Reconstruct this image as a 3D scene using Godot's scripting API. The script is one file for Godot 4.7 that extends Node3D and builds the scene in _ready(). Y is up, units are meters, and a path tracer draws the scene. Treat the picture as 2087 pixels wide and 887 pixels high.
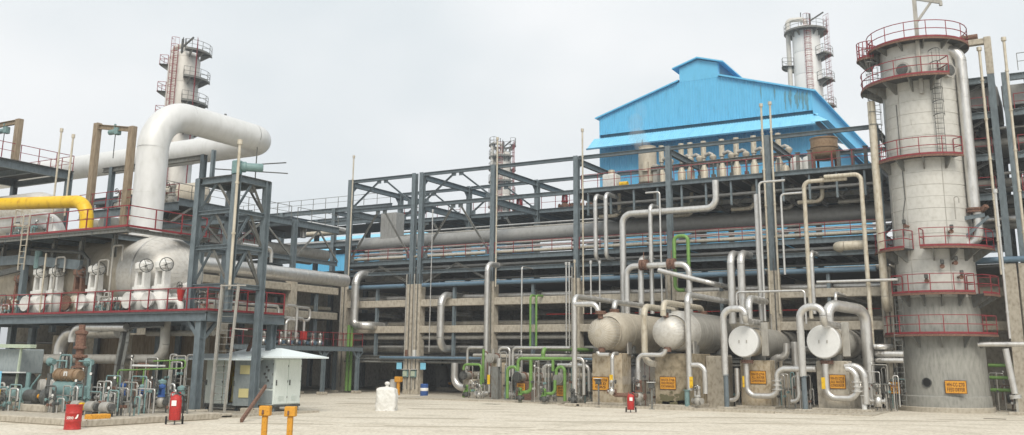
extends Node3D
# A refinery yard. World axes follow the pipe rack: x along the rack, +z towards the yard, y up, metres.

class Shape:
	var v := PackedVector3Array()
	var n := PackedVector3Array()
	var ix := PackedInt32Array()
	func quad(a: Vector3, b: Vector3, c: Vector3, d: Vector3, na: Vector3, nb: Vector3, nc: Vector3, nd: Vector3) -> void:
		var k := v.size()
		v.append_array(PackedVector3Array([a, b, c, d]))
		n.append_array(PackedVector3Array([na, nb, nc, nd]))
		var g := (b - a).cross(c - a)
		if g.length_squared() < 1e-14: g = (c - a).cross(d - a)
		if g.dot(na + nb + nc + nd) > 0.0:
			ix.append_array(PackedInt32Array([k, k + 2, k + 1, k, k + 3, k + 2]))
		else:
			ix.append_array(PackedInt32Array([k, k + 1, k + 2, k, k + 2, k + 3]))
	func flat(a: Vector3, b: Vector3, c: Vector3, d: Vector3, m: Vector3) -> void:
		quad(a, b, c, d, m, m, m, m)
	func tri(a: Vector3, b: Vector3, c: Vector3, m: Vector3) -> void:
		quad(a, b, c, c, m, m, m, m)
	func box(c: Vector3, s: Vector3, bs := Basis()) -> Shape:
		var h := s * 0.5
		for ax in 3:
			var u := Vector3.ZERO; var w := Vector3.ZERO; var m := Vector3.ZERO
			m[ax] = 1.0; u[(ax + 1) % 3] = h[(ax + 1) % 3]; w[(ax + 2) % 3] = h[(ax + 2) % 3]
			for sg in [-1.0, 1.0]:
				var o: Vector3 = m * h[ax] * sg
				var nn: Vector3 = bs * (m * sg)
				flat(c + bs * (o - u - w), c + bs * (o + u - w), c + bs * (o + u + w), c + bs * (o - u + w), nn)
		return self
	# box with bevelled vertical edges is not needed at this size; chamfered box on all 12 edges:
	func cbox(c: Vector3, s: Vector3, e: float, bs := Basis()) -> Shape:
		var h := s * 0.5
		for ax in 3:
			for sg in [-1.0, 1.0]:
				var u := Vector3.ZERO; var w := Vector3.ZERO; var m := Vector3.ZERO
				m[ax] = 1.0; u[(ax + 1) % 3] = h[(ax + 1) % 3] - e; w[(ax + 2) % 3] = h[(ax + 2) % 3] - e
				var o: Vector3 = m * h[ax] * sg
				flat(c + bs * (o - u - w), c + bs * (o + u - w), c + bs * (o + u + w), c + bs * (o - u + w), bs * (m * sg))
		for ax in 3:
			var a1 := (ax + 1) % 3; var a2 := (ax + 2) % 3
			for s1 in [-1.0, 1.0]:
				for s2 in [-1.0, 1.0]:
					var p := Vector3.ZERO; var q := Vector3.ZERO; var l := Vector3.ZERO
					p[a1] = h[a1] * s1; p[a2] = (h[a2] - e) * s2
					q[a1] = (h[a1] - e) * s1; q[a2] = h[a2] * s2
					l[ax] = h[ax] - e
					var m := Vector3.ZERO; m[a1] = s1; m[a2] = s2
					flat(c + bs * (p - l), c + bs * (p + l), c + bs * (q + l), c + bs * (q - l), bs * m.normalized())
		return self
	func bar(a: Vector3, b: Vector3, h: float, w: float) -> Shape:
		var z := (b - a); var L := z.length(); if L < 1e-5: return self
		return box((a + b) * 0.5, Vector3(w, h, L), frame(z / L))
	static func frame(z: Vector3) -> Basis:
		var up := Vector3.UP if absf(z.y) < 0.95 else Vector3.BACK
		var x := up.cross(z).normalized()
		return Basis(x, z.cross(x), z)
	func ibeam(a: Vector3, b: Vector3, h: float, w: float, t := 0.03) -> Shape:
		var z := (b - a); var L := z.length(); if L < 1e-5: return self
		var f := frame(z / L); var c := (a + b) * 0.5
		box(c + f.y * (h * 0.5 - t * 0.5), Vector3(w, t, L), f)
		box(c - f.y * (h * 0.5 - t * 0.5), Vector3(w, t, L), f)
		box(c, Vector3(t * 0.8, h - t * 2.0, L), f)
		return self
	func channel(a: Vector3, b: Vector3, h: float, w: float, t := 0.02) -> Shape:
		var z := (b - a); var L := z.length(); if L < 1e-5: return self
		var f := frame(z / L); var c := (a + b) * 0.5
		box(c + f.y * (h * 0.5 - t * 0.5), Vector3(w, t, L), f)
		box(c - f.y * (h * 0.5 - t * 0.5), Vector3(w, t, L), f)
		box(c + f.x * (w * 0.5 - t * 0.5), Vector3(t, h - t * 2.0, L), f)
		return self
	# lathe: profile of Vector2(radius, height along axis)
	func lathe(o: Vector3, axis: Vector3, pr: Array, seg := 24, a0 := 0.0, a1 := TAU) -> Shape:
		var f := frame(axis.normalized())
		var cn := pr.size()
		var sn := []
		for i in cn - 1:
			var d: Vector2 = pr[i + 1] - pr[i]
			sn.append(Vector2(d.y, -d.x).normalized())
		for i in cn - 1:
			if (pr[i + 1] - pr[i]).length() < 1e-6: continue
			var n0: Vector2 = sn[i]; var n1: Vector2 = sn[i]
			if i > 0 and n0.dot(sn[i - 1]) > 0.75: n0 = (n0 + sn[i - 1]).normalized()
			if i < cn - 2 and n1.dot(sn[i + 1]) > 0.75: n1 = (n1 + sn[i + 1]).normalized()
			for k in seg:
				var t0 := a0 + (a1 - a0) * k / seg; var t1 := a0 + (a1 - a0) * (k + 1) / seg
				var d0 := f.x * cos(t0) + f.y * sin(t0); var d1 := f.x * cos(t1) + f.y * sin(t1)
				var p0: Vector2 = pr[i]; var p1: Vector2 = pr[i + 1]
				quad(o + d0 * p0.x + f.z * p0.y, o + d1 * p0.x + f.z * p0.y, o + d1 * p1.x + f.z * p1.y, o + d0 * p1.x + f.z * p1.y,
					d0 * n0.x + f.z * n0.y, d1 * n0.x + f.z * n0.y, d1 * n1.x + f.z * n1.y, d0 * n1.x + f.z * n1.y)
		return self
	func cyl(a: Vector3, b: Vector3, r: float, seg := 16, r2 := -1.0) -> Shape:
		var L := (b - a).length()
		if r2 < 0.0: r2 = r
		return lathe(a, b - a, [Vector2(0, 0), Vector2(r, 0), Vector2(r2, L), Vector2(0, L)], seg)
	func rings(pts: Array, r: float, seg: int, gores := false, caps := false) -> Shape:
		# swept tube through pts (Vector3), mitred rings
		var m := pts.size(); var tan_: Array = []
		for i in m:
			var t: Vector3 = (pts[min(i + 1, m - 1)] - pts[max(i - 1, 0)]).normalized()
			tan_.append(t)
		var f := frame(tan_[0]); var ux := f.x
		var rx: Array = []
		for i in m:
			ux = (ux - tan_[i] * ux.dot(tan_[i])).normalized()
			var uy: Vector3 = (tan_[i] as Vector3).cross(ux)
			var ring: Array = []
			for k in seg: ring.append(ux * cos(TAU * k / seg) + uy * sin(TAU * k / seg))
			rx.append(ring)
		for i in m - 1:
			var ax: Vector3 = (pts[i + 1] - pts[i]).normalized()
			for k in seg:
				var k2 := (k + 1) % seg
				var a: Vector3 = rx[i][k]; var b: Vector3 = rx[i][k2]; var c: Vector3 = rx[i + 1][k2]; var d: Vector3 = rx[i + 1][k]
				if gores:
					quad(pts[i] + a * r, pts[i] + b * r, pts[i + 1] + c * r, pts[i + 1] + d * r, (a - ax * a.dot(ax)).normalized(), (b - ax * b.dot(ax)).normalized(), (c - ax * c.dot(ax)).normalized(), (d - ax * d.dot(ax)).normalized())
				else:
					quad(pts[i] + a * r, pts[i] + b * r, pts[i + 1] + c * r, pts[i + 1] + d * r, a, b, c, d)
		if caps:
			for e in [0, m - 1]:
				var nn: Vector3 = -tan_[0] if e == 0 else tan_[m - 1]
				for k in seg: tri(pts[e], pts[e] + rx[e][k] * r, pts[e] + rx[e][(k + 1) % seg] * r, nn)
		return self
	func extrude(poly: PackedVector2Array, o: Vector3, ux: Vector3, uy: Vector3, depth: float) -> Shape:
		# polygon in the ux/uy plane, pushed depth along ux x uy
		var w := ux.cross(uy).normalized()
		var tr := Geometry2D.triangulate_polygon(poly)
		for i in range(0, tr.size(), 3):
			var q: Array = []
			for j in 3: q.append(o + ux * poly[tr[i + j]].x + uy * poly[tr[i + j]].y)
			tri(q[0], q[1], q[2], -w)
			tri(q[0] + w * depth, q[1] + w * depth, q[2] + w * depth, w)
		var cen := Vector2.ZERO
		var area := 0.0
		for i in poly.size():
			var j := (i + 1) % poly.size(); area += poly[i].cross(poly[j])
		for i in poly.size():
			var p := poly[i]; var q2 := poly[(i + 1) % poly.size()]
			var d := (q2 - p).normalized(); var m2 := Vector2(d.y, -d.x) * signf(area)
			var a := o + ux * p.x + uy * p.y; var b := o + ux * q2.x + uy * q2.y
			flat(a, b, b + w * depth, a + w * depth, (ux * m2.x + uy * m2.y).normalized())
		return self
	func quad_shape(a: Vector3, b: Vector3, cc: Vector3, d: Vector3, m: Vector3) -> Shape:
		flat(a, b, cc, d, m.normalized()); return self
	func mesh(off := Vector3.ZERO) -> ArrayMesh:
		if off != Vector3.ZERO:
			for i in v.size(): v[i] -= off
		var arr := []; arr.resize(Mesh.ARRAY_MAX)
		arr[Mesh.ARRAY_VERTEX] = v; arr[Mesh.ARRAY_NORMAL] = n; arr[Mesh.ARRAY_INDEX] = ix
		var am := ArrayMesh.new(); am.add_surface_from_arrays(Mesh.PRIMITIVE_TRIANGLES, arr)
		return am

var M := {}
var taken := {}
var rng := RandomNumberGenerator.new()

func numbered(s: String) -> String:
	var k: int = taken.get(s, 0); taken[s] = k + 1
	return s if k == 0 else "%s_%03d" % [s, k]
func tag(o: Node3D, label: String, category: String, group := "") -> void:
	o.set_meta("label", label); o.set_meta("category", category)
	if group: o.set_meta("group", group)
func thing(called: String, label: String, category: String, at := Vector3.ZERO, group := "") -> Node3D:
	var o := Node3D.new(); o.name = numbered(called); add_child(o); o.position = at
	tag(o, label, category, group)
	return o
func root_of(p: Node) -> Vector3:
	var o := Vector3.ZERO
	while p != self:
		o += (p as Node3D).position; p = p.get_parent()
	return o
func part(parent: Node3D, called: String, s: Shape, m: String, label := "") -> MeshInstance3D:
	var o := MeshInstance3D.new(); o.name = called
	o.mesh = s.mesh(root_of(parent)); o.material_override = M[m]
	parent.add_child(o, true)
	if label: o.set_meta("label", label)
	return o
func solo(called: String, label: String, category: String, s: Shape, m: String, at := Vector3.ZERO, group := "") -> MeshInstance3D:
	var o := MeshInstance3D.new(); o.name = numbered(called); add_child(o)
	o.mesh = s.mesh(at); o.material_override = M[m]; o.position = at
	tag(o, label, category, group)
	return o
func struct(called: String, s: Shape, m: String) -> MeshInstance3D:
	var o := MeshInstance3D.new(); o.name = numbered(called); add_child(o)
	o.mesh = s.mesh(); o.material_override = M[m]; o.set_meta("kind", "structure")
	return o
func V(x: float, y: float, z: float) -> Vector3: return Vector3(x, y, z)
func S() -> Shape: return Shape.new()

# ---------- materials ----------
func noise_tex(freq: float, cols: Array, offs: Array, sd: int, oct := 5, size := 512) -> NoiseTexture2D:
	var nz := FastNoiseLite.new(); nz.noise_type = FastNoiseLite.TYPE_SIMPLEX_SMOOTH; nz.seed = sd
	nz.frequency = freq; nz.fractal_octaves = oct; nz.fractal_gain = 0.55
	var g := Gradient.new(); g.offsets = PackedFloat32Array(offs); g.colors = PackedColorArray(cols)
	var t := NoiseTexture2D.new(); t.width = size; t.height = size; t.seamless = true; t.noise = nz; t.color_ramp = g
	return t
func mk(key: String, cols: Array, offs: Array, rough: float, metal: float, sc: Vector3, freq := 0.01, sd := 1, relief := 0.0) -> StandardMaterial3D:
	var m := StandardMaterial3D.new(); m.resource_name = key
	var avg := Color(0, 0, 0)
	for q in cols: avg += q / cols.size()
	var soft: Array = []
	for q in cols: soft.append((q as Color).lerp(avg, 0.4))
	m.albedo_texture = noise_tex(freq, soft, offs, sd)
	m.roughness = rough; m.metallic = metal
	m.uv1_triplanar = true; m.uv1_world_triplanar = true; m.uv1_scale = sc
	if relief > 0.0:
		m.heightmap_enabled = true; m.heightmap_scale = relief
		m.heightmap_texture = noise_tex(0.03, [Color.BLACK, Color.WHITE], [0.2, 0.8], sd + 50)
	M[key] = m
	return m
func plain(key: String, c: Color, rough: float, metal := 0.0) -> StandardMaterial3D:
	var m := StandardMaterial3D.new(); m.resource_name = key; m.albedo_color = c; m.roughness = rough; m.metallic = metal
	M[key] = m
	return m
func c(r: int, g: int, b: int) -> Color: return Color(r / 255.0, g / 255.0, b / 255.0)

func materials() -> void:
	var st := Vector3(0.35, 0.22, 0.35)   # stretched upright: rain streaks
	mk("ground", [c(178, 171, 155), c(210, 202, 186), c(219, 212, 197), c(225, 219, 206)], [0.05, 0.38, 0.6, 0.95], 0.92, 0.0, Vector3(0.035, 0.035, 0.06), 0.012, 3)
	var gm: StandardMaterial3D = M.ground
	gm.detail_enabled = true; gm.detail_blend_mode = BaseMaterial3D.BLEND_MODE_MUL; gm.detail_uv_layer = BaseMaterial3D.DETAIL_UV_2
	gm.uv2_triplanar = true; gm.uv2_world_triplanar = true; gm.uv2_scale = Vector3(0.4, 0.4, 0.4)
	gm.detail_albedo = noise_tex(0.02, [c(205, 203, 200), c(246, 245, 243), c(255, 255, 255)], [0.1, 0.5, 0.9], 9)
	mk("concrete", [c(128, 119, 104), c(168, 160, 145), c(182, 175, 161), c(194, 188, 175)], [0.08, 0.4, 0.62, 0.95], 0.9, 0.0, st, 0.02, 11, 0.4)
	mk("moss", [c(78, 76, 52), c(98, 94, 68), c(120, 112, 88)], [0.1, 0.5, 0.9], 0.95, 0.0, Vector3(0.6, 0.6, 0.6), 0.04, 12)
	mk("clad_grey", [c(140, 140, 137), c(160, 160, 158), c(170, 170, 168)], [0.1, 0.5, 0.9], 0.55, 0.2, Vector3(0.3, 0.2, 0.3), 0.02, 62)
	mk("sheet_dirt", [c(84, 120, 128), c(92, 142, 160), c(98, 158, 184)], [0.1, 0.5, 0.9], 0.7, 0.0, Vector3(0.5, 0.1, 0.5), 0.03, 64)
	mk("stain", [c(150, 141, 124), c(174, 166, 149), c(188, 180, 164)], [0.1, 0.5, 0.9], 0.85, 0.0, Vector3(0.3, 0.3, 0.3), 0.03, 63)
	mk("concrete_skirt", [c(110, 110, 105), c(142, 142, 136), c(156, 155, 149), c(170, 169, 163)], [0.1, 0.4, 0.65, 0.95], 0.88, 0.0, Vector3(0.45, 0.12, 0.45), 0.02, 13, 0.3)
	mk("concrete_pier", [c(126, 108, 82), c(170, 156, 132), c(186, 175, 154), c(196, 187, 170)], [0.12, 0.4, 0.65, 0.95], 0.9, 0.0, Vector3(0.3, 0.2, 0.3), 0.018, 14, 0.4)
	mk("concrete_moss", [c(86, 78, 60), c(134, 122, 100), c(158, 146, 124), c(174, 163, 143)], [0.1, 0.42, 0.6, 0.9], 0.93, 0.0, Vector3(0.25, 0.2, 0.25), 0.016, 15, 0.4)
	mk("steel", [c(78, 88, 94), c(97, 108, 114), c(106, 118, 124), c(116, 127, 132)], [0.1, 0.45, 0.65, 0.95], 0.55, 0.0, Vector3(0.35, 0.15, 0.35), 0.02, 21)
	mk("steel_old", [c(92, 72, 58), c(104, 108, 106), c(120, 124, 122), c(134, 137, 133)], [0.12, 0.36, 0.6, 0.95], 0.65, 0.0, Vector3(0.5, 0.2, 0.5), 0.02, 22)
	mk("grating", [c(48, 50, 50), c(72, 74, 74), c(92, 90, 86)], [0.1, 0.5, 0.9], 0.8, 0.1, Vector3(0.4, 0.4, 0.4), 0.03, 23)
	mk("clad", [c(178, 175, 168), c(206, 204, 200), c(216, 215, 212), c(224, 223, 221)], [0.08, 0.4, 0.65, 0.95], 0.35, 0.74, Vector3(0.4, 0.15, 0.4), 0.02, 31)
	mk("clad_dull", [c(130, 126, 118), c(160, 157, 150), c(172, 170, 163), c(184, 182, 176)], [0.08, 0.4, 0.65, 0.95], 0.6, 0.25, Vector3(0.3, 0.12, 0.3), 0.02, 32)
	mk("clad_beige", [c(148, 137, 118), c(176, 168, 152), c(188, 181, 167), c(199, 193, 181)], [0.08, 0.4, 0.65, 0.95], 0.62, 0.15, Vector3(0.35, 0.2, 0.35), 0.02, 33)
	mk("clad_tower", [c(168, 166, 158), c(190, 189, 183), c(198, 197, 192), c(206, 205, 200)], [0.06, 0.36, 0.6, 0.95], 0.6, 0.1, Vector3(0.3, 0.2, 0.3), 0.02, 34)
	mk("dome", [c(168, 162, 150), c(196, 193, 186), c(208, 206, 201), c(217, 216, 212)], [0.08, 0.4, 0.65, 0.95], 0.5, 0.3, Vector3(0.4, 0.4, 0.4), 0.02, 35)
	mk("silver_paint", [c(186, 186, 183), c(206, 207, 206), c(214, 215, 215), c(222, 223, 223)], [0.05, 0.4, 0.65, 0.95], 0.5, 0.15, Vector3(0.25, 0.1, 0.25), 0.015, 36)
	mk("cream", [c(150, 136, 112), c(186, 178, 160), c(200, 194, 180), c(211, 206, 194)], [0.12, 0.4, 0.65, 0.95], 0.55, 0.2, Vector3(0.5, 0.15, 0.5), 0.02, 37)
	mk("white_paint", [c(196, 194, 188), c(216, 216, 213), c(224, 224, 222)], [0.1, 0.45, 0.9], 0.5, 0.0, Vector3(0.6, 0.3, 0.6), 0.02, 38)
	mk("cabinet", [c(200, 210, 204), c(214, 222, 217), c(219, 226, 222)], [0.1, 0.45, 0.9], 0.5, 0.0, Vector3(0.6, 0.25, 0.6), 0.02, 39)
	mk("cabinet_grey", [c(118, 128, 130), c(140, 149, 151), c(152, 160, 161)], [0.1, 0.45, 0.9], 0.5, 0.0, Vector3(0.6, 0.25, 0.6), 0.02, 40)
	mk("roof_white", [c(214, 226, 228), c(226, 236, 238), c(230, 239, 241)], [0.1, 0.45, 0.9], 0.45, 0.0, Vector3(0.5, 0.5, 0.5), 0.02, 41)
	mk("red", [c(98, 28, 33), c(134, 36, 43), c(146, 44, 52)], [0.1, 0.45, 0.9], 0.55, 0.0, Vector3(0.5, 0.5, 0.5), 0.02, 42)
	mk("bright_red", [c(96, 30, 26), c(172, 34, 30), c(190, 40, 35), c(200, 62, 52)], [0.12, 0.36, 0.6, 0.92], 0.55, 0.0, Vector3(0.9, 0.6, 0.9), 0.03, 43)
	mk("rust", [c(72, 48, 38), c(104, 72, 58), c(130, 98, 82), c(158, 136, 118)], [0.1, 0.4, 0.62, 0.95], 0.8, 0.1, Vector3(0.9, 0.9, 0.9), 0.02, 44)
	mk("wood_concrete", [c(106, 88, 70), c(140, 126, 106), c(160, 148, 128)], [0.1, 0.5, 0.9], 0.85, 0.0, Vector3(0.6, 0.12, 0.6), 0.02, 45)
	mk("green", [c(84, 118, 56), c(108, 148, 72), c(120, 160, 84)], [0.1, 0.45, 0.9], 0.45, 0.0, Vector3(0.6, 0.3, 0.6), 0.02, 46)
	mk("yellow", [c(176, 126, 8), c(226, 186, 18), c(236, 198, 28)], [0.18, 0.34, 0.9], 0.45, 0.0, Vector3(0.25, 0.25, 0.25), 0.015, 47)
	mk("orange", [c(128, 84, 34), c(208, 146, 34), c(222, 158, 38), c(228, 170, 60)], [0.12, 0.34, 0.6, 0.92], 0.65, 0.0, Vector3(0.8, 0.6, 0.8), 0.03, 48)
	mk("blue_sheet", [c(84, 156, 190), c(96, 180, 220), c(101, 186, 227), c(107, 190, 230)], [0.04, 0.3, 0.6, 0.95], 0.5, 0.0, Vector3(0.12, 0.05, 0.12), 0.02, 49)
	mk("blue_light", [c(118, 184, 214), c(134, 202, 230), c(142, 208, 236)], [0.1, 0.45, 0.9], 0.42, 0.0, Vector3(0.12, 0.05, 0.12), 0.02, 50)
	mk("blue_trim", [c(58, 112, 142), c(72, 132, 166)], [0.2, 0.8], 0.55, 0.0, Vector3(0.2, 0.2, 0.2), 0.02, 51)
	mk("blue_pipe", [c(78, 98, 114), c(94, 120, 140), c(106, 132, 152)], [0.1, 0.45, 0.9], 0.5, 0.0, Vector3(0.3, 0.3, 0.3), 0.02, 52)
	mk("teal", [c(92, 116, 116), c(112, 142, 142), c(126, 154, 153)], [0.1, 0.45, 0.9], 0.5, 0.0, Vector3(0.6, 0.6, 0.6), 0.02, 53)
	mk("brown_shell", [c(108, 84, 62), c(142, 116, 88), c(162, 142, 116)], [0.1, 0.45, 0.9], 0.6, 0.1, Vector3(0.6, 0.4, 0.6), 0.02, 54)
	mk("pale_green", [c(160, 172, 152), c(182, 194, 174)], [0.2, 0.8], 0.6, 0.0, Vector3(0.5, 0.5, 0.5), 0.02, 55)
	mk("machine", [c(52, 54, 54), c(86, 88, 86), c(116, 116, 112)], [0.1, 0.5, 0.9], 0.6, 0.3, Vector3(0.7, 0.7, 0.7), 0.02, 56)
	mk("dark", [c(30, 30, 30), c(44, 43, 42)], [0.2, 0.8], 0.8, 0.0, Vector3(0.5, 0.5, 0.5), 0.02, 57)
	mk("bag_white", [c(196, 194, 188), c(218, 217, 212), c(226, 226, 223)], [0.1, 0.45, 0.9], 0.75, 0.0, Vector3(0.7, 0.5, 0.7), 0.03, 58)
	mk("damp", [c(104, 98, 86), c(126, 119, 105), c(142, 135, 120)], [0.1, 0.5, 0.9], 0.75, 0.0, Vector3(0.2, 0.2, 0.2), 0.03, 59)
	mk("far_metal", [c(176, 172, 164), c(194, 191, 185), c(206, 204, 199)], [0.1, 0.45, 0.9], 0.6, 0.1, Vector3(0.25, 0.08, 0.25), 0.02, 60)
	mk("cover_white", [c(208, 209, 208), c(218, 219, 218), c(222, 223, 222)], [0.05, 0.4, 0.9], 0.5, 0.05, Vector3(0.5, 0.3, 0.5), 0.015, 61)
	plain("black", c(14, 14, 14), 0.7)
	plain("rubber", c(30, 30, 30), 0.85)
	plain("ink", c(84, 44, 14), 0.8)
	plain("white_ink", c(232, 230, 224), 0.7)
	plain("paper", c(214, 204, 148), 0.8)
	plain("blue_drum", c(46, 82, 142), 0.45)

# ---------- builders ----------
func bend_path(p: Array, kk, r: float) -> Array:
	# returns list of ["s", a, b] and ["e", arc points]
	var out: Array = []
	var cur: Vector3 = p[0]
	for i in range(1, p.size() - 1):
		var a := (p[i] - p[i - 1] as Vector3); var b := (p[i + 1] - p[i] as Vector3)
		var la := a.length(); var lb := b.length()
		if la < 1e-4 or lb < 1e-4: continue
		a /= la; b /= lb
		var k: float = kk[i - 1] if kk is Array else kk
		var ang := acos(clampf(a.dot(b), -1, 1))
		if ang < 0.02: continue
		var th := tan(ang * 0.5)
		var room_b := lb * (0.5 if i < p.size() - 2 else 0.96)
		var rb := minf(k * r, minf(((p[i] as Vector3) - cur).length() * 0.96, room_b) / th)
		rb = maxf(rb, r * 1.02)
		var d := rb * th
		var s0: Vector3 = p[i] - a * d
		var w := (b - a * a.dot(b)).normalized()
		var cen := s0 + w * rb
		out.append(["s", cur, s0])
		var arc: Array = []
		var steps := maxi(4, int(round(ang / (PI * 0.5) * (20.0 if r > 0.6 else (8.0 if r > 0.12 else 5.0)))))
		for q in steps + 1:
			var t := ang * q / steps
			arc.append(cen - w * rb * cos(t) + a * rb * sin(t))
		out.append(["e", arc])
		cur = arc[-1]
	out.append(["s", cur, p[-1]])
	return out
func pipe_parts(t: Node3D, p: Array, r: float, m: String, k = 3.0, lips := true) -> void:
	var seg := 12 if r < 0.12 else (18 if r < 0.3 else 32)
	for q in bend_path(p, k, r):
		if q[0] == "s":
			var a: Vector3 = q[1]; var b: Vector3 = q[2]; var L := (b - a).length()
			if L < 0.01: continue
			var pr: Array = [Vector2(0, 0), Vector2(r, 0)]
			if lips:
				var nb := int(L / (0.9 if r < 0.3 else 1.2))
				for i in range(1, nb + 1):
					var h := L * i / (nb + 1.0)
					pr.append_array([Vector2(r, h - 0.03), Vector2(r + 0.012, h - 0.03), Vector2(r + 0.012, h + 0.03), Vector2(r, h + 0.03)])
			pr.append_array([Vector2(r, L), Vector2(0, L)])
			part(t, "pipe_section", S().lathe(a, b - a, pr, seg), m)
		else:
			part(t, "elbow", S().rings(q[1], r + (0.004 if r < 0.6 else 0.0005), seg, r > 0.1 and r < 0.6), m)
func pipe(called: String, label: String, r: float, m: String, fl: Array) -> Node3D:
	var p: Array = []
	var lo := 0
	for i in range(0, fl.size(), 3):
		p.append(V(fl[i], fl[i + 1], fl[i + 2]))
		if p[-1].y < p[lo].y: lo = p.size() - 1
	var cat := "pole" if called.contains("pole") else "pipe"
	if r < 0.1:
		var pts: Array = []
		for q in bend_path(p, 3.0, r):
			if q[0] == "s":
				pts.append(q[1]); pts.append(q[2])
			else: pts.append_array(q[1].slice(1, q[1].size() - 1))
		var cl: Array = [pts[0]]
		for x in pts:
			if (x - cl[-1]).length() > 0.004: cl.append(x)
		var s := S().rings(cl, r, 10, false, true)
		if cat == "pole":
			s.lathe(cl[0], V(0, 1, 0), [Vector2(0, -0.1), Vector2(r * 1.8, -0.1), Vector2(r * 1.8, 0.12), Vector2(0, 0.12)], 10)
			var y: float = cl[0].y - 2.0
			while y > cl[-1].y + 0.5:
				s.lathe(V(cl[0].x, y, cl[0].z), V(0, 1, 0), [Vector2(r, 0), Vector2(r * 1.4, 0), Vector2(r * 1.4, 0.1), Vector2(r, 0.1)], 10)
				y -= 2.4
		return solo(called, label, cat, s, m, p[lo])
	var t := thing(called, label, cat, p[lo])
	pipe_parts(t, p, r, m)
	return t
func flange(t: Node3D, at: Vector3, axis: Vector3, r: float, m := "rust") -> void:
	var s := S().lathe(at, axis, [Vector2(0, -0.09), Vector2(r, -0.09), Vector2(r, -0.02), Vector2(r * 0.93, -0.02), Vector2(r * 0.93, 0.02), Vector2(r, 0.02), Vector2(r, 0.09), Vector2(0, 0.09)], 18)
	var f := Shape.frame(axis.normalized())
	for k in 8:
		var d := (f.x * cos(TAU * k / 8) + f.y * sin(TAU * k / 8)) * r * 0.86
		s.cyl(at + d - f.z * 0.12, at + d + f.z * 0.12, 0.018, 6)
	part(t, "flange", s, m)
func rail(t: Node3D, pts: Array, m := "red", h := 1.05, sp := 1.4, called := "handrail", rr := 0.02) -> void:
	var s := S()
	for i in pts.size() - 1:
		var a: Vector3 = pts[i]; var b: Vector3 = pts[i + 1]; var L := (b - a).length()
		var nn := maxi(1, int(round(L / sp)))
		for k in nn + 1:
			if k == nn and i < pts.size() - 2: continue
			var q := a.lerp(b, float(k) / nn)
			s.bar(q, q + V(0, h, 0), rr * 2.0, rr * 2.0)
		s.bar(a + V(0, h, 0), b + V(0, h, 0), rr * 1.9, rr * 1.9)
		s.bar(a + V(0, h * 0.52, 0), b + V(0, h * 0.52, 0), rr * 1.5, rr * 1.5)
		if rr > 0.021: s.bar(a + V(0, 0.05, 0), b + V(0, 0.05, 0), 0.1, 0.012)
	part(t, called, s, m)
func arc_pts(cx: float, y: float, cz: float, r: float, a0: float, a1: float, nn: int) -> Array:
	var o: Array = []
	for k in nn + 1:
		var a := deg_to_rad(lerpf(a0, a1, float(k) / nn)); o.append(V(cx + cos(a) * r, y, cz + sin(a) * r))
	return o
func ladder(t: Node3D, a: Vector3, b: Vector3, w: Vector3, m: String, cage := false, outw := Vector3.BACK) -> void:
	var s := S()
	var h := w * 0.5
	s.bar(a - h, b - h, 0.06, 0.03); s.bar(a + h, b + h, 0.06, 0.03)
	var L := (b - a).length(); var nn := int(L / 0.3)
	for k in range(1, nn):
		var q := a.lerp(b, float(k) / nn); s.bar(q - h, q + h, 0.025, 0.025)
	part(t, "ladder", s, m)
	if cage:
		var g := S()
		var y := 2.3
		var dirv := (b - a).normalized()
		var ring_prev: Array = []
		while y < L + 0.9:
			var c0 := a + dirv * y; var ring: Array = []
			for k in 9:
				var an := PI * k / 8.0
				ring.append(c0 + h * 1.3 * cos(an) + outw * 0.65 * sin(an))
			for k in 8: g.bar(ring[k], ring[k + 1], 0.05, 0.015)
			if ring_prev:
				for k in [0, 2, 4, 6, 8]: g.bar(ring_prev[k], ring[k], 0.03, 0.012)
			ring_prev = ring; y += 0.8
		part(t, "ladder_cage", g, m)
func text_part(t: Node3D, words: String, size: float, at: Vector3, bs: Basis, m: String, wide := 0.0) -> void:
	var tm := TextMesh.new(); tm.text = words; tm.font_size = 32; tm.depth = 0.004; tm.pixel_size = size / 24.0
	var fo := SystemFont.new(); fo.font_names = PackedStringArray(["Droid Sans"]); fo.font_weight = 700; tm.font = fo
	var o := MeshInstance3D.new(); o.name = "lettering"; o.mesh = tm; o.material_override = M[m]
	t.add_child(o, true)
	var sx := 1.0
	if wide > 0.0:
		var w := tm.get_aabb().size.x
		if w > 0.01: sx = wide / w
	o.transform = Transform3D(bs.scaled_local(Vector3(sx, 1, 1)), at - root_of(t))
func sign_board(label: String, at: Vector3, w: float, h: float, lines: Array, turn := 0.0) -> void:
	var bs := Basis(Vector3.UP, turn)
	var t := thing("yellow_sign", label, "sign", at)
	part(t, "backing", S().box(at, Vector3(w, h, 0.02), bs), "ink")
	part(t, "panel", S().box(at + bs.z * 0.012, Vector3(w - 0.06, h - 0.06, 0.012), bs), "orange")
	var nn := lines.size()
	for i in nn:
		var hh := h * 0.62 / nn
		text_part(t, lines[i], hh * 0.95, at + bs.z * 0.021 + V(0, h * 0.36 - (i + 0.5) * h * 0.74 / nn, 0), bs, "ink", w * (0.8 if lines[i].length() > 7 else 0.62))
func wheel(s: Shape, at: Vector3, axis: Vector3, r: float) -> void:
	var f := Shape.frame(axis.normalized()); var p: Array = []
	for k in 17: p.append(at + f.x * r * cos(TAU * k / 16) + f.y * r * sin(TAU * k / 16))
	s.rings(p, 0.022, 6)
	for k in 4: s.bar(at, p[k * 4 + 1], 0.025, 0.025)
	s.cyl(at - f.z * 0.05, at + f.z * 0.05, 0.04, 8)
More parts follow.
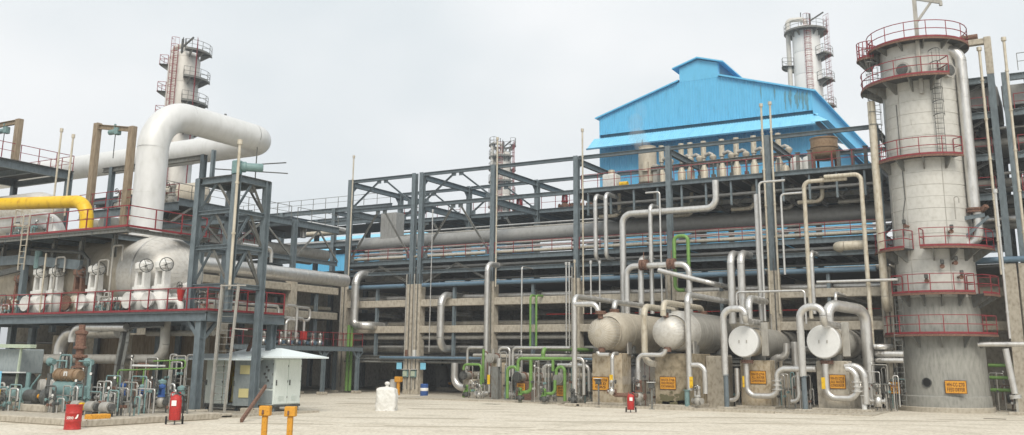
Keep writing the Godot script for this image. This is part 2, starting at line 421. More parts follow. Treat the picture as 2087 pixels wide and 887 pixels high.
func valve(label: String, at: Vector3, sc: float, body: String, bonnet: String, wheel_axis: Vector3, fl := "rust", axis := Vector3.RIGHT, group := "") -> Node3D:
	# a gate valve: body between two flanges, bonnet, yoke with a slot, gearbox and handwheel
	var t := thing("gate_valve", label, "valve", at, group)
	var up := Vector3.UP
	var hb := 0.42 * sc
	var cb := at + up * hb
	part(t, "body", S().lathe(at, up, [Vector2(0, 0), Vector2(0.2, 0) * sc, Vector2(0.3, 0.1) * sc, Vector2(0.34, 0.35) * sc, Vector2(0.33, 0.62) * sc, Vector2(0.25, 0.72) * sc, Vector2(0.25, 0.8) * sc, Vector2(0, 0.8) * sc], 20), body)
	for sg in [-1.0, 1.0]:
		var pp: Vector3 = cb + axis * 0.3 * sc * sg
		part(t, "port", S().cyl(pp, pp + axis * 0.2 * sc * sg, 0.17 * sc, 16), body)
		part(t, "flange", S().lathe(pp + axis * 0.2 * sc * sg, axis * sg, [Vector2(0, 0), Vector2(0.28, 0) * sc, Vector2(0.28, 0.08) * sc, Vector2(0, 0.08) * sc], 18), fl)
	part(t, "bonnet_flange", S().lathe(at + up * 0.8 * sc, up, [Vector2(0, 0), Vector2(0.33, 0) * sc, Vector2(0.33, 0.1) * sc, Vector2(0.2, 0.1) * sc, Vector2(0.2, 0.16) * sc, Vector2(0, 0.16) * sc], 20), bonnet)
	var y := S()
	for sg in [-1.0, 1.0]:
		y.bar(at + V(0.2 * sg, 0.9, 0) * sc, at + V(0.17 * sg, 1.46, 0) * sc, 0.26 * sc, 0.12 * sc)
	y.cyl(at + up * 0.9 * sc, at + up * 1.5 * sc, 0.035 * sc, 8)
	part(t, "yoke", y, bonnet)
	part(t, "gearbox", S().lathe(at + up * 1.43 * sc, up, [Vector2(0, 0), Vector2(0.22, 0) * sc, Vector2(0.24, 0.06) * sc, Vector2(0.3, 0.1) * sc, Vector2(0.3, 0.28) * sc, Vector2(0.24, 0.33) * sc, Vector2(0.1, 0.36) * sc, Vector2(0.08, 0.42) * sc, Vector2(0, 0.42) * sc], 20), bonnet)
	var w := S()
	var wc := at + up * 1.62 * sc + wheel_axis * 0.55 * sc
	w.cyl(at + up * 1.62 * sc, wc, 0.03 * sc, 8)
	wheel(w, wc, wheel_axis, 0.23 * sc)
	part(t, "handwheel", w, "machine")
	return t

func ragged(at: Vector3, ux: Vector3, uy: Vector3, a: float, b: float, sd: int) -> Shape:
	# a thin irregular film lying in the ux/uy plane
	var r2 := RandomNumberGenerator.new(); r2.seed = sd
	var poly := PackedVector2Array(); var p1 := r2.randf() * TAU; var p2 := r2.randf() * TAU
	for k in 44:
		var t := TAU * k / 44.0
		var rr := 1.0 + 0.22 * sin(t * 3.0 + p1) + 0.14 * sin(t * 7.0 + p2) + r2.randf_range(-0.09, 0.09)
		poly.append(Vector2(cos(t) * a * rr, sin(t) * b * rr))
	return S().extrude(poly, at, ux, uy, 0.004)
func manifold(label: String, at: Vector3, w: float, h: float, d: float, nn: int, sd: int, mats: Array) -> void:
	# a stand of small-bore tubing with gauges and needle valves
	var r2 := RandomNumberGenerator.new(); r2.seed = sd
	var t := thing("tubing_stand", label, "small piping", at)
	part(t, "stand", S().bar(at + V(-w * 0.5, 0, 0), at + V(-w * 0.5, h * 0.8, 0), 0.05, 0.05).bar(at + V(w * 0.5, 0, 0), at + V(w * 0.5, h * 0.8, 0), 0.05, 0.05).bar(at + V(-w * 0.5, h * 0.55, 0), at + V(w * 0.5, h * 0.55, 0), 0.05, 0.05), "steel_old")
	for k in nn:
		var x := -w * 0.5 + w * (k + 0.5) / nn; var z := r2.randf_range(-d, d) * 0.5; var y := h * r2.randf_range(0.45, 1.05); var x2 := clampf(x + r2.randf_range(-0.9, 0.9), -w * 0.6, w * 0.6)
		var r := r2.randf_range(0.022, 0.05)
		var pts: Array = []
		for q in bend_path([at + V(x, 0, z), at + V(x, y, z), at + V(x2, y, z), at + V(x2, y * r2.randf_range(0.0, 0.5), z)], 3.0, r):
			if q[0] == "s": pts.append(q[2])
			else: pts.append_array(q[1].slice(1))
		pts.push_front(at + V(x, 0, z))
		var cl: Array = [pts[0]]
		for p in pts:
			if (p - cl[-1]).length() > 0.004: cl.append(p)
		part(t, "tube", S().rings(cl, r, 8, false, true), mats[k % mats.size()])
		var vy := y * r2.randf_range(0.3, 0.8)
		part(t, "needle_valve", S().cbox(at + V(x, vy, z), V(0.13, 0.13, 0.13), 0.02).cyl(at + V(x, vy, z), at + V(x, vy, z + 0.2), 0.025, 8).lathe(at + V(x, vy, z + 0.2), V(0, 0, 1), [Vector2(0, 0), Vector2(0.07, 0), Vector2(0.07, 0.03), Vector2(0, 0.03)], 12), ["machine", "rust", "clad", "teal"][r2.randi() % 4])
		if k % 4 == 1:
			var g := part(t, "gauge", S().lathe(at + V(x, y + 0.1, z), V(0.3, 0, 1), [Vector2(0, -0.04), Vector2(0.07, -0.04), Vector2(0.07, 0.03), Vector2(0, 0.03)], 18), "machine")
			part(g, "dial", S().lathe(at + V(x, y + 0.1, z), V(0.3, 0, 1), [Vector2(0, 0.03), Vector2(0.058, 0.03), Vector2(0.058, 0.036), Vector2(0, 0.036)], 18), "white_paint")

const PIPES := [
	["process_pipe","silver pipe looping down beside the twin green pipes",0.32,"clad",[-3.94,5.21,-3.00,-3.94,5.21,1.20,-5.28,5.21,1.20,-5.28,6.13,1.20,-5.28,9.37,1.20,-5.28,9.37,-4.07]],
	["process_pipe","silver C-shaped pipe bend in front of the concrete rack",0.28,"clad",[3.05,3.43,-1.19,3.05,3.43,1.20,3.05,5.64,1.20,3.05,7.44,1.20,3.05,7.44,-1.59]],
	["process_pipe","dull silver pipe curving down below the C-shaped bend",0.27,"clad",[4.68,2.40,1.60,4.68,0.64,1.60,6.05,0.64,1.60]],
	["process_pipe","tall silver pipe with top elbow, beside middle concrete column",0.2,"clad",[7.37,0.36,1.60,7.37,5.92,1.60,7.37,9.60,1.60,7.37,9.60,-4.87]],
	["thin_riser","thin white riser pipe right of the tall elbowed pipe",0.06,"clad",[10.29,0.76,1.60,10.29,5.88,1.60,10.29,9.23,1.60,10.29,9.23,-0.19]],
	["process_pipe","left of two silver hanging loops under the upper deck",0.15,"clad",[15.89,9.61,0.40,15.89,9.61,1.00,15.89,11.96,1.00,15.89,14.14,1.00,15.89,14.14,-0.89]],
	["process_pipe","right of two silver hanging loops under the upper deck",0.15,"clad",[16.69,9.65,-0.19,16.69,9.65,1.00,16.69,11.91,1.00,16.69,14.22,1.00,16.69,14.22,-1.03]],
	["process_pipe","long silver pipe stepping up from riser to the upper deck",0.22,"clad",[18.13,5.76,1.40,18.13,9.75,1.40,18.13,12.56,1.40,24.81,12.56,1.40,24.81,14.37,1.40]],
	["process_pipe","slim silver riser with short top elbow left of green loop",0.15,"clad",[20.22,5.73,1.50,20.22,10.30,1.50,20.22,13.05,1.50,20.22,13.05,-0.76]],
	["thin_riser","thin white riser bent left at its top beside green loop",0.065,"clad",[21.00,5.71,1.70,21.00,10.24,1.70,21.00,13.87,1.70,19.99,13.87,1.70]],
	["green_pipe","bright green inverted U pipe loop above the exchangers",0.12,"green",[22.53,7.23,1.60,21.90,7.23,1.60,21.90,8.90,1.60,21.90,10.80,1.60,22.87,10.80,1.60,22.87,8.70,1.60]],
	["process_pipe","short silver header with two rusty flanged joints and bent ends",0.2,"clad",[18.71,5.72,2.20,18.71,8.86,2.20,20.92,8.86,2.20,23.09,8.86,2.20,23.09,5.65,2.20]],
	["process_pipe","fat silver hooked pipe above and behind the left white disc",0.22,"clad",[27.72,5.11,5.00,27.72,6.38,5.00,27.72,6.38,1.29]],
	["process_pipe","stubby silver riser left of the slim riser under header",0.19,"clad",[19.65,5.55,2.00,19.65,7.00,2.00,19.65,9.45,2.00,19.65,9.45,-1.00]],
	["process_pipe","left of the paired hooked silver risers",0.24,"clad",[25.81,5.01,2.00,25.81,7.46,2.00,25.81,9.46,2.00,25.81,9.46,-0.49]],
	["process_pipe","right of the paired hooked silver risers",0.24,"clad",[26.47,5.00,2.00,26.47,7.44,2.00,26.47,9.46,2.00,26.47,9.46,-0.69]],
	["process_pipe","straight capped silver stack pipe before the rack column",0.16,"clad",[27.50,5.16,1.50,27.50,12.46,1.50,27.50,13.22,1.50]],
	["thin_riser","thin pale riser bent right at its top beside capped stack pipe",0.08,"clad",[27.83,5.14,1.90,27.83,12.38,1.90,27.83,13.90,1.90,29.49,13.90,1.90]],
	["thin_riser","thin pale riser bent right, ending above the exchangers",0.075,"clad",[29.11,8.00,1.60,29.11,11.70,1.60,29.11,13.08,1.60,30.50,13.08,1.60]],
	["process_pipe","cream pipe rising and bending right below the deck edge",0.13,"cream",[30.57,5.27,1.60,30.57,12.22,1.60,30.57,13.75,1.60,33.18,13.75,1.60]],
	["process_pipe","cream pipe crossing right under deck then dropping beside the tower",0.13,"cream",[31.88,13.92,1.80,32.47,13.92,1.80,34.04,13.92,1.80,34.04,3.68,1.80]],
	["process_pipe","short hooked silver riser between cream pipes",0.13,"clad",[30.78,5.56,1.60,30.78,7.94,1.60,30.78,9.36,1.60,30.78,9.36,-0.90]],
	["process_pipe","fat horizontal cream pipe stub left of the tower",0.28,"cream",[32.21,9.67,-3.00,32.21,9.67,1.20,33.25,9.67,1.20,34.00,9.67,1.20]],
	["thin_riser","thin horizontal silver pipe left of the tower's lower platform",0.09,"clad",[31.15,7.43,2.20,35.76,7.43,2.20]],
	["thin_riser","thin horizontal white pipe above the white disc exchangers",0.07,"clad",[26.29,5.83,2.60,26.29,6.92,2.60,30.49,6.92,2.60,30.49,4.94,2.60]],
	["process_pipe","slim silver pipe sloping back above the big arch",0.1,"clad",[32.36,6.27,3.00,32.36,6.62,3.00,32.36,6.70,3.00,32.36,6.70,-8.73]],
	["process_pipe","tall pale standpipe at the tower's left side",0.23,"cream",[34.86,5.86,-1.58,34.86,5.86,1.30,34.86,14.38,1.30,34.86,18.47,1.30]],
	["process_pipe","riser left of the ribbed exchanger with pipe running back",0.16,"clad",[18.30,0.63,9.30,18.30,3.65,9.30,18.30,6.46,9.30,18.30,6.46,-0.81]],
	["process_pipe","short silver branch dropping onto the left ribbed exchanger head",0.16,"clad",[18.34,5.96,9.30,19.88,5.96,9.30,19.88,5.49,9.30]],
	["process_pipe","silver outlet bend on top of the left ribbed exchanger shell",0.17,"clad",[20.00,5.77,7.21,20.00,6.19,7.21,20.00,6.19,2.96]],
	["process_pipe","small drain bend under the left ribbed exchanger head",0.11,"clad",[20.00,3.19,9.69,20.00,3.00,9.69,20.75,3.00,9.69]],
	["process_pipe","slim drop pipe with yellow tag before left exchanger pier",0.11,"clad",[21.02,1.15,9.90,21.02,1.97,9.90,21.02,3.06,9.90,21.02,3.06,9.10,20.90,3.06,9.10]],
	["steam_drain_pipe","rusty red drain pipe low between the two ribbed exchangers",0.12,"rust",[21.00,1.04,9.90,21.00,0.74,9.90,22.57,0.74,9.90]],
	["process_pipe","beige riser left of right ribbed exchanger, running back on top",0.19,"cream",[23.17,2.49,8.60,22.52,2.49,8.60,22.52,3.67,8.60,22.52,5.80,8.60,22.52,5.80,3.77]],
	["process_pipe","cream arch pipe over the right ribbed exchanger",0.17,"cream",[24.00,5.20,9.33,24.00,5.98,9.33,24.00,5.98,2.62,24.00,5.62,2.62]],
	["process_pipe","drain pipe bent left under right ribbed exchanger head",0.13,"clad",[24.00,3.33,9.15,24.00,3.00,9.15,22.31,3.00,9.15,22.31,1.22,9.15]],
	["process_pipe","tall silver riser before the right ribbed exchanger shell",0.17,"clad",[25.20,1.03,8.60,25.20,3.12,8.60,25.20,6.44,8.60,25.20,6.44,-0.99]],
	["process_pipe","short bent silver loop beside the mossy concrete pier",0.14,"clad",[25.36,2.46,8.60,26.11,2.46,8.60,26.11,0.89,8.60]],
	["process_pipe","silver arch pipe dropping behind left white disc",0.19,"clad",[26.97,1.88,7.60,26.97,3.68,7.60,26.97,5.62,7.60,28.25,5.62,7.60,28.25,4.91,7.60,28.25,4.91,4.52]],
	["process_pipe","silver U pipe with bellows below the left white disc",0.16,"clad",[27.80,2.55,6.25,27.80,0.79,6.25,29.52,0.79,6.25,29.52,2.29,6.25,31.69,2.29,6.25]],
	["process_pipe","silver S-bend beside the left white disc exchanger shell",0.21,"clad",[28.55,2.27,3.50,28.55,2.93,3.50,29.45,2.93,3.50,29.45,3.77,3.50]],
	["process_pipe","fat silver vertical pipe between the two white discs",0.24,"clad",[29.74,3.87,2.60,29.74,2.29,2.60]],
	["process_pipe","silver arch pipe dropping behind right white disc",0.2,"clad",[31.26,1.90,7.40,31.26,3.69,7.40,31.26,5.66,7.40,32.53,5.66,7.40,32.53,4.74,7.40,32.53,4.74,2.61]],
	["process_pipe","silver U pipe with bellows below the right white disc",0.17,"clad",[32.20,2.59,6.09,32.20,0.77,6.09,33.80,0.77,6.09,33.80,2.34,6.09,33.29,2.34,6.09]],
	["process_pipe","curved silver pipe dropping right of the right disc's bellows",0.2,"clad",[33.11,2.47,5.40,34.10,2.47,5.40,34.10,0.46,5.40]],
	["process_pipe","upper of three short pipes joining the tower skirt",0.16,"clad",[34.25,3.59,2.50,34.89,3.59,2.50,34.89,3.59,-1.00]],
	["process_pipe","middle of three short pipes joining the tower skirt",0.17,"clad",[35.79,3.18,2.30,34.24,3.18,2.30,34.24,3.18,-1.00]],
	["process_pipe","lower of three short pipes joining the tower skirt",0.15,"clad",[35.77,2.82,2.40,34.29,2.82,2.40,34.29,2.82,-1.00]],
	["process_pipe","large silver downcomer pipe on the tower's right side",0.33,"clad",[40.03,11.54,0.60,40.03,16.71,0.60,40.03,21.30,0.60,39.20,21.30,0.60]],
	["process_pipe","narrower silver pipe bending into tower below the downcomer",0.25,"clad",[39.30,9.44,0.60,40.16,9.44,0.60,40.16,11.10,0.60,40.16,11.39,0.60]],
	["green_pipe","left of two green pipes standing at the rack corner",0.12,"green",[-5.78,0.15,1.20,-5.78,2.68,1.20,-5.78,5.25,1.20]],
	["green_pipe","right of two green pipes standing at the rack corner",0.12,"green",[-5.59,0.15,1.00,-5.59,2.68,1.00,-5.59,5.26,1.00]],
	["green_pipe","left of two thin green risers in the rack's middle bay",0.08,"green",[10.79,3.61,1.20,10.79,5.19,1.20,10.79,7.21,1.20,10.79,7.21,0.41]],
	["green_pipe","right of two thin green risers in the rack's middle bay",0.08,"green",[11.27,3.61,1.20,11.27,5.19,1.20,11.27,7.20,1.20,11.27,7.20,0.25]],
	["green_pipe","thick green pipe turning right above the small exchangers",0.13,"green",[14.40,2.72,6.00,14.40,3.38,6.00,14.40,3.38,-1.43]],
	["green_pipe","horizontal green cooling water header over small exchangers",0.1,"green",[13.33,1.94,7.40,13.33,2.75,7.40,14.90,2.75,7.40,17.22,2.75,7.40]],
	["green_pipe","green drop pipe left under the horizontal header",0.11,"green",[14.27,2.68,7.40,14.27,0.66,7.40,13.50,0.66,7.40,13.50,0.09,7.40]],
	["green_pipe","green drop pipe right under the horizontal header",0.1,"green",[15.85,2.70,7.40,15.85,1.98,7.40]],
	["green_pipe","green arch pipe before the rightmost small exchanger",0.1,"green",[16.35,1.78,7.90,16.35,2.25,7.90,16.93,2.25,7.90,16.93,0.21,7.90]],
	["green_pipe","low green pipe bend at the rightmost small exchanger's foot",0.1,"green",[16.25,1.45,7.90,16.25,0.63,7.90,15.35,0.63,7.90,15.35,0.25,7.90]],
	["green_pipe","green arch pipe before the middle small exchanger",0.1,"green",[12.21,0.22,6.80,12.21,2.20,6.80,12.89,2.20,6.80,12.89,1.96,6.80]],
	["green_pipe","green pipe bend above the leftmost small exchanger",0.09,"green",[7.14,1.94,4.20,7.14,2.31,4.20,8.59,2.31,4.20,8.59,0.61,4.20]],
	["green_pipe","tall green pipe right of the leftmost small exchanger",0.09,"green",[8.62,1.10,4.00,8.62,2.43,4.00,8.62,3.36,4.00]],
	["green_pipe","low green pipe bend at the leftmost small exchanger's foot",0.09,"green",[8.39,0.55,4.40,7.31,0.55,4.40,7.31,-0.04,4.40]],
	["thin_riser","slim white pipe bend beside the middle sign pier",0.09,"clad",[10.77,3.09,5.50,10.77,3.44,5.50,11.61,3.44,5.50,11.61,1.56,5.50]],
	["thin_riser","slim white header over the small green-piped exchangers",0.09,"clad",[11.97,1.57,5.70,11.97,3.44,5.70,16.20,3.44,5.70]],
	["thin_riser","slim white pipe bend above the leftmost small exchanger",0.09,"clad",[7.04,2.01,3.60,7.04,3.47,3.60,8.36,3.47,3.60]],
	["process_pipe","short silver bend behind the rightmost small exchanger",0.12,"clad",[14.30,1.55,5.80,14.30,2.32,5.80,15.05,2.32,5.80]],
	["process_pipe","silver pipe turning down beside the left exchanger pier",0.12,"clad",[15.78,2.34,6.60,17.98,2.34,6.60,17.98,0.79,6.60]],
	["process_pipe","slim silver hook pipe with rust mark left of concrete pier",0.1,"clad",[17.92,2.77,8.20,18.38,2.77,8.20,18.38,0.63,8.20]],
	["process_pipe","low horizontal silver pipe near the middle sign pier",0.13,"clad",[8.73,0.44,5.20,9.83,0.44,5.20]],
	["thin_riser","slim white pipe with yellow marking by the middle sign",0.09,"clad",[9.99,2.21,5.40,9.99,0.51,5.40]],
	["process_pipe","fat cream pipe running back to the silver loop pipe",0.5,"clad",[-5.00,8.63,22.00,-5.00,8.63,11.40,-5.00,8.63,2.81]],
	["process_pipe","white pipe with open downturned end below grey beam",0.24,"clad",[-9.00,12.16,3.58,-9.00,13.37,3.58,-9.00,13.37,-2.20]],
	["process_pipe","horizontal cream pipe in front of the blue shed wall",0.2,"cream",[-14.76,13.54,-3.00,-10.00,13.54,-3.00]],
	["thin_riser","white swan-neck pipe above the fat cream pipe",0.13,"clad",[-4.00,9.18,12.15,-4.00,10.15,12.15,-4.00,10.15,15.00]],
	["thin_riser","slim white pipe loop above the small valve platform",0.11,"clad",[-5.50,6.31,18.00,-5.50,6.31,10.92,-5.50,6.31,9.53,-5.50,5.61,9.53]],
	["thin_riser","slim white manifold pipe above the small valve platform",0.11,"clad",[-5.20,5.50,18.00,-5.20,5.50,11.16,-5.20,5.50,7.09,-5.20,4.07,7.09]],
	["thin_riser","slim white standing loop beside concrete rack column",0.11,"clad",[-5.00,4.04,8.13,-5.00,6.38,8.13,-5.00,6.38,9.26]],
	["thin_riser","slim white square loop right of the manifold pipe",0.11,"clad",[-5.60,6.34,7.78,-5.60,6.34,6.06,-5.60,5.40,6.06,-5.60,5.40,7.06]],
	["thin_riser","left slim white drop pipe onto the valve platform",0.11,"clad",[-5.00,4.01,9.21,-5.00,5.34,9.21,-5.00,5.34,8.35]],
]
const POLES := [
	["vent_pole","thin rusty-cream pole on the rack's left end column",0.06,"cream",[-6.69,19.24,0.45,-6.69,8.17,0.45]],
	["vent_pole","thin cream pole on the rack column before far middle tower",0.06,"cream",[7.40,19.28,0.45,7.40,7.96,0.45]],
	["vent_pole","thin cream pole left of the blue building",0.06,"cream",[14.64,19.13,0.45,14.64,5.86,0.45]],
	["vent_pole","left of two cream poles rising before the blue building",0.07,"cream",[27.81,19.35,0.45,27.81,5.66,0.45]],
	["vent_pole","right of two cream poles rising before the blue building",0.07,"cream",[28.40,19.41,0.45,28.40,5.65,0.45]],
	["vent_pole","left of two thin poles beside the yellow pipe",0.06,"cream",[-8.78,16.28,26.00,-8.78,10.94,26.00]],
	["vent_pole","right of two thin poles beside the yellow pipe",0.06,"cream",[-7.56,15.77,26.00,-7.56,10.86,26.00]],
	["vent_pole","cream pole before the steel frame tower",0.07,"cream",[10.83,12.63,29.95,10.83,5.68,29.95]],
	["vent_pole","rusty pole left of the right grey columns",0.08,"cream",[41.09,21.17,0.45,41.09,7.67,0.45]],
	["vent_pole","rusty pole with dark tip at the right picture edge",0.08,"cream",[42.44,21.57,0.45,42.44,3.82,0.45]],
	["vent_pole","grey pole low right of the tower's red platform",0.07,"clad",[41.27,12.24,2.00,41.27,4.05,2.00]],
	["vent_pole","slim white rod left of middle pump piping",0.04,"clad",[1.92,13.98,1.00,1.92,3.17,1.00]],
	["vent_pole","white thin tube beside left riser of ribbed exchanger",0.06,"clad",[13.87,9.30,1.60,13.87,3.15,1.60]],
	["vent_pole","second white thin tube beside left riser of ribbed exchanger",0.05,"clad",[14.20,9.27,1.80,14.20,3.14,1.80]],
	["vent_pole","cream thin tube behind left ribbed exchanger, by concrete column",0.05,"cream",[14.33,9.49,1.20,14.33,3.82,1.20]],
	["vent_pole","white thin tube above left ribbed exchanger head",0.06,"clad",[15.82,9.31,1.70,15.82,5.79,1.70]],
	["vent_pole","white thin tube right of the one above exchanger head",0.06,"clad",[16.49,9.28,1.70,16.49,5.78,1.70]],
]
const SIGNS := [
	["orange sign on the tower skirt",38.36,1.40,2.20,1.12,0.72,["HH-CC-270","FEED DRYER"]],
	["orange sign half hidden behind push-button stand on tan pier",19.59,1.32,8.43,1.09,0.80,["HH-EE-270A","FEED","GAS"]],
	["orange sign on the mossy concrete pier",23.76,1.42,8.23,0.99,0.72,["HH-EE-270B","FEED PREHEAT","EXCHANGER"]],
	["orange sign on the pier under the left white disc",28.27,1.79,5.58,0.94,0.75,["HH-EE-271A","ALL WATER","CONDENSER"]],
	["orange sign on the pier under the right white disc",32.71,1.63,5.58,0.87,0.77,["HH-EE-271B","ALL WATER","CONDENSER"]],
	["narrow orange sign on the middle exchanger pier",9.53,1.33,3.93,0.51,0.76,["HH EE","272","FEED","COOL"]],
	["small orange sign below the leftmost small exchanger",6.95,0.18,3.55,0.61,0.43,["HH-EE","273"]],
	["small orange sign below the middle small exchanger",12.52,0.92,5.55,0.67,0.50,["HH-EE","274A"]],
	["orange sign below the rightmost small exchanger",15.93,0.78,6.55,0.56,0.69,["HH-EE","274B","FEED"]],
	["dim orange sign in the shade left of the tower foot",34.97,1.27,1.00,0.62,0.70,["HH-PP","275"]],
]

func _ready() -> void:
	rng.seed = 7
	# ---- camera
	var cam := Camera3D.new(); cam.name = "camera"; add_child(cam)
	cam.transform = Transform3D(Basis(Vector3(0.866278, 0.009575, -0.499471), Vector3(0.098221, 0.977036, 0.189085), Vector3(0.489811, -0.212859, 0.845444)), Vector3(44.212, 2.600, 61.742))
	cam.near = 0.5; cam.far = 4000.0
	cam.projection = Camera3D.PROJECTION_FRUSTUM
	cam.size = 0.5 * 887.0 / 1943.4
	cam.frustum_offset = Vector2(0.0, -0.5 * 131.5 / 1943.4)
	cam.current = true
	# ---- sky, light, exposure
	var we := WorldEnvironment.new(); we.name = "environment"; add_child(we)
	var e := Environment.new(); we.environment = e
	e.background_mode = Environment.BG_SKY
	var sky := Sky.new(); e.sky = sky
	var pan := PanoramaSkyMaterial.new(); pan.panorama = sky_image(); sky.sky_material = pan
	pan.energy_multiplier = 1.0
	e.tonemap_mode = Environment.TONE_MAPPER_LINEAR
	e.tonemap_exposure = 1.85
	e.sdfgi_enabled = true; e.ssao_enabled = true; e.ssil_enabled = true
	e.fog_enabled = true; e.fog_density = 0.0009; e.fog_light_color = Color(0.93, 0.95, 0.97)
	e.volumetric_fog_enabled = true; e.volumetric_fog_density = 0.0
	var sun := DirectionalLight3D.new(); sun.name = "sun"; add_child(sun)
	sun.light_color = Color(1.0, 0.97, 0.92); sun.light_energy = 0.5; sun.light_angular_distance = 30.0
	sun.shadow_enabled = true
	sun.look_at_from_position(V(55, 75, 72), V(15, 0, 10))
	materials()
	print("setting"); setting()
	print("rack"); pipe_rack()
	wing()
	print("building"); blue_building()
	print("tower"); main_tower()
	far_towers()
	right_structure()
	print("left unit"); left_unit()
	print("exchangers"); exchangers()
	small_exchangers()
	print("pipes")
	for q in PIPES: pipe(q[0], q[1], q[2], q[3], q[4])
	for q in POLES: pipe(q[0], q[1], q[2], q[3], q[4])
	deck_equipment()
	ground_left()
	yard_things()
	steam()
	clutter()

func sky_image() -> ImageTexture:
	var nz := FastNoiseLite.new(); nz.seed = 5; nz.frequency = 1.5; nz.fractal_octaves = 5
	var w := 768; var h := 384
	var im := Image.create(w, h, false, Image.FORMAT_RGBF)
	for y in h:
		var th := PI * (y + 0.5) / h; var st := sin(th); var ct := cos(th)
		for x in w:
			var ph := TAU * (x + 0.5) / w
			var d := Vector3(st * sin(ph), ct * 1.8, st * cos(ph))
			var k := smoothstep(-0.45, 0.5, nz.get_noise_3dv(d))
			var col := Color(0.43, 0.462, 0.482).lerp(Color(0.54, 0.549, 0.557), k)
			if ct < 0.0: col = Color(0.3, 0.29, 0.27)
			im.set_pixel(x, y, col)
	return ImageTexture.create_from_image(im)

func setting() -> void:
	struct("ground", S().quad_shape(V(-1500, 0, -1500), V(1500, 0, -1500), V(1500, 0, 1500), V(-1500, 0, 1500), V(0, 1, 0)), "ground")
	# pads and kerbs
	struct("kerb", S().box(V(24.4, 0.07, 9.55), V(11.6, 0.14, 0.3)), "concrete")
	struct("kerb", S().box(V(32.3, 0.07, 7.75), V(4.0, 0.14, 0.3)), "concrete")
	struct("pavement", S().box(V(26.0, 0.03, 0.5), V(18.0, 0.06, 17.0)), "concrete")
	struct("pavement", S().box(V(10.0, 0.04, 4.0), V(13.0, 0.08, 7.0)), "concrete")
	struct("pavement", S().box(V(14.0, 0.03, -11.0), V(64.0, 0.06, 18.0)), "concrete")
	struct("pavement", S().box(V(1.0, 0.05, 27.6), V(21.0, 0.1, 7.0)), "concrete")
	# damp film in front of the yellow posts and old stains, thin with ragged outlines
	var dx := V(0.86, 0, -0.5); var dz := V(0.5, 0, 0.86)
	struct("damp_patch", ragged(V(20.9, 0.002, 38.25), dx, -dz, 3.4, 0.62, 4), "damp")
	for q in [[18.0, 25.0, 3.0, 0.5], [26.0, 22.0, 4.2, 0.4], [30.5, 14.5, 3.5, 0.35], [36.5, 12.5, 2.6, 0.4], [14.5, 17.0, 2.4, 0.5], [22.0, 29.0, 3.4, 0.3], [8.0, 14.5, 3.0, 0.6], [40.0, 9.0, 2.4, 0.3], [16.0, 31.5, 2.0, 0.35], [33.0, 18.0, 3.0, 0.25], [28.0, 27.0, 2.6, 0.22], [4.0, 8.5, 2.5, 0.6]]:
		struct("ground_stain", ragged(V(q[0], 0.002, q[1]), dx, -dz, q[2], q[3], int(q[0] * 7.0 + q[1])), "stain")
	# slab joints filled with sealant
	for k in [2, 5]:
		struct("slab_joint", S().box(V(-4.0 + k * 6.0, 0.003, 26.0), V(0.022, 0.006, 34.0)), "stain")
	for k in [1, 3]:
		struct("slab_joint", S().box(V(22.0, 0.0025, 11.6 + k * 6.0), V(58.0, 0.005, 0.022)), "stain")
	# manhole frames in the yard
	for p in [V(13.2, 0, 10.4), V(40.5, 0, 7.2)]:
		struct("manhole_cover", S().box(p + V(0, 0.006, 0), V(1.0, 0.012, 0.7)), "damp")

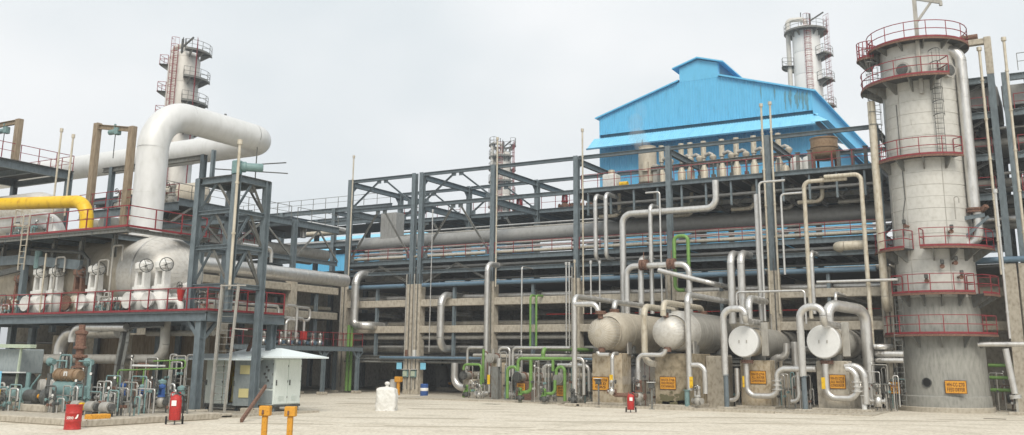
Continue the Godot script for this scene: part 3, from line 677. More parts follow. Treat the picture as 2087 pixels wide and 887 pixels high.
# ---------------- the main pipe rack ----------------
const ORD := ["first", "second", "third", "fourth", "fifth", "sixth", "seventh", "eighth", "ninth"]
var COLX := [-7.2, -0.6, 0.15, 6.85, 13.93, 21.05, 28.0, 34.8]
func pipe_rack() -> void:
	var t := thing("pipe_rack", "long pipe rack of grey steel frames on concrete columns", "pipe rack", V(14, 0, 0))
	for x in COLX:
		for z in [0.0, -7.0, -14.0]:
			if z < 0.0 and x == -0.6: continue
			part(t, "concrete_column", S().cbox(V(x, 4.2, z - 0.02), V(0.66, 8.4, 0.75), 0.03), "concrete")
			var top := 17.36 if z > -10.0 else 14.8
			part(t, "steel_column", S().ibeam(V(x, 8.4, z), V(x, top, z), 0.4, 0.36, 0.035), "steel")
			part(t, "base_plate", S().box(V(x, 8.42, z), V(0.6, 0.05, 0.6)), "steel")
	var bays := [[-7.2, -0.6], [0.15, 6.85], [6.85, 13.93], [13.93, 21.05], [21.05, 28.0], [28.0, 34.8]]
	for b in bays:
		var x0: float = b[0] + 0.2; var x1: float = b[1] - 0.2; var mid := (x0 + x1) * 0.5
		for lv in [[17.2, 0.26, 0.0], [17.2, 0.26, -7.0], [14.7, 0.3, 0.0], [14.7, 0.34, -7.0], [10.22, 0.36, 0.0], [10.22, 0.36, -7.0], [9.35, 0.28, 0.0], [14.6, 0.34, -14.0], [10.2, 0.36, -14.0]]:
			part(t, "beam", S().ibeam(V(x0, lv[0], lv[2]), V(x1, lv[0], lv[2]), lv[1], 0.24, 0.025), "steel")
		for zz in [0.0, -7.0, -14.0]:
			for lv in [[6.92, 0.54], [4.9, 0.54]]:
				part(t, "concrete_beam", S().cbox(V(mid, lv[0], zz), V(x1 - x0 - 0.16, lv[1], 0.5), 0.03), "concrete")
		part(t, "beam", S().ibeam(V(x0, 2.75, 0.05), V(x1, 2.75, 0.05), 0.3, 0.3), "steel_old")
		part(t, "tie_pipe", S().cyl(V(x0, 2.42, 0.25), V(x1, 2.42, 0.25), 0.08, 12), "steel_old")
		# short steel posts at mid bay
		for q in [[7.19, 8.1], [5.17, 6.65], [2.9, 4.63]]:
			part(t, "post", S().ibeam(V(mid, q[0], 0.05), V(mid, q[1], 0.05), 0.26, 0.2), "steel")
			part(t, "cross_beam", S().ibeam(V(mid, q[1] - 0.6, -0.1), V(mid, q[1] - 0.6, -7.0), 0.25, 0.18), "steel_old")
		# braces
		if b[0] < 6.0 or b[0] > 100.0:
			for zz in [0.0, -7.0]:
				part(t, "brace", S().channel(V(x0, 14.95, zz), V(mid - 0.3, 17.05, zz), 0.13, 0.11), "steel")
				part(t, "brace", S().channel(V(mid + 0.3, 17.05, zz), V(x1, 14.95, zz), 0.13, 0.11), "steel")
				part(t, "brace", S().channel(V(x0, 10.5, zz), V(mid - 0.3, 14.5, zz), 0.14, 0.11), "steel_old")
				part(t, "brace", S().channel(V(mid + 0.3, 14.5, zz), V(x1, 10.5, zz), 0.14, 0.11), "steel_old")
			part(t, "brace", S().channel(V(mid, 10.0, 0.0), V(x1, 8.5, 0.0), 0.13, 0.11), "steel_old")
			part(t, "brace", S().channel(V(mid, 10.0, -0.3), V(x0, 8.5, -0.3), 0.13, 0.11), "steel_old")
		# floors
		part(t, "floor_or_shade_slab", S().box(V((x0 + x1) * 0.5, 10.44, -9.8), V(b[1] - b[0] - 0.3, 0.06, 18.6)), "grating")  # walkway floor, carried back to the added wall to shut out light
		part(t, "floor_or_shade_slab", S().box(V((x0 + x1) * 0.5, 8.3, -10.1), V(b[1] - b[0] - 0.5, 0.12, 18.2)), "grating")  # added floor in dark steel, there to darken the rack interior
		part(t, "floor_or_shade_slab", S().box(V((x0 + x1) * 0.5, 2.98, -10.2), V(b[1] - b[0] - 0.5, 0.12, 18.0)), "grating")  # lowest added floor, dark steel too, shades the ground bays
		var dz0 := -0.2 if b[0] > 13.0 else -7.2
		part(t, "floor_or_shade_slab", S().box(V((b[0] + b[1]) * 0.5, 14.9, (dz0 - 14.2) * 0.5), V(b[1] - b[0] - 0.02, 0.06, absf(dz0 + 14.2))), "grating")
		var k := x0 + 0.7
		while k < x1:
			part(t, "joist", S().ibeam(V(k, 14.62, dz0), V(k, 14.62, -14.0), 0.26, 0.14, 0.02), "steel_old")
			k += 1.4
		k = x0 + 1.0
		while k < x1:
			part(t, "joist", S().ibeam(V(k, 10.2, -0.15), V(k, 10.2, -14.0), 0.26, 0.14, 0.02), "steel")
			k += 1.6
		rail(t, [V(b[0] + 0.3, 10.47, 0.22), V(b[1] - 0.3, 10.47, 0.22)], "red", 0.85, 1.75)
		rail(t, [V(b[0] + 0.3, 14.93, dz0), V(b[1] - 0.3, 14.93, dz0)], "red", 1.0, 1.2)
		rail(t, [V(b[0] + 0.3, 14.93, -13.9), V(b[1] - 0.3, 14.93, -13.9)], "red", 1.0, 1.2)
	# middle deck with braces, added to darken under the upper deck on the right bays
	for b in bays.slice(3):
		for zz in [-2.3, -4.7]:
			part(t, "beam", S().ibeam(V(b[0] + 0.2, 13.5, zz), V(b[1] - 0.2, 13.5, zz), 0.3, 0.2), "steel_old")
		for q in 4:
			var xx: float = lerpf(b[0], b[1], (q + 0.5) / 4.0)
			part(t, "hanger", S().ibeam(V(xx, 12.9, -0.1), V(xx, 14.5, -0.1), 0.14, 0.12, 0.02), "steel")
			part(t, "joist", S().ibeam(V(xx, 13.2, -0.1), V(xx, 13.2, -7.0), 0.2, 0.14, 0.02), "steel_old")
			part(t, "brace", S().channel(V(xx, 13.1, -1.0), V(xx + 0.9, 14.5, -3.4), 0.1, 0.08), "steel_old")
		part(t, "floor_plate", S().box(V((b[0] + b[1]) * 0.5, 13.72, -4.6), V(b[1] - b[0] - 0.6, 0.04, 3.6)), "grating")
	for b in bays.slice(0, 2):
		var mid2: float = (b[0] + b[1]) * 0.5
		for zz in [0.0, -7.0]:
			for q in [[mid2 - 0.35, 17.0], [mid2 + 0.35, 17.0], [mid2 - 0.35, 14.45], [mid2 + 0.35, 14.45], [b[0] + 0.45, 15.05], [b[1] - 0.45, 15.05], [b[0] + 0.45, 10.65], [b[1] - 0.45, 10.65]]:
				part(t, "gusset_plate", S().box(V(q[0], q[1], zz), V(0.42, 0.36, 0.03)), "steel")
	for x in COLX:
		for q in [[-0.2, 0.05, "clad_dull"], [0.12, 0.035, "machine"]]:
			part(t, "conduit", S().cyl(V(x + q[0], 0.4, 0.36 + q[1]), V(x + q[0], 9.2, 0.36 + q[1]), q[1], 8), q[2])
	# transverse girders
	for x in COLX:
		if x == -0.6: continue
		for q in [[17.0, 0.42, -12.6 if x < 10.0 else -7.0], [14.55, 0.5, -14.0], [10.15, 0.5, -14.0]]:
			part(t, "girder", S().ibeam(V(x, q[0], -0.2), V(x, q[0], q[2]), q[1], 0.26, 0.03), "steel")
		for q in [17.0, 14.55]:
			part(t, "haunch", S().extrude(PackedVector2Array([Vector2(0, 0), Vector2(0.6, 0), Vector2(0, -0.6)]), V(x - 0.02, q - 0.2, -0.2), V(0, 0, -1), V(0, 1, 0), 0.03), "steel")
			part(t, "haunch", S().extrude(PackedVector2Array([Vector2(0, 0), Vector2(0.6, 0), Vector2(0, -0.6)]), V(x - 0.02, q - 0.2, -6.8), V(0, 0, 1), V(0, 1, 0), 0.03), "steel")
		part(t, "brace", S().channel(V(x, 10.5, -0.3), V(x, 12.2, -6.8), 0.3, 0.16), "steel")
		for lv in [6.92, 4.9]:
			part(t, "concrete_beam", S().cbox(V(x, lv, -7.0), V(0.42, 0.5, 13.3), 0.03), "concrete")
	# pipes lying in the rack
	solo_run("large_pipe", "large grey pipe lying along the rack above the walkway", V(-9.0, 12.35, -4.0), V(36, 12.35, -4.0), 0.58, "clad_grey")
	solo_run("large_pipe", "large dull pipe under the left end of the walkway", V(-7.0, 9.2, -2.6), V(0.0, 9.2, -2.6), 0.5, "clad_dull")
	for b in bays:
		solo_run("blue_pipe", "blue pipe resting along the concrete columns, %s" % ["leftmost bay", "bay right of the double column", "bay with thin green risers", "bay behind left ribbed exchanger", "bay behind green loop", "bay left of the tower"][bays.find(b)], V(b[0] + 0.5, 8.3, 0.28), V(b[1] - 0.5, 8.3, 0.28), 0.16, "blue_pipe", true)
	solo_run("process_pipe", "pale pipe lying under the middle concrete beams", V(-7.0, 4.3, -0.25), V(13.5, 4.3, -0.25), 0.17, "clad_dull")
	solo_run("walkway_pipe", "thin white pipe on the walkway edge, upper one", V(-7.0, 10.95, -0.35), V(34.6, 10.95, -0.35), 0.07, "clad")
	solo_run("walkway_pipe", "thin rusty-cream pipe on the walkway edge, lower one", V(-7.0, 10.62, -0.2), V(34.6, 10.62, -0.2), 0.08, "cream")
	solo_run("walkway_pipe", "white insulated pipe behind the walkway rail", V(-7.0, 10.75, -1.1), V(34.6, 10.75, -1.1), 0.16, "clad")
	solo_run("red_pipe", "red fire water pipe inside the rack", V(9.5, 6.0, -2.0), V(34.0, 6.0, -2.0), 0.04, "bright_red")
	var row := {}
	for q in [[7.4, 0.22, -1.3], [5.36, 0.18, -1.4], [3.3, 0.25, -1.6], [7.38, 0.18, -2.2], [5.4, 0.24, -2.5], [3.28, 0.2, -3.0], [7.45, 0.28, -3.4], [5.35, 0.16, -3.5], [7.4, 0.2, -4.6], [3.3, 0.25, -4.6], [5.45, 0.28, -4.8], [7.45, 0.25, -5.8], [5.4, 0.2, -6.0], [3.3, 0.3, -6.4], [5.45, 0.3, -7.6], [7.42, 0.22, -8.4], [5.42, 0.24, -9.0], [3.35, 0.35, -9.0], [7.45, 0.25, -10.0], [5.4, 0.25, -11.0], [7.5, 0.3, -12.4], [5.5, 0.35, -12.8]]:
		var lvn: String = "upper" if q[0] > 7.0 else ("middle" if q[0] > 5.0 else "lowest")
		row[lvn] = row.get(lvn, 0) + 1
		var o := solo_run("rack_pipe", "dull pipe inside the rack, %s level, %s from the yard side" % [lvn, ORD[row[lvn] - 1]], V(-7.6, q[0], q[2]), V(35.2, q[0], q[2]), q[1], ["clad_dull", "clad", "clad_beige", "machine"][int(absf(q[2]) * 10.0) % 4], true)
		o.set_meta("group", "pipes inside the concrete rack")
	var thin := [[11.25, -1.8, 0.07, "clad"], [11.6, -2.5, 0.1, "clad_dull"], [11.3, -3.0, 0.06, "rust"], [13.2, -5.6, 0.12, "clad_dull"], [13.6, -6.2, 0.08, "clad"], [9.75, -0.9, 0.07, "clad"], [9.6, -1.6, 0.1, "clad_dull"], [9.8, -2.0, 0.05, "cream"], [8.75, -1.0, 0.09, "machine"]]
	for k in thin.size():
		solo_run("rack_tube", "thin pipe running along the upper steel rack, %s row" % ORD[k], V(-7.4, thin[k][0], thin[k][1]), V(35.0, thin[k][0], thin[k][1]), thin[k][2], thin[k][3], true).set_meta("group", "thin pipes along the upper rack")
	for q in [[9.7, -0.55, "below the walkway"], [13.75, -1.2, "below the upper deck beams"], [3.55, -0.7, "above the lowest beam"]]:
		var ct := thing("cable_tray", "long grey cable tray running along the rack %s" % q[2], "cable tray", V(14, q[0], q[1]))
		var xa := 14.2 if q[0] > 13.0 else -7.2
		part(ct, "tray", S().box(V((xa + 34.6) * 0.5, q[0], q[1]), V(34.6 - xa, 0.02, 0.45)), "clad_grey")
		for sg in [-1.0, 1.0]: part(ct, "side_rail", S().box(V((xa + 34.6) * 0.5, q[0] + 0.06, q[1] + 0.23 * sg), V(34.6 - xa, 0.14, 0.02)), "clad_grey")
		for k in 3: part(ct, "cable", S().cyl(V(xa, q[0] + 0.04, q[1] - 0.12 + k * 0.12), V(34.6, q[0] + 0.04, q[1] - 0.12 + k * 0.12), 0.03, 6), "rubber")
	# things standing in the dark bays at ground level and behind the rack
	var wall := thing("added_back_wall", "added concrete wall closing the back of the rack against light", "wall", V(14, 0, -19.4))
	for k in 19:
		part(wall, "added_wall_panel", S().cbox(V(-30.2 + k * 3.7, 5.2, -19.4), V(3.69, 10.4, 0.25), 0.02), "concrete")  # invented wall, blocks light and view behind the rack
	for k in 9:
		var x := -5.6 + k * 4.1
		pump("dark pump set on the floor under the rack, %s from the left" % ORD[k], V(x, 0.06, -4.0 - 3.0 * (k % 3)), "machine", "pumps under the rack")
	for k in 7:
		var x2 := -4.6 + k * 5.6
		var v := thing("standing_vessel", "dull upright vessel in the shade under the rack, %s from left" % ORD[k], "vessel", V(x2, 0.06, -10.5), "vessels under the rack")
		part(v, "shell", S().lathe(V(x2, 0.06, -10.5), V(0, 1, 0), [Vector2(0, 0), Vector2(0.5, 0), Vector2(0.5, 1.7), Vector2(0.4, 1.95), Vector2(0.2, 2.05), Vector2(0, 2.08)], 18), "clad_dull")
		part(v, "nozzle", S().cyl(V(x2, 2.0, -10.5), V(x2, 2.6, -10.5), 0.09, 10), "machine")
	for q in [[-3.0, "white cylindrical canister on the floor under the rack, left bay"], [4.1, "white cylindrical canister on the floor under the rack, second bay"]]:
		var cpos := V(q[0], 0.06, -1.2)
		var cn := thing("canister", q[1], "canister", cpos)
		part(cn, "shell", S().lathe(cpos, V(0, 1, 0), [Vector2(0, 0), Vector2(0.28, 0), Vector2(0.28, 0.9), Vector2(0.22, 1.0), Vector2(0, 1.02)], 16), "white_paint")
		part(cn, "cap", S().cyl(cpos + V(0, 1.02, 0), cpos + V(0, 1.15, 0), 0.08, 10), "machine")
	# signs and boxes on the double column
	for q in [[-0.6, "left"], [0.15, "right"]]:
		var p := V(q[0], 1.55, 0.46)
		var bx := thing("junction_box", "green-grey junction box on the %s shaft of the double column" % q[1], "electric box", p)
		part(bx, "case", S().cbox(p, V(0.5, 0.55, 0.16), 0.02), "teal")
		part(bx, "lid", S().cbox(p + V(0, 0, 0.1), V(0.38, 0.4, 0.04), 0.015), "pale_green")
		part(bx, "hood", S().box(p + V(0, 0.32, 0.05), V(0.6, 0.03, 0.3)), "white_paint")
		solo("notice_plate", "%s notice plate high on the %s shaft of the double column" % ["brown" if q[1] == "left" else "white", q[1]], "notice", S().box(p + V(0, 1.55, -0.05), V(0.34, 0.5, 0.02)), "rust" if q[1] == "left" else "white_paint", p + V(0, 1.55, -0.05))
	for q in [[-1.25, "left of"], [1.0, "right of"]]:
		solo("blue_notice", "small pale blue notice hung %s the double column" % q[1], "notice", S().box(V(q[0], 2.12, 0.42), V(0.5, 0.5, 0.02)), "blue_light", V(q[0], 2.12, 0.42))

func solo_run(called: String, label: String, a: Vector3, b: Vector3, r: float, m: String, simple := false) -> MeshInstance3D:
	var L := (b - a).length(); var pr: Array = [Vector2(0, 0), Vector2(r, 0)]
	if not simple:
		var nb := int(L / 1.5)
		for i in range(1, nb + 1):
			var h := L * i / (nb + 1.0)
			pr.append_array([Vector2(r, h - 0.03), Vector2(r + 0.012, h - 0.03), Vector2(r + 0.012, h + 0.03), Vector2(r, h + 0.03)])
	pr.append_array([Vector2(r, L), Vector2(0, L)])
	return solo(called, label, "pipe", S().lathe(a, b - a, pr, 14 if r < 0.3 else 26), m, a)
func pump(label: String, at: Vector3, m: String, group := "") -> Node3D:
	var t := thing("pump", label, "pump", at, group)
	part(t, "base_frame", S().cbox(at + V(0, 0.15, 0), V(2.0, 0.3, 0.8), 0.03), "concrete")
	part(t, "motor", S().lathe(at + V(-0.85, 0.62, 0), V(1, 0, 0), [Vector2(0, 0), Vector2(0.2, 0), Vector2(0.28, 0.06), Vector2(0.28, 0.75), Vector2(0.2, 0.82), Vector2(0, 0.82)], 16), m)
	part(t, "coupling", S().cyl(at + V(-0.05, 0.62, 0), at + V(0.35, 0.62, 0), 0.1, 10), "orange")
	part(t, "casing", S().lathe(at + V(0.35, 0.62, 0), V(1, 0, 0), [Vector2(0, 0), Vector2(0.2, 0), Vector2(0.34, 0.1), Vector2(0.34, 0.3), Vector2(0.2, 0.4), Vector2(0.14, 0.4), Vector2(0.14, 0.6), Vector2(0, 0.6)], 18), m)
	part(t, "discharge_nozzle", S().cyl(at + V(0.55, 0.8, 0), at + V(0.55, 1.6, 0), 0.1, 12), m)
	part(t, "motor_foot", S().box(at + V(-0.45, 0.36, 0), V(0.5, 0.14, 0.46)), m)
	part(t, "pump_foot", S().box(at + V(0.55, 0.36, 0), V(0.3, 0.14, 0.4)), m)
	return t

# ---------------- concrete wing left, behind the cabinet ----------------
func wing() -> void:
	var t := thing("pipe_rack", "concrete and steel pipe rack wing running forward at the left", "pipe rack", V(-7.4, 0, 9))
	var zs := [6.2, 13.0, 20.0]
	for z in zs:
		part(t, "concrete_column", S().cbox(V(-7.5, 4.6, z), V(0.7, 9.2, 0.66), 0.03), "concrete")
		part(t, "concrete_column", S().cbox(V(-13.5, 4.6, z), V(0.7, 9.2, 0.66), 0.03), "concrete")
		part(t, "steel_column", S().ibeam(V(-7.5, 9.2, z), V(-7.5, 13.2, z), 0.36, 0.34), "steel")
		part(t, "steel_column", S().ibeam(V(-13.5, 9.2, z), V(-13.5, 13.2, z), 0.36, 0.34), "steel")
		for y in [13.0, 10.0]: part(t, "girder", S().ibeam(V(-7.6, y, z), V(-13.4, y, z), 0.4, 0.24), "steel")
		for y in [7.95, 5.95]: part(t, "concrete_beam", S().cbox(V(-10.5, y, z), V(5.3, 0.5, 0.5), 0.03), "concrete")
	var zz := [0.6, 6.2, 13.0, 20.0]
	for i in 3:
		var a: float = zz[i] + 0.36; var b: float = zz[i + 1] - 0.36
		for y in [7.95, 5.95]:
			part(t, "concrete_beam", S().cbox(V(-7.45, y, (a + b) * 0.5), V(0.5, 0.55, b - a), 0.03), "concrete")
			part(t, "concrete_beam", S().cbox(V(-13.5, y, (a + b) * 0.5), V(0.5, 0.55, b - a), 0.03), "concrete")
		for x in [-7.5, -13.5]:
			part(t, "beam", S().ibeam(V(x, 12.95, a), V(x, 12.95, b), 0.5, 0.26), "steel")
			part(t, "beam", S().ibeam(V(x, 10.2, a), V(x, 10.2, b), 0.34, 0.24), "steel")
		var m := (a + b) * 0.5
		part(t, "brace", S().channel(V(-7.5, 10.4, a), V(-7.5, 12.7, m), 0.13, 0.1), "steel_old")
		part(t, "brace", S().channel(V(-7.5, 12.7, m), V(-7.5, 10.4, b), 0.13, 0.1), "steel_old")
		part(t, "post", S().ibeam(V(-7.4, 6.23, m), V(-7.4, 7.67, m), 0.26, 0.2), "steel")
		part(t, "post", S().ibeam(V(-7.4, 3.6, m), V(-7.4, 5.67, m), 0.26, 0.2), "steel")
		part(t, "floor_or_shade_slab", S().box(V(-14.0, 8.3, m), V(12.6, 0.12, b - a + 0.7)), "grating")  # wing floors from here down are added deep to keep light out
		part(t, "floor_or_shade_slab", S().box(V(-14.0, 6.3, m), V(12.4, 0.1, b - a + 0.7)), "grating")
		part(t, "floor_or_shade_slab", S().box(V(-14.0, 3.5, m), V(12.4, 0.1, b - a + 0.7)), "grating")
		rail(t, [V(-7.6, 13.25, a), V(-7.6, 13.25, b)], "steel_old", 1.0, 1.6)
		part(t, "floor_or_shade_slab", S().box(V(-10.5, 13.22, m), V(5.9, 0.05, b - a)), "grating")
		part(t, "added_wall_panel", S().cbox(V(-20.3, 4.2, m), V(0.2, 8.4, b - a + 0.7), 0.02), "concrete")  # added wall, closes the wing so its inside stays dark
	for k in 5:
		var o := solo_run("rack_pipe", "dull pipe on the upper level of left rack wing, %s row" % ORD[k], V(-8.4 - k * 1.0, 8.62 - 0.05 * (k % 2), 0.5), V(-8.4 - k * 1.0, 8.62 - 0.05 * (k % 2), 20.0), 0.2 + 0.05 * (k % 3), "clad_dull", true)
		o.set_meta("group", "pipes inside the left rack wing")
		o = solo_run("rack_pipe", "cream pipe on the lower level of left rack wing, %s row" % ORD[k], V(-8.5 - k * 1.0, 6.6, 0.5), V(-8.5 - k * 1.0, 6.6, 20.0), 0.18 + 0.04 * (k % 2), "cream", true)
		o.set_meta("group", "pipes inside the left rack wing")
	solo_run("large_pipe", "large dull pipe high inside the left rack wing", V(-9.3, 11.0, 0.4), V(-9.3, 11.0, 22.0), 0.5, "clad_dull")
	solo_run("large_pipe", "large dull pipe under the grey girder of left wing", V(-11.0, 10.9, 0.4), V(-11.0, 10.9, 22.0), 0.55, "clad_beige")
	# small valve platform in front of the wing
	var q := thing("valve_platform", "small grey steel platform with red rail left of green pipes", "platform", V(-5.8, 0, 6))
	for z in [1.4, 5.4, 10.0, 14.0]:
		for x in [-4.6, -6.9]:
			part(q, "column", S().ibeam(V(x, 0.2, z), V(x, 3.2, z), 0.26, 0.24), "steel")
			part(q, "footing", S().cbox(V(x, 0.1, z), V(0.6, 0.2, 0.6), 0.03), "concrete")
		part(q, "beam", S().ibeam(V(-4.6, 3.33, z), V(-6.9, 3.33, z), 0.26, 0.2), "steel")
		for sg in [-1.0, 1.0]:
			part(q, "knee_brace", S().bar(V(-4.6, 2.6, z), V(-4.6, 3.2, z + 0.6 * sg), 0.12, 0.1), "steel")
	part(q, "edge_beam", S().channel(V(-4.5, 3.34, 1.0), V(-4.5, 3.34, 15.0), 0.3, 0.12), "steel")
	part(q, "edge_beam", S().channel(V(-7.0, 3.34, 1.0), V(-7.0, 3.34, 15.0), 0.3, 0.12), "steel")
	part(q, "floor_plate", S().box(V(-5.75, 3.52, 8.0), V(2.6, 0.05, 14.0)), "grating")
	rail(q, [V(-4.5, 3.55, 15.0), V(-4.5, 3.55, 1.0), V(-7.0, 3.55, 1.0)], "red", 1.0, 1.2)
	for k in 8:
		valve("small silver valve on the platform left of green pipes, %s nearest" % ORD[k], V(-5.4, 3.56, 5.0 + k * 0.85), 0.5, "clad", "clad", V(0, 0, 1) if k % 2 else V(1, 0, 0), "blue_pipe", V(1, 0, 0), "valves on the small platform")
	solo("fire_box", "red fire box on the small valve platform", "box", S().cbox(V(-5.0, 4.25, 7.3), V(0.4, 0.6, 0.4), 0.03), "bright_red", V(-5.0, 3.95, 7.3))
	# low rack beams going on to the left behind everything
	var bt := thing("pipe_bridge", "grey steel pipe bridge far left behind the cream pipe", "pipe bridge", V(-20, 0, -7))
	for x in [-14.0, -20.5, -27.0, -33.5, -40.0]:
		for z in [-6.0, -11.0]:
			part(bt, "column", S().ibeam(V(x, 0, z), V(x, 16.3, z), 0.4, 0.36), "steel")
		part(bt, "girder", S().ibeam(V(x, 15.9, -6.0), V(x, 15.9, -11.0), 0.4, 0.25), "steel")
		part(bt, "girder", S().ibeam(V(x, 12.8, -6.0), V(x, 12.8, -11.0), 0.4, 0.25), "steel")
	for z in [-6.0, -11.0]:
		for y in [16.1, 14.9, 12.9, 10.0]: part(bt, "beam", S().ibeam(V(-7.4, y, z), V(-44, y, z), 0.42, 0.25), "steel")
	part(bt, "floor_plate", S().box(V(-25.5, 14.6, -8.5), V(36, 0.06, 4.8)), "grating")
	for fy in [9.7, 6.4, 3.1]: part(bt, "floor_or_shade_slab", S().box(V(-25.8, fy, -9.5), V(36.4, 0.1, 19.4)), "grating")  # added floors that darken the space under the bridge
	rail(bt, [V(-7.6, 16.35, -6.0), V(-44, 16.35, -6.0)], "steel_old", 1.0, 1.5)
	for k in 5:
		solo_run("bridge_pipe", "thin pale pipe on the far left pipe bridge, %s row" % ORD[k], V(-7.4, 13.25, -6.4 - k * 0.85), V(-44, 13.25, -6.4 - k * 0.85), 0.14 + 0.04 * (k % 2), "cream" if k % 2 else "clad", true).set_meta("group", "pipes on the far left bridge")
	# a grey duct box in the second frame
	var dt := thing("duct_box", "grey upright ribbed duct behind the rack's left bay", "duct", V(-6.0, 10.47, -4.0))
	for k in 4:
		part(dt, "duct_panel", S().cbox(V(-6.55 + k * 0.42, 12.75, -4.2), V(0.4, 4.5, 1.2), 0.02), "clad_grey")
	var bw := thing("added_back_wall", "added plain concrete wall giving the far left pipe bridge a dark back", "wall", V(-26, 0, -13))
	for k in 10:
		part(bw, "added_wall_panel", S().cbox(V(-11.5 - k * 3.7, 5.0, -13.0), V(3.66, 10.0, 0.25), 0.02), "concrete")  # added wall, a dark backing for the bridge
	# blue sheds seen through the rack at the left
	var sh := thing("blue_shed", "low blue-walled shed seen through the rack at left", "shed", V(-24, 0, -30))
	for k in 20:
		part(sh, "wall_sheet", ribbed(V(-38 + k * 1.5, 0, -26.0), 1.5, 15.2, V(1, 0, 0), V(0, 0, 1)), "blue_sheet")
	part(sh, "roof", S().extrude(PackedVector2Array([Vector2(0, 15.2), Vector2(-5, 17.6), Vector2(-10, 15.2), Vector2(-10, 15.0), Vector2(-5, 17.4), Vector2(0, 15.0)]), V(-38.3, 0, -25.6), V(0, 0, 1), V(0, 1, 0), -30.6), "blue_light")
	part(sh, "back_wall", S().box(V(-23, 7.5, -35.0), V(29.5, 15.0, 0.2)), "blue_sheet")

func ribbed(o: Vector3, w: float, h: float, ux: Vector3, nrm: Vector3, h2 := -1.0) -> Shape:
	# one corrugated sheet standing at o, width w along ux, trapezoid ribs standing out along nrm; top height h at start, h2 at the end
	var s := S()
	if h2 < 0.0: h2 = h
	var xs: Array = []
	var nr := int(round(w / 0.25))
	for k in nr:
		var b := w * k / nr; var p := w / nr
		xs.append_array([[b, 0.0], [b + p * 0.55, 0.0], [b + p * 0.65, 0.045], [b + p * 0.9, 0.045]])
	xs.append([w, 0.0])
	for i in xs.size() - 1:
		var a: Array = xs[i]; var b2: Array = xs[i + 1]
		var p0: Vector3 = o + ux * a[0] + nrm * a[1]; var p1: Vector3 = o + ux * b2[0] + nrm * b2[1]
		var y0: float = lerpf(h, h2, a[0] / w); var y1: float = lerpf(h, h2, b2[0] / w)
		var d := (p1 - p0).normalized(); var m := nrm - d * nrm.dot(d)
		s.flat(p0, p1, p1 + V(0, y1, 0), p0 + V(0, y0, 0), m.normalized())
	s.flat(o - nrm * 0.02, o + ux * w - nrm * 0.02, o + ux * w - nrm * 0.02 + V(0, h2, 0), o - nrm * 0.02 + V(0, h, 0), -nrm)
	return s

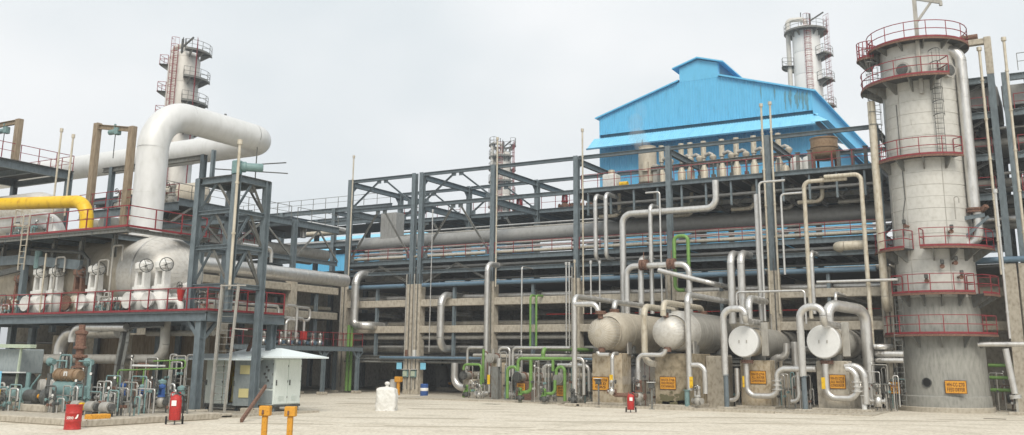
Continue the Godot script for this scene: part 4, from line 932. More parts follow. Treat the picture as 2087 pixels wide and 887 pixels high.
# ---------------- blue compressor house ----------------
func blue_building() -> void:
	var t := thing("compressor_house", "large blue corrugated gabled building with roof monitor", "building", V(16.7, 0, -20))
	var x0 := 6.6; var x1 := 26.8; var zf := -20.0; var zb := -46.0
	var roof_y := func(x: float) -> float: return 28.85 - absf(x - 16.7) * 0.31
	var w := 1.01
	for k in 20:
		var xa := x0 + k * w; var xb := xa + w
		part(t, "wall_sheet", ribbed(V(xa, 23.95, zf), w - 0.006, minf(roof_y.call(xa), 28.12) - 23.95, V(1, 0, 0), V(0, 0, 1), minf(roof_y.call(xb), 28.12) - 23.95), "blue_sheet")
		part(t, "wall_sheet", ribbed(V(xa, 0.0, zf - 0.05), w - 0.006, 22.9, V(1, 0, 0), V(0, 0, 1)), "blue_sheet")
	# lower canopy as sloping sheets
	for k in 21:
		var xa2 := x0 - 0.55 + k * w
		var s := S()
		var a := V(xa2, 23.6, zf + 0.08); var b := V(xa2 + w - 0.01, 23.6, zf + 0.08); var cc := V(xa2 + w - 0.01, 22.3, zf + 1.75); var d := V(xa2, 22.3, zf + 1.75)
		s.flat(a, b, cc, d, V(0, 0.8, 0.6)); s.flat(a - V(0, 0.04, 0), b - V(0, 0.04, 0), cc - V(0, 0.04, 0), d - V(0, 0.04, 0), V(0, -0.8, -0.6))
		for r in 4:
			s.bar(a + V(w * (r + 0.5) / 4, 0.01, 0), d + V(w * (r + 0.5) / 4, 0.01, 0), 0.05, 0.08)
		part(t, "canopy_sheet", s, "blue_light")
	part(t, "canopy_gutter", S().box(V(16.7, 22.26, zf + 1.8), V(21.3, 0.14, 0.14)), "blue_trim")
	for q in [[24.5, 25.2, 0.07, 0.9], [24.95, 25.3, 0.12, 0.8], [25.5, 25.1, 0.16, 0.75], [26.0, 25.0, 0.1, 0.8], [26.35, 24.9, 0.14, 0.8], [23.6, 25.9, 0.06, 0.5], [22.4, 26.2, 0.05, 0.6], [25.75, 25.3, 0.06, 0.5]]:
		part(t, "dirt_streak", ragged(V(q[0], q[1], zf + 0.047), V(1, 0, 0), V(0, 1, 0), q[2], q[3], int(q[0] * 31.0)), "sheet_dirt")
	part(t, "inner_wall", S().box(V(16.7, 23.5, zf - 0.6), V(20.1, 1.6, 0.06)), "blue_sheet")
	# right side wall and its canopy
	for k in 26:
		var za := zf - k * 1.0
		part(t, "wall_sheet", ribbed(V(x1, 23.55, za), 0.994, 2.2, V(0, 0, -1), V(1, 0, 0)), "blue_sheet")
		part(t, "wall_sheet", ribbed(V(x1 - 0.05, 0, za), 0.994, 22.9, V(0, 0, -1), V(1, 0, 0)), "blue_sheet")
		var s := S()
		var a := V(x1 + 0.08, 23.6, za + 0.5); var b := V(x1 + 0.08, 23.6, za - 0.49); var cc := V(x1 + 1.5, 22.55, za - 0.49); var d := V(x1 + 1.5, 22.55, za + 0.5)
		s.flat(a, b, cc, d, V(0.6, 0.8, 0)); s.flat(a - V(0, 0.04, 0), b - V(0, 0.04, 0), cc - V(0, 0.04, 0), d - V(0, 0.04, 0), V(-0.6, -0.8, 0))
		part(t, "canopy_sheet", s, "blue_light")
	# corner piece of canopy
	part(t, "canopy_sheet", S().quad_shape(V(x1 + 0.08, 23.6, zf + 0.08), V(x1 + 0.08, 22.55, zf + 1.5), V(x1 + 1.5, 22.55, zf + 1.5), V(x1 + 1.5, 22.55, zf + 0.5), V(0.4, 0.8, 0.4)), "blue_light")
	part(t, "back_wall", S().box(V(16.7, 12.8, zb), V(20.2, 25.6, 0.1)), "blue_sheet")
	part(t, "side_wall", S().box(V(x0, 12.8, (zf + zb) * 0.5 - 0.05), V(0.1, 25.6, 25.9)), "blue_sheet")
	# main roof slopes with overhang
	for sg in [-1.0, 1.0]:
		for k in 13:
			var z0 := zf + 0.3 - k * 2.03; var z1 := z0 - 2.02
			var xe: float = 16.7 + sg * 10.45; var xi: float = 16.7 + sg * 1.9
			var ye: float = roof_y.call(xe) + 0.06; var yi: float = roof_y.call(xi) + 0.06
			var nn := V(0.31 * sg, 1, 0).normalized()
			var s := S()
			s.flat(V(xe, ye, z0), V(xe, ye, z1), V(xi, yi, z1), V(xi, yi, z0), nn)
			s.flat(V(xe, ye - 0.08, z0), V(xe, ye - 0.08, z1), V(xi, yi - 0.08, z1), V(xi, yi - 0.08, z0), -nn)
			s.flat(V(xe, ye, z0), V(xe, ye, z1), V(xe, ye - 0.08, z1), V(xe, ye - 0.08, z0), V(sg, 0, 0))
			if k == 0: s.flat(V(xe, ye, z0), V(xi, yi, z0), V(xi, yi - 0.14, z0), V(xe, ye - 0.14, z0), V(0, 0, 1))
			for r in 7:
				var zz := z0 - 0.145 - r * 0.29
				s.bar(V(xe, ye + 0.01, zz), V(xi, yi + 0.01, zz), 0.05, 0.07)
			part(t, "roof_sheet", s, "blue_sheet")
	# roof monitor
	part(t, "monitor_wall", S().extrude(PackedVector2Array([Vector2(-1.85, 28.1), Vector2(1.85, 28.1), Vector2(1.85, 29.5), Vector2(0, 30.05), Vector2(-1.85, 29.5)]), V(16.7, 0, zf - 0.48), V(1, 0, 0), V(0, 1, 0), 0.5), "blue_sheet")
	for sg in [-1.0, 1.0]:
		part(t, "monitor_side", S().box(V(16.7 + sg * 1.8, 28.8, zf - 9.3), V(0.08, 1.6, 17.5)), "blue_trim")
		part(t, "monitor_roof", S().extrude(PackedVector2Array([Vector2(0, 30.25), Vector2(2.45 * sg, 29.5), Vector2(2.45 * sg, 29.38), Vector2(0, 30.12)]), V(16.7, 0, zf + 0.35), V(1, 0, 0), V(0, 1, 0), -18.8), "blue_sheet")
	# rows of windows low on the wall seen through the rack
	for k in 5:
		var p := V(8.6 + k * 4.0, 11.3, zf + 0.06)
		var wd := part(t, "window", S().box(p, V(1.6, 0.9, 0.06)), "dark")
		part(wd, "frame", S().box(p + V(0, 0.48, 0.03), V(1.75, 0.08, 0.1)).box(p + V(0, -0.48, 0.03), V(1.75, 0.08, 0.1)).box(p + V(0, 0, 0.03), V(0.06, 0.9, 0.1)), "blue_trim")

# ---------------- near tower on the right ----------------
func ring_sector(cx: float, y: float, cz: float, r0: float, r1: float, h: float, a0: float, a1: float) -> Shape:
	var sg := maxi(4, int(absf(a1 - a0) / 7.0))
	var s := S().lathe(V(cx, y, cz), V(0, 1, 0), [Vector2(r0, 0), Vector2(r1, 0), Vector2(r1, h), Vector2(r0, h), Vector2(r0, 0)], sg, deg_to_rad(180.0 - a0), deg_to_rad(180.0 - a1))
	for a in [a0, a1]:
		var d := V(cos(deg_to_rad(a)), 0, sin(deg_to_rad(a))); var p := V(cx, y, cz)
		s.flat(p + d * r0, p + d * r1, p + d * r1 + V(0, h, 0), p + d * r0 + V(0, h, 0), V(-d.z, 0, d.x) * (1.0 if a == a1 and a1 > a0 else -1.0))
	return s
func ring_platform(t: Node3D, cx: float, cz: float, y: float, r0: float, r1: float, a0: float, a1: float, railed := true, m := "red") -> void:
	var p := part(t, "platform", ring_sector(cx, y - 0.06, cz, r0, r1, 0.06, a0, a1), "grating")
	part(p, "fascia", ring_sector(cx, y - 0.13, cz, r1 - 0.03, r1 + 0.02, 0.11, a0, a1), "rust" if m == "red" else "steel_old")
	var nb := maxi(2, int((absf(a1 - a0)) / 32.0) + 1)
	for k in nb:
		var a := deg_to_rad(lerpf(a0, a1, (k + 0.5) / nb)); var d := V(cos(a), 0, sin(a)); var c0 := V(cx, y - 0.12, cz)
		part(p, "bracket", S().extrude(PackedVector2Array([Vector2(r0 - 0.02, 0.07), Vector2(r1 - 0.04, 0.07), Vector2(r1 - 0.04, -0.05), Vector2(r0 + 0.12, -0.62), Vector2(r0 - 0.02, -0.62)]), c0 - V(-d.z, 0, d.x) * 0.04, d, V(0, 1, 0), 0.08), "steel_old")
	if railed:
		var nn := maxi(2, int(absf(a1 - a0) / 12.0)); var ap := arc_pts(cx, y, cz, r1 - 0.04, a0, a1, nn)
		var s := S()
		for k in ap.size():
			if k % 2 == 0: s.bar(ap[k], ap[k] + V(0, 1.05, 0), 0.045, 0.045)
			if k > 0:
				for h in [1.05, 0.55]: s.bar(ap[k - 1] + V(0, h, 0), ap[k] + V(0, h, 0), 0.04, 0.04)
				s.bar(ap[k - 1] + V(0, 0.06, 0), ap[k] + V(0, 0.06, 0), 0.12, 0.012)
		if a1 - a0 < 300.0:
			for e in [ap[0], ap[-1]]:
				var d2 := (V(cx, y, cz) - e as Vector3).normalized() * (r1 - r0 - 0.1)
				for h in [1.05, 0.55]: s.bar(e + V(0, h, 0), e + d2 + V(0, h, 0), 0.045, 0.045)
				s.bar(e + d2, e + d2 + V(0, 1.05, 0), 0.05, 0.05)
		part(p, "handrail", s, m)
func main_tower() -> void:
	var x := 37.55; var z := -0.2; var o := V(x, 0, z)
	var t := thing("process_tower", "tall grey clad tower with red railed ring platforms and sign", "tower", o)
	part(t, "plinth", S().lathe(o, V(0, 1, 0), [Vector2(0, 0), Vector2(2.72, 0), Vector2(2.72, 0.24), Vector2(2.68, 0.28), Vector2(0, 0.28)], 8, PI / 8, TAU + PI / 8), "concrete")
	part(t, "base_ring", S().lathe(o, V(0, 1, 0), [Vector2(0, 0.28), Vector2(2.42, 0.28), Vector2(2.42, 0.84), Vector2(2.33, 0.9), Vector2(0, 0.9)], 40), "concrete_skirt")
	part(t, "skirt", S().lathe(o, V(0, 1, 0), [Vector2(0, 0.9), Vector2(2.32, 0.9), Vector2(2.3, 4.2), Vector2(2.2, 6.4), Vector2(0, 6.4)], 48), "concrete_skirt")
	var y := 6.4; var k := 0
	while y < 21.2:
		var h := 0.7 if k % 3 else 0.78
		var rr := 2.2 + (0.006 if k % 2 else 0.0)
		part(t, "cladding_band", S().lathe(V(x, y, z), V(0, 1, 0), [Vector2(0, 0.0), Vector2(rr - 0.02, 0.0), Vector2(rr, 0.015), Vector2(rr, h - 0.025), Vector2(rr - 0.02, h - 0.012), Vector2(rr - 0.02, h), Vector2(0, h)], 48), "clad_tower")
		y += h; k += 1
	part(t, "top_head", S().lathe(V(x, y, z), V(0, 1, 0), [Vector2(2.2, 0), Vector2(2.05, 0.3), Vector2(1.6, 0.62), Vector2(0.9, 0.85), Vector2(0, 0.92)], 40), "clad_tower")
	# upright sheet seams
	for a in [62.0, 118.0, 150.0]:
		var d := V(cos(deg_to_rad(a)), 0, sin(deg_to_rad(a)))
		part(t, "seam_strip", S().bar(o + d * 2.208 + V(0, 6.5, 0), o + d * 2.208 + V(0, 21.0, 0), 0.012, 0.05), "clad_dull")
	ring_platform(t, x, z, 4.3, 2.28, 3.1, 8, 188)
	ring_platform(t, x, z, 6.62, 2.2, 3.0, 42, 138)
	ring_platform(t, x, z, 6.55, 2.2, 3.35, 0, 38)
	ring_platform(t, x, z, 9.2, 2.2, 3.3, 112, 185)
	ring_platform(t, x, z, 9.2, 2.2, 3.3, 0, 96)
	ring_platform(t, x, z, 14.6, 2.2, 2.95, 40, 165)
	ring_platform(t, x, z, 19.35, 2.2, 3.45, 55, 185)
	ring_platform(t, x, z, 21.75, 1.6, 2.95, 0, 360)
	# small caged landing at upper left
	ring_platform(t, x - 2.75, z + 0.6, 21.45, 0.1, 0.75, 60, 300, true, "red")
	ladder(t, V(x - 2.45, 14.7, z + 1.2), V(x - 2.45, 21.6, z + 1.2), V(0.45, 0, 0), "steel_old", true, V(-0.4, 0, 0.9))
	ladder(t, V(x + 1.15, 14.7, z + 2.1), V(x + 1.15, 20.2, z + 2.1), V(0.45, 0, -0.1), "machine", true, V(0.3, 0, 0.95))
	ladder(t, V(x - 1.9, 4.4, z + 1.9), V(x - 1.9, 7.6, z + 1.9), V(0.4, 0, 0), "steel_old")
	ladder(t, V(x - 2.0, 0.3, z + 2.4), V(x - 2.0, 5.2, z + 2.4), V(0.4, 0, 0), "steel_old")
	# davit
	var dv := S().bar(V(x + 0.35, 18.4, z + 2.35), V(x + 0.35, 24.5, z + 2.3), 0.26, 0.22).bar(V(x + 0.35, 24.45, z + 2.3), V(x + 1.85, 23.9, z + 2.3), 0.2, 0.18).bar(V(x + 0.4, 22.9, z + 2.3), V(x + 1.25, 24.0, z + 2.3), 0.13, 0.12)
	dv.cyl(V(x + 1.8, 23.7, z + 2.3), V(x + 1.8, 23.98, z + 2.3), 0.1, 10)
	part(t, "davit", dv, "clad_dull")
	# manways
	for q in [[19.75, -14.0, 0.42], [19.55, 48.0, 0.4], [13.1, 200.0, 0.2]]:
		var a := deg_to_rad(90.0 + q[1] * -1.0); var d := V(cos(a), 0, sin(a)); var p: Vector3 = V(x, q[0] + 0.25, z) + d * 2.2
		var mw := part(t, "manway", S().lathe(p, d, [Vector2(0, 0), Vector2(q[2], 0), Vector2(q[2], 0.3), Vector2(q[2] * 1.12, 0.3), Vector2(q[2] * 1.12, 0.4), Vector2(0, 0.4)], 22), "clad_dull")
		part(mw, "cover", S().lathe(p + d * 0.4, d, [Vector2(0, 0), Vector2(q[2] * 0.85, 0), Vector2(q[2] * 0.8, 0.05), Vector2(0, 0.07)], 22), "machine")
	# skirt vent hole: a pipe sleeve, the shade inside it drawn as a black disc
	var hp := V(x - 0.68, 1.62, z + 2.22)
	var sl := part(t, "vent_sleeve", S().lathe(hp, V(-0.28, 0, 0.96), [Vector2(0.23, -0.2), Vector2(0.27, -0.2), Vector2(0.27, 0.06), Vector2(0.23, 0.06), Vector2(0.23, -0.2)], 22), "machine")
	part(sl, "bore", S().lathe(hp, V(-0.28, 0, 0.96), [Vector2(0, 0.0), Vector2(0.235, 0.0), Vector2(0.235, 0.03), Vector2(0, 0.03)], 22), "black")
	# small instrument tubing on the shell
	part(t, "tubing", S().rings([V(x - 1.2, 18.0, z + 1.9), V(x - 1.15, 14.7, z + 1.92), V(x - 1.1, 12.2, z + 1.95), V(x - 1.3, 11.3, z + 1.84), V(x - 1.35, 10.0, z + 1.8)], 0.025, 6), "machine")
	for q in [[10.55, 118.0], [10.1, 60.0], [8.1, 75.0], [8.3, 58.0], [7.5, 52.0], [7.3, 95.0]]:
		var a := deg_to_rad(q[1]); var d := V(cos(a), 0, sin(a)); var p: Vector3 = V(x, q[0], z) + d * 2.2
		part(t, "nozzle", S().cyl(p, p + d * 0.3, 0.07, 10).lathe(p + d * 0.3, d, [Vector2(0, 0), Vector2(0.13, 0), Vector2(0.13, 0.06), Vector2(0, 0.06)], 12), "rust")
		part(t, "instrument", S().cbox(p + d * 0.4 + V(0.0, 0.25, 0), V(0.2, 0.26, 0.2), 0.03), "machine")
	for q in [[-0.4, 16.4], [1.55, 11.5]]:
		var pts: Array = []
		for j in 9: pts.append(V(x + q[0] + 0.12 - 0.12 * cos(PI * j / 8), q[1] + 0.5 + 0.12 * sin(PI * j / 8), z + 2.24 - 0.3 * absf(q[0] - 0.3) * 0.5))
		pts.push_front(pts[0] - V(0, 1.2, 0)); pts.append(pts[-1] - V(0, 0.25, 0))
		part(t, "goose_neck", S().rings(pts, 0.03, 6), "clad_dull")
	# brackets to the downcomer
	part(t, "bracket", S().bar(V(x + 1.4, 10.9, z + 1.0), V(x + 3.0, 11.1, z + 1.0), 0.22, 0.1).bar(V(x + 1.9, 9.9, z + 1.0), V(x + 3.2, 11.0, z + 1.0), 0.16, 0.1), "steel")
	solo("flange_set", "red-brown flange and cream actuator at the downcomer's foot", "flange", S().lathe(V(40.02, 11.3, 0.6), V(0, 1, 0), [Vector2(0, 0), Vector2(0.44, 0), Vector2(0.44, 0.1), Vector2(0.36, 0.1), Vector2(0.36, 0.16), Vector2(0.44, 0.16), Vector2(0.44, 0.26), Vector2(0, 0.26)], 20).bar(V(40.4, 11.4, 0.7), V(40.7, 11.6, 0.9), 0.2, 0.3), "rust", V(40.02, 11.3, 0.6))

# ---------------- towers in the distance ----------------
func far_tower(label: String, o: Vector3, r: float, top: float, lv: Array, m: String, pipe_a: float) -> void:
	var t := thing("distillation_column", label, "tower", o)
	var y := 0.0; var k := 0
	while y < top:
		part(t, "shell_band", S().lathe(o + V(0, y, 0), V(0, 1, 0), [Vector2(0, 0), Vector2(r, 0), Vector2(r, 2.9), Vector2(r * 0.985, 2.95), Vector2(r * 0.985, 3.0), Vector2(0, 3.0)], 32), m)
		y += 3.0; k += 1
	part(t, "top_head", S().lathe(o + V(0, y, 0), V(0, 1, 0), [Vector2(r, 0), Vector2(r * 0.8, r * 0.35), Vector2(r * 0.4, r * 0.5), Vector2(0, r * 0.55)], 24), m)
	for q in lv:
		ring_platform(t, o.x, o.z, q[0], r, r + q[3], q[1], q[2], true, "red" if q[4] else "steel_old")
	var d := V(cos(deg_to_rad(pipe_a)), 0, sin(deg_to_rad(pipe_a)))
	var pr := r * 0.17
	pipe_parts(t, [o + d * (r + pr + 0.2), o + d * (r + pr + 0.2) + V(0, top + 1.9, 0), o + V(0, top + 1.9, 0), o + V(0, y, 0)], pr, "far_metal", 2.0, false)
	ladder(t, o + V(r * 0.35, 2, r + 0.1), o + V(r * 0.35, top + 1.2, r + 0.1), V(0.7, 0, 0), "red", true, V(0, 0, 1))
	ladder(t, o + V(r + 0.9, 6, 0.6), o + V(r + 0.9, top + 1.5, 0.6), V(0.5, 0, 0.5), "red", true, V(0.7, 0, 0.7))
	part(t, "davit", S().bar(o + V(r * 0.5, top, r * 0.7), o + V(r * 0.5, y + 2.0, r * 0.7), 0.2, 0.2).bar(o + V(r * 0.5, y + 1.0, r * 0.7), o + V(r * 1.5, y + 1.9, r * 0.7), 0.16, 0.16), "machine")
	part(t, "antenna", S().cyl(o + V(-r * 0.3, y, 0), o + V(-r * 0.3, y + 2.8, 0), 0.06, 6).cyl(o + V(r * 0.2, y, 0.4), o + V(r * 0.2, y + 2.4, 0.4), 0.05, 6), "machine")
func far_towers() -> void:
	var lvl: Array = []
	for q in [36.6, 33.4, 30.6, 27.6, 24.5]:
		lvl.append([q, -50, 40, 1.2, false]); lvl.append([q - 1.2, 140, 215, 1.0, true])
	far_tower("silver column with dark platforms rising behind the white pipe bend", V(-40.9, 0, -10), 1.75, 35.9, lvl, "far_metal", 185.0)
	lvl = []
	for k in 11: lvl.append([34.6 - k * 1.9, 0 if k % 2 else 100, 250 if k % 2 else 360, 0.7, false])
	far_tower("slim far column crowded with platforms in the middle distance", V(-28.0, 0, -60), 1.35, 32.9, lvl, "far_metal", 120.0)
	lvl = []
	for q in [[44.9, 0, 360], [41.4, -10, 40], [38.0, -10, 40], [34.6, -10, 40], [31.0, -10, 40], [40.4, 150, 200], [36.6, 150, 200]]:
		lvl.append([q[0], q[1], q[2], 1.0 if q[2] == 360 else 1.5, false])
	far_tower("white round column standing behind the blue building", V(17.95, 0, -60), 1.75, 44.9, lvl, "cover_white", 165.0)

# ---------------- steelwork right of the tower ----------------
func right_structure() -> void:
	var t := thing("pipe_rack", "tall braced grey steel rack at the right picture edge", "pipe rack", V(45, 0, -4))
	var xs := [41.5, 42.25, 49.0, 55.0]
	for x in xs:
		for z in [-1.0, -8.0]:
			part(t, "concrete_column", S().cbox(V(x, 4.2, z), V(0.66, 8.4, 0.75), 0.03), "concrete")
			part(t, "steel_column", S().ibeam(V(x, 8.4, z), V(x, 19.9, z), 0.42, 0.38, 0.035), "steel")
		for y in [19.6, 17.3, 14.6, 12.4, 10.2]: part(t, "girder", S().ibeam(V(x, y, -1.2), V(x, y, -8.0), 0.4, 0.25), "steel")
	for z in [-1.0, -8.0]:
		for y in [19.6, 17.4, 14.8, 12.4, 10.2, 9.3]:
			part(t, "beam", S().ibeam(V(36.5, y, z), V(41.3, y, z), 0.4, 0.25), "steel")
			part(t, "beam", S().ibeam(V(42.5, y, z), V(48.8, y, z), 0.4, 0.25), "steel")
			part(t, "beam", S().ibeam(V(49.2, y, z), V(54.8, y, z), 0.4, 0.25), "steel")
		for y in [6.9, 4.9]:
			part(t, "concrete_beam", S().cbox(V(38.6, y, z - 1.5), V(5.4, 0.54, 0.5), 0.03), "concrete")
			part(t, "concrete_beam", S().cbox(V(46.0, y, z), V(5.2, 0.54, 0.5), 0.03), "concrete")
		for q in [[14.9, 17.3], [12.5, 14.7], [17.5, 19.5]]:
			part(t, "brace", S().channel(V(36.6, q[0], z - 0.1), V(41.3, q[1], z - 0.1), 0.16, 0.12), "machine")
			part(t, "brace", S().channel(V(36.6, q[1], z - 0.25), V(41.3, q[0], z - 0.25), 0.16, 0.12), "machine")
			part(t, "brace", S().channel(V(42.6, q[0], z), V(48.7, q[1], z), 0.16, 0.12), "machine")
	for q in [[19.85, 4.6], [10.45, 5.4], [8.3, 6.0]]:
		part(t, "floor_or_shade_slab", S().box(V(39.0, q[0], -4.6), V(4.6, 0.08, 6.8)), "grating")
		part(t, "floor_or_shade_slab", S().box(V(49.0, q[0], -4.6), V(11.6, 0.08, 6.8)), "grating")  # floors added on both sides to fill the rack with darkness
	rail(t, [V(43.0, 19.95, -0.9), V(55, 19.95, -0.9)], "steel_old", 1.05, 1.4)
	for x in [37.5, 39.4]:
		part(t, "post", S().ibeam(V(x, 8.4, -4.0), V(x, 19.6, -4.0), 0.34, 0.3), "steel")
	for k in 4:
		part(t, "added_wall_panel", S().cbox(V(38.0 + k * 6.0, 4.6, -9.5), V(5.9, 9.2, 0.25), 0.02), "concrete")  # added wall, closes off the sky behind the right rack
	for y in [12.6, 15.0, 17.55]:
		part(t, "floor_or_shade_slab", S().box(V(39.0, y, -4.6), V(4.6, 0.06, 6.6)), "grating")
		part(t, "floor_or_shade_slab", S().box(V(48.6, y, -4.6), V(12.4, 0.06, 6.6)), "grating")
		rail(t, [V(36.8, y, -1.0), V(41.2, y, -1.0)], "red", 1.0, 1.2)
		rail(t, [V(42.6, y, -1.0), V(54.0, y, -1.0)], "red", 1.0, 1.2)
	var fc := thing("air_cooler", "bank of grey fin-fan cooler boxes high on the right rack", "air cooler", V(44, 17.6, -4.5))
	for k in 6:
		var fx := 37.8 + k * 2.7
		if k < 2 or fx > 42.6:
			part(fc, "plenum_box", S().cbox(V(fx, 18.75, -4.6), V(2.5, 1.3, 5.2), 0.04), "clad_grey")
			part(fc, "fan_ring", S().lathe(V(fx, 17.7, -4.6), V(0, 1, 0), [Vector2(1.0, 0), Vector2(1.08, 0), Vector2(1.08, 0.4), Vector2(1.0, 0.4), Vector2(1.0, 0)], 24), "steel_old")
	for k in 7:
		solo_run("rack_tube", "pipe crossing inside the right rack, %s from the top" % ORD[k], V(36.6, 17.0 - k * 0.95, -3.2 - 0.5 * (k % 3)), V(56, 17.0 - k * 0.95, -3.2 - 0.5 * (k % 3)), 0.1 + 0.05 * (k % 3), ["clad", "clad_dull", "machine"][k % 3], true).set_meta("group", "pipes crossing the right rack")
	var dr := thing("horizontal_drum", "dull horizontal drum inside the rack right of the tower", "vessel", V(40.5, 15.6, -6.5))
	part(dr, "shell", S().lathe(V(37.4, 16.6, -6.5), V(1, 0, 0), [Vector2(0, 0), Vector2(0.6, 0.1), Vector2(1.1, 0.5), Vector2(1.15, 0.8), Vector2(1.15, 5.4), Vector2(1.1, 5.7), Vector2(0.6, 6.1), Vector2(0, 6.2)], 32), "clad_dull")
	for x in [38.6, 42.2]: part(dr, "saddle", S().box(V(x, 15.2, -6.5), V(0.4, 1.2, 1.8)), "steel_old")
	var d2 := thing("horizontal_drum", "large dull pipe drum low behind the tower's right side", "vessel", V(44, 11.4, -4))
	part(d2, "shell", S().lathe(V(38.5, 12.3, -4.8), V(1, 0, 0), [Vector2(0, 0), Vector2(0.75, 0), Vector2(0.75, 12.0), Vector2(0, 12.0)], 28), "clad_dull")
	for x in [41.0, 45.0, 49.0]: part(d2, "saddle", S().box(V(x, 11.2, -4.8), V(0.4, 1.4, 1.2)), "steel_old")
	for q in [[15.9, -2.4, "upper"], [13.4, -2.2, "middle"], [10.9, -2.6, "lower"]]:
		solo_run("process_pipe", "dull pipe crossing behind the rack columns right of tower, %s" % q[2], V(38.6, q[0], q[1]), V(56, q[0], q[1]), 0.28, "clad_dull")
		valve("dark valve on the rack right of tower, %s level" % q[2], V(40.7, q[0] + 0.3, q[1]), 0.8, "machine", "machine", V(0, 0, 1), "rust")
	var gf := thing("lifting_portal", "concrete lifting frame on top of the rack right of tower", "frame", V(41.2, 19.9, -3.5))
	part(gf, "post", S().cbox(V(41.5, 21.1, -1.0), V(0.4, 2.4, 0.4), 0.03), "concrete")
	part(gf, "post", S().cbox(V(39.3, 21.1, -1.0), V(0.4, 2.4, 0.4), 0.03), "concrete")
	part(gf, "crossbeam", S().cbox(V(40.4, 22.05, -1.0), V(1.8, 0.36, 0.36), 0.03), "concrete")
	part(gf, "trolley", S().cyl(V(40.0, 22.42, -1.0), V(41.0, 22.42, -1.0), 0.18, 12), "rust")
	var bx := thing("cooler_box", "grey louvred box on the roof at the right edge", "box", V(44.6, 19.95, -3))
	part(bx, "frame", S().bar(V(43.6, 21.9, -2), V(45.8, 21.9, -2), 0.12, 0.12).bar(V(43.6, 22.6, -2), V(45.8, 22.6, -2), 0.12, 0.12).bar(V(43.6, 19.95, -2), V(43.6, 22.6, -2), 0.12, 0.12).bar(V(45.8, 19.95, -2), V(45.8, 22.6, -2), 0.12, 0.12), "concrete_skirt")
	part(bx, "panel", S().box(V(44.7, 22.25, -2.1), V(2.1, 0.6, 0.06)), "concrete_skirt")
	solo_run("process_pipe", "long thin silver pipe leaving the tower foot to the right edge", V(39.6, 3.75, 1.4), V(56, 3.75, 1.4), 0.14, "clad")
	solo_run("process_pipe", "silver pipe with bright top behind the tower's red platform", V(40.2, 11.2, -2.2), V(55, 11.2, -2.2), 0.22, "clad")
	solo_run("blue_pipe", "blue pipe right of the tower at column top", V(38.2, 8.62, -0.6), V(56, 8.62, -0.6), 0.17, "blue_pipe", true)
	var sp := thing("process_pipe", "silver drop pipe with end flange at the right edge", "pipe", V(41.3, 0.1, 2.0))
	pipe_parts(sp, [V(41.0, 3.5, 2.0), V(41.25, 1.1, 2.0)], 0.17, "clad")
	flange(sp, V(41.27, 0.95, 2.0), V(0.1, -1, 0), 0.3, "clad")
	part(sp, "support_post", S().box(V(41.3, 0.5, 2.0), V(0.12, 0.8, 0.12)), "clad_dull")
	part(sp, "footing", S().cbox(V(41.3, 0.08, 2.0), V(0.9, 0.16, 0.7), 0.02), "concrete")
	for k in 4:
		pump("dark pump set behind the tower under right rack, %s from left" % ORD[k], V(38.0 + k * 3.2, 0.0, -5.0 - (k % 2) * 1.5), "machine", "pumps under the right rack")
	for k in 3:
		solo_run("green_pipe", "green pipe glimpsed behind the tower foot, %s of three" % ["lowest", "middle", "highest"][k], V(39.8, 1.2 + k * 0.7, -2.0), V(48, 1.2 + k * 0.7, -2.0), 0.1, "green", true)

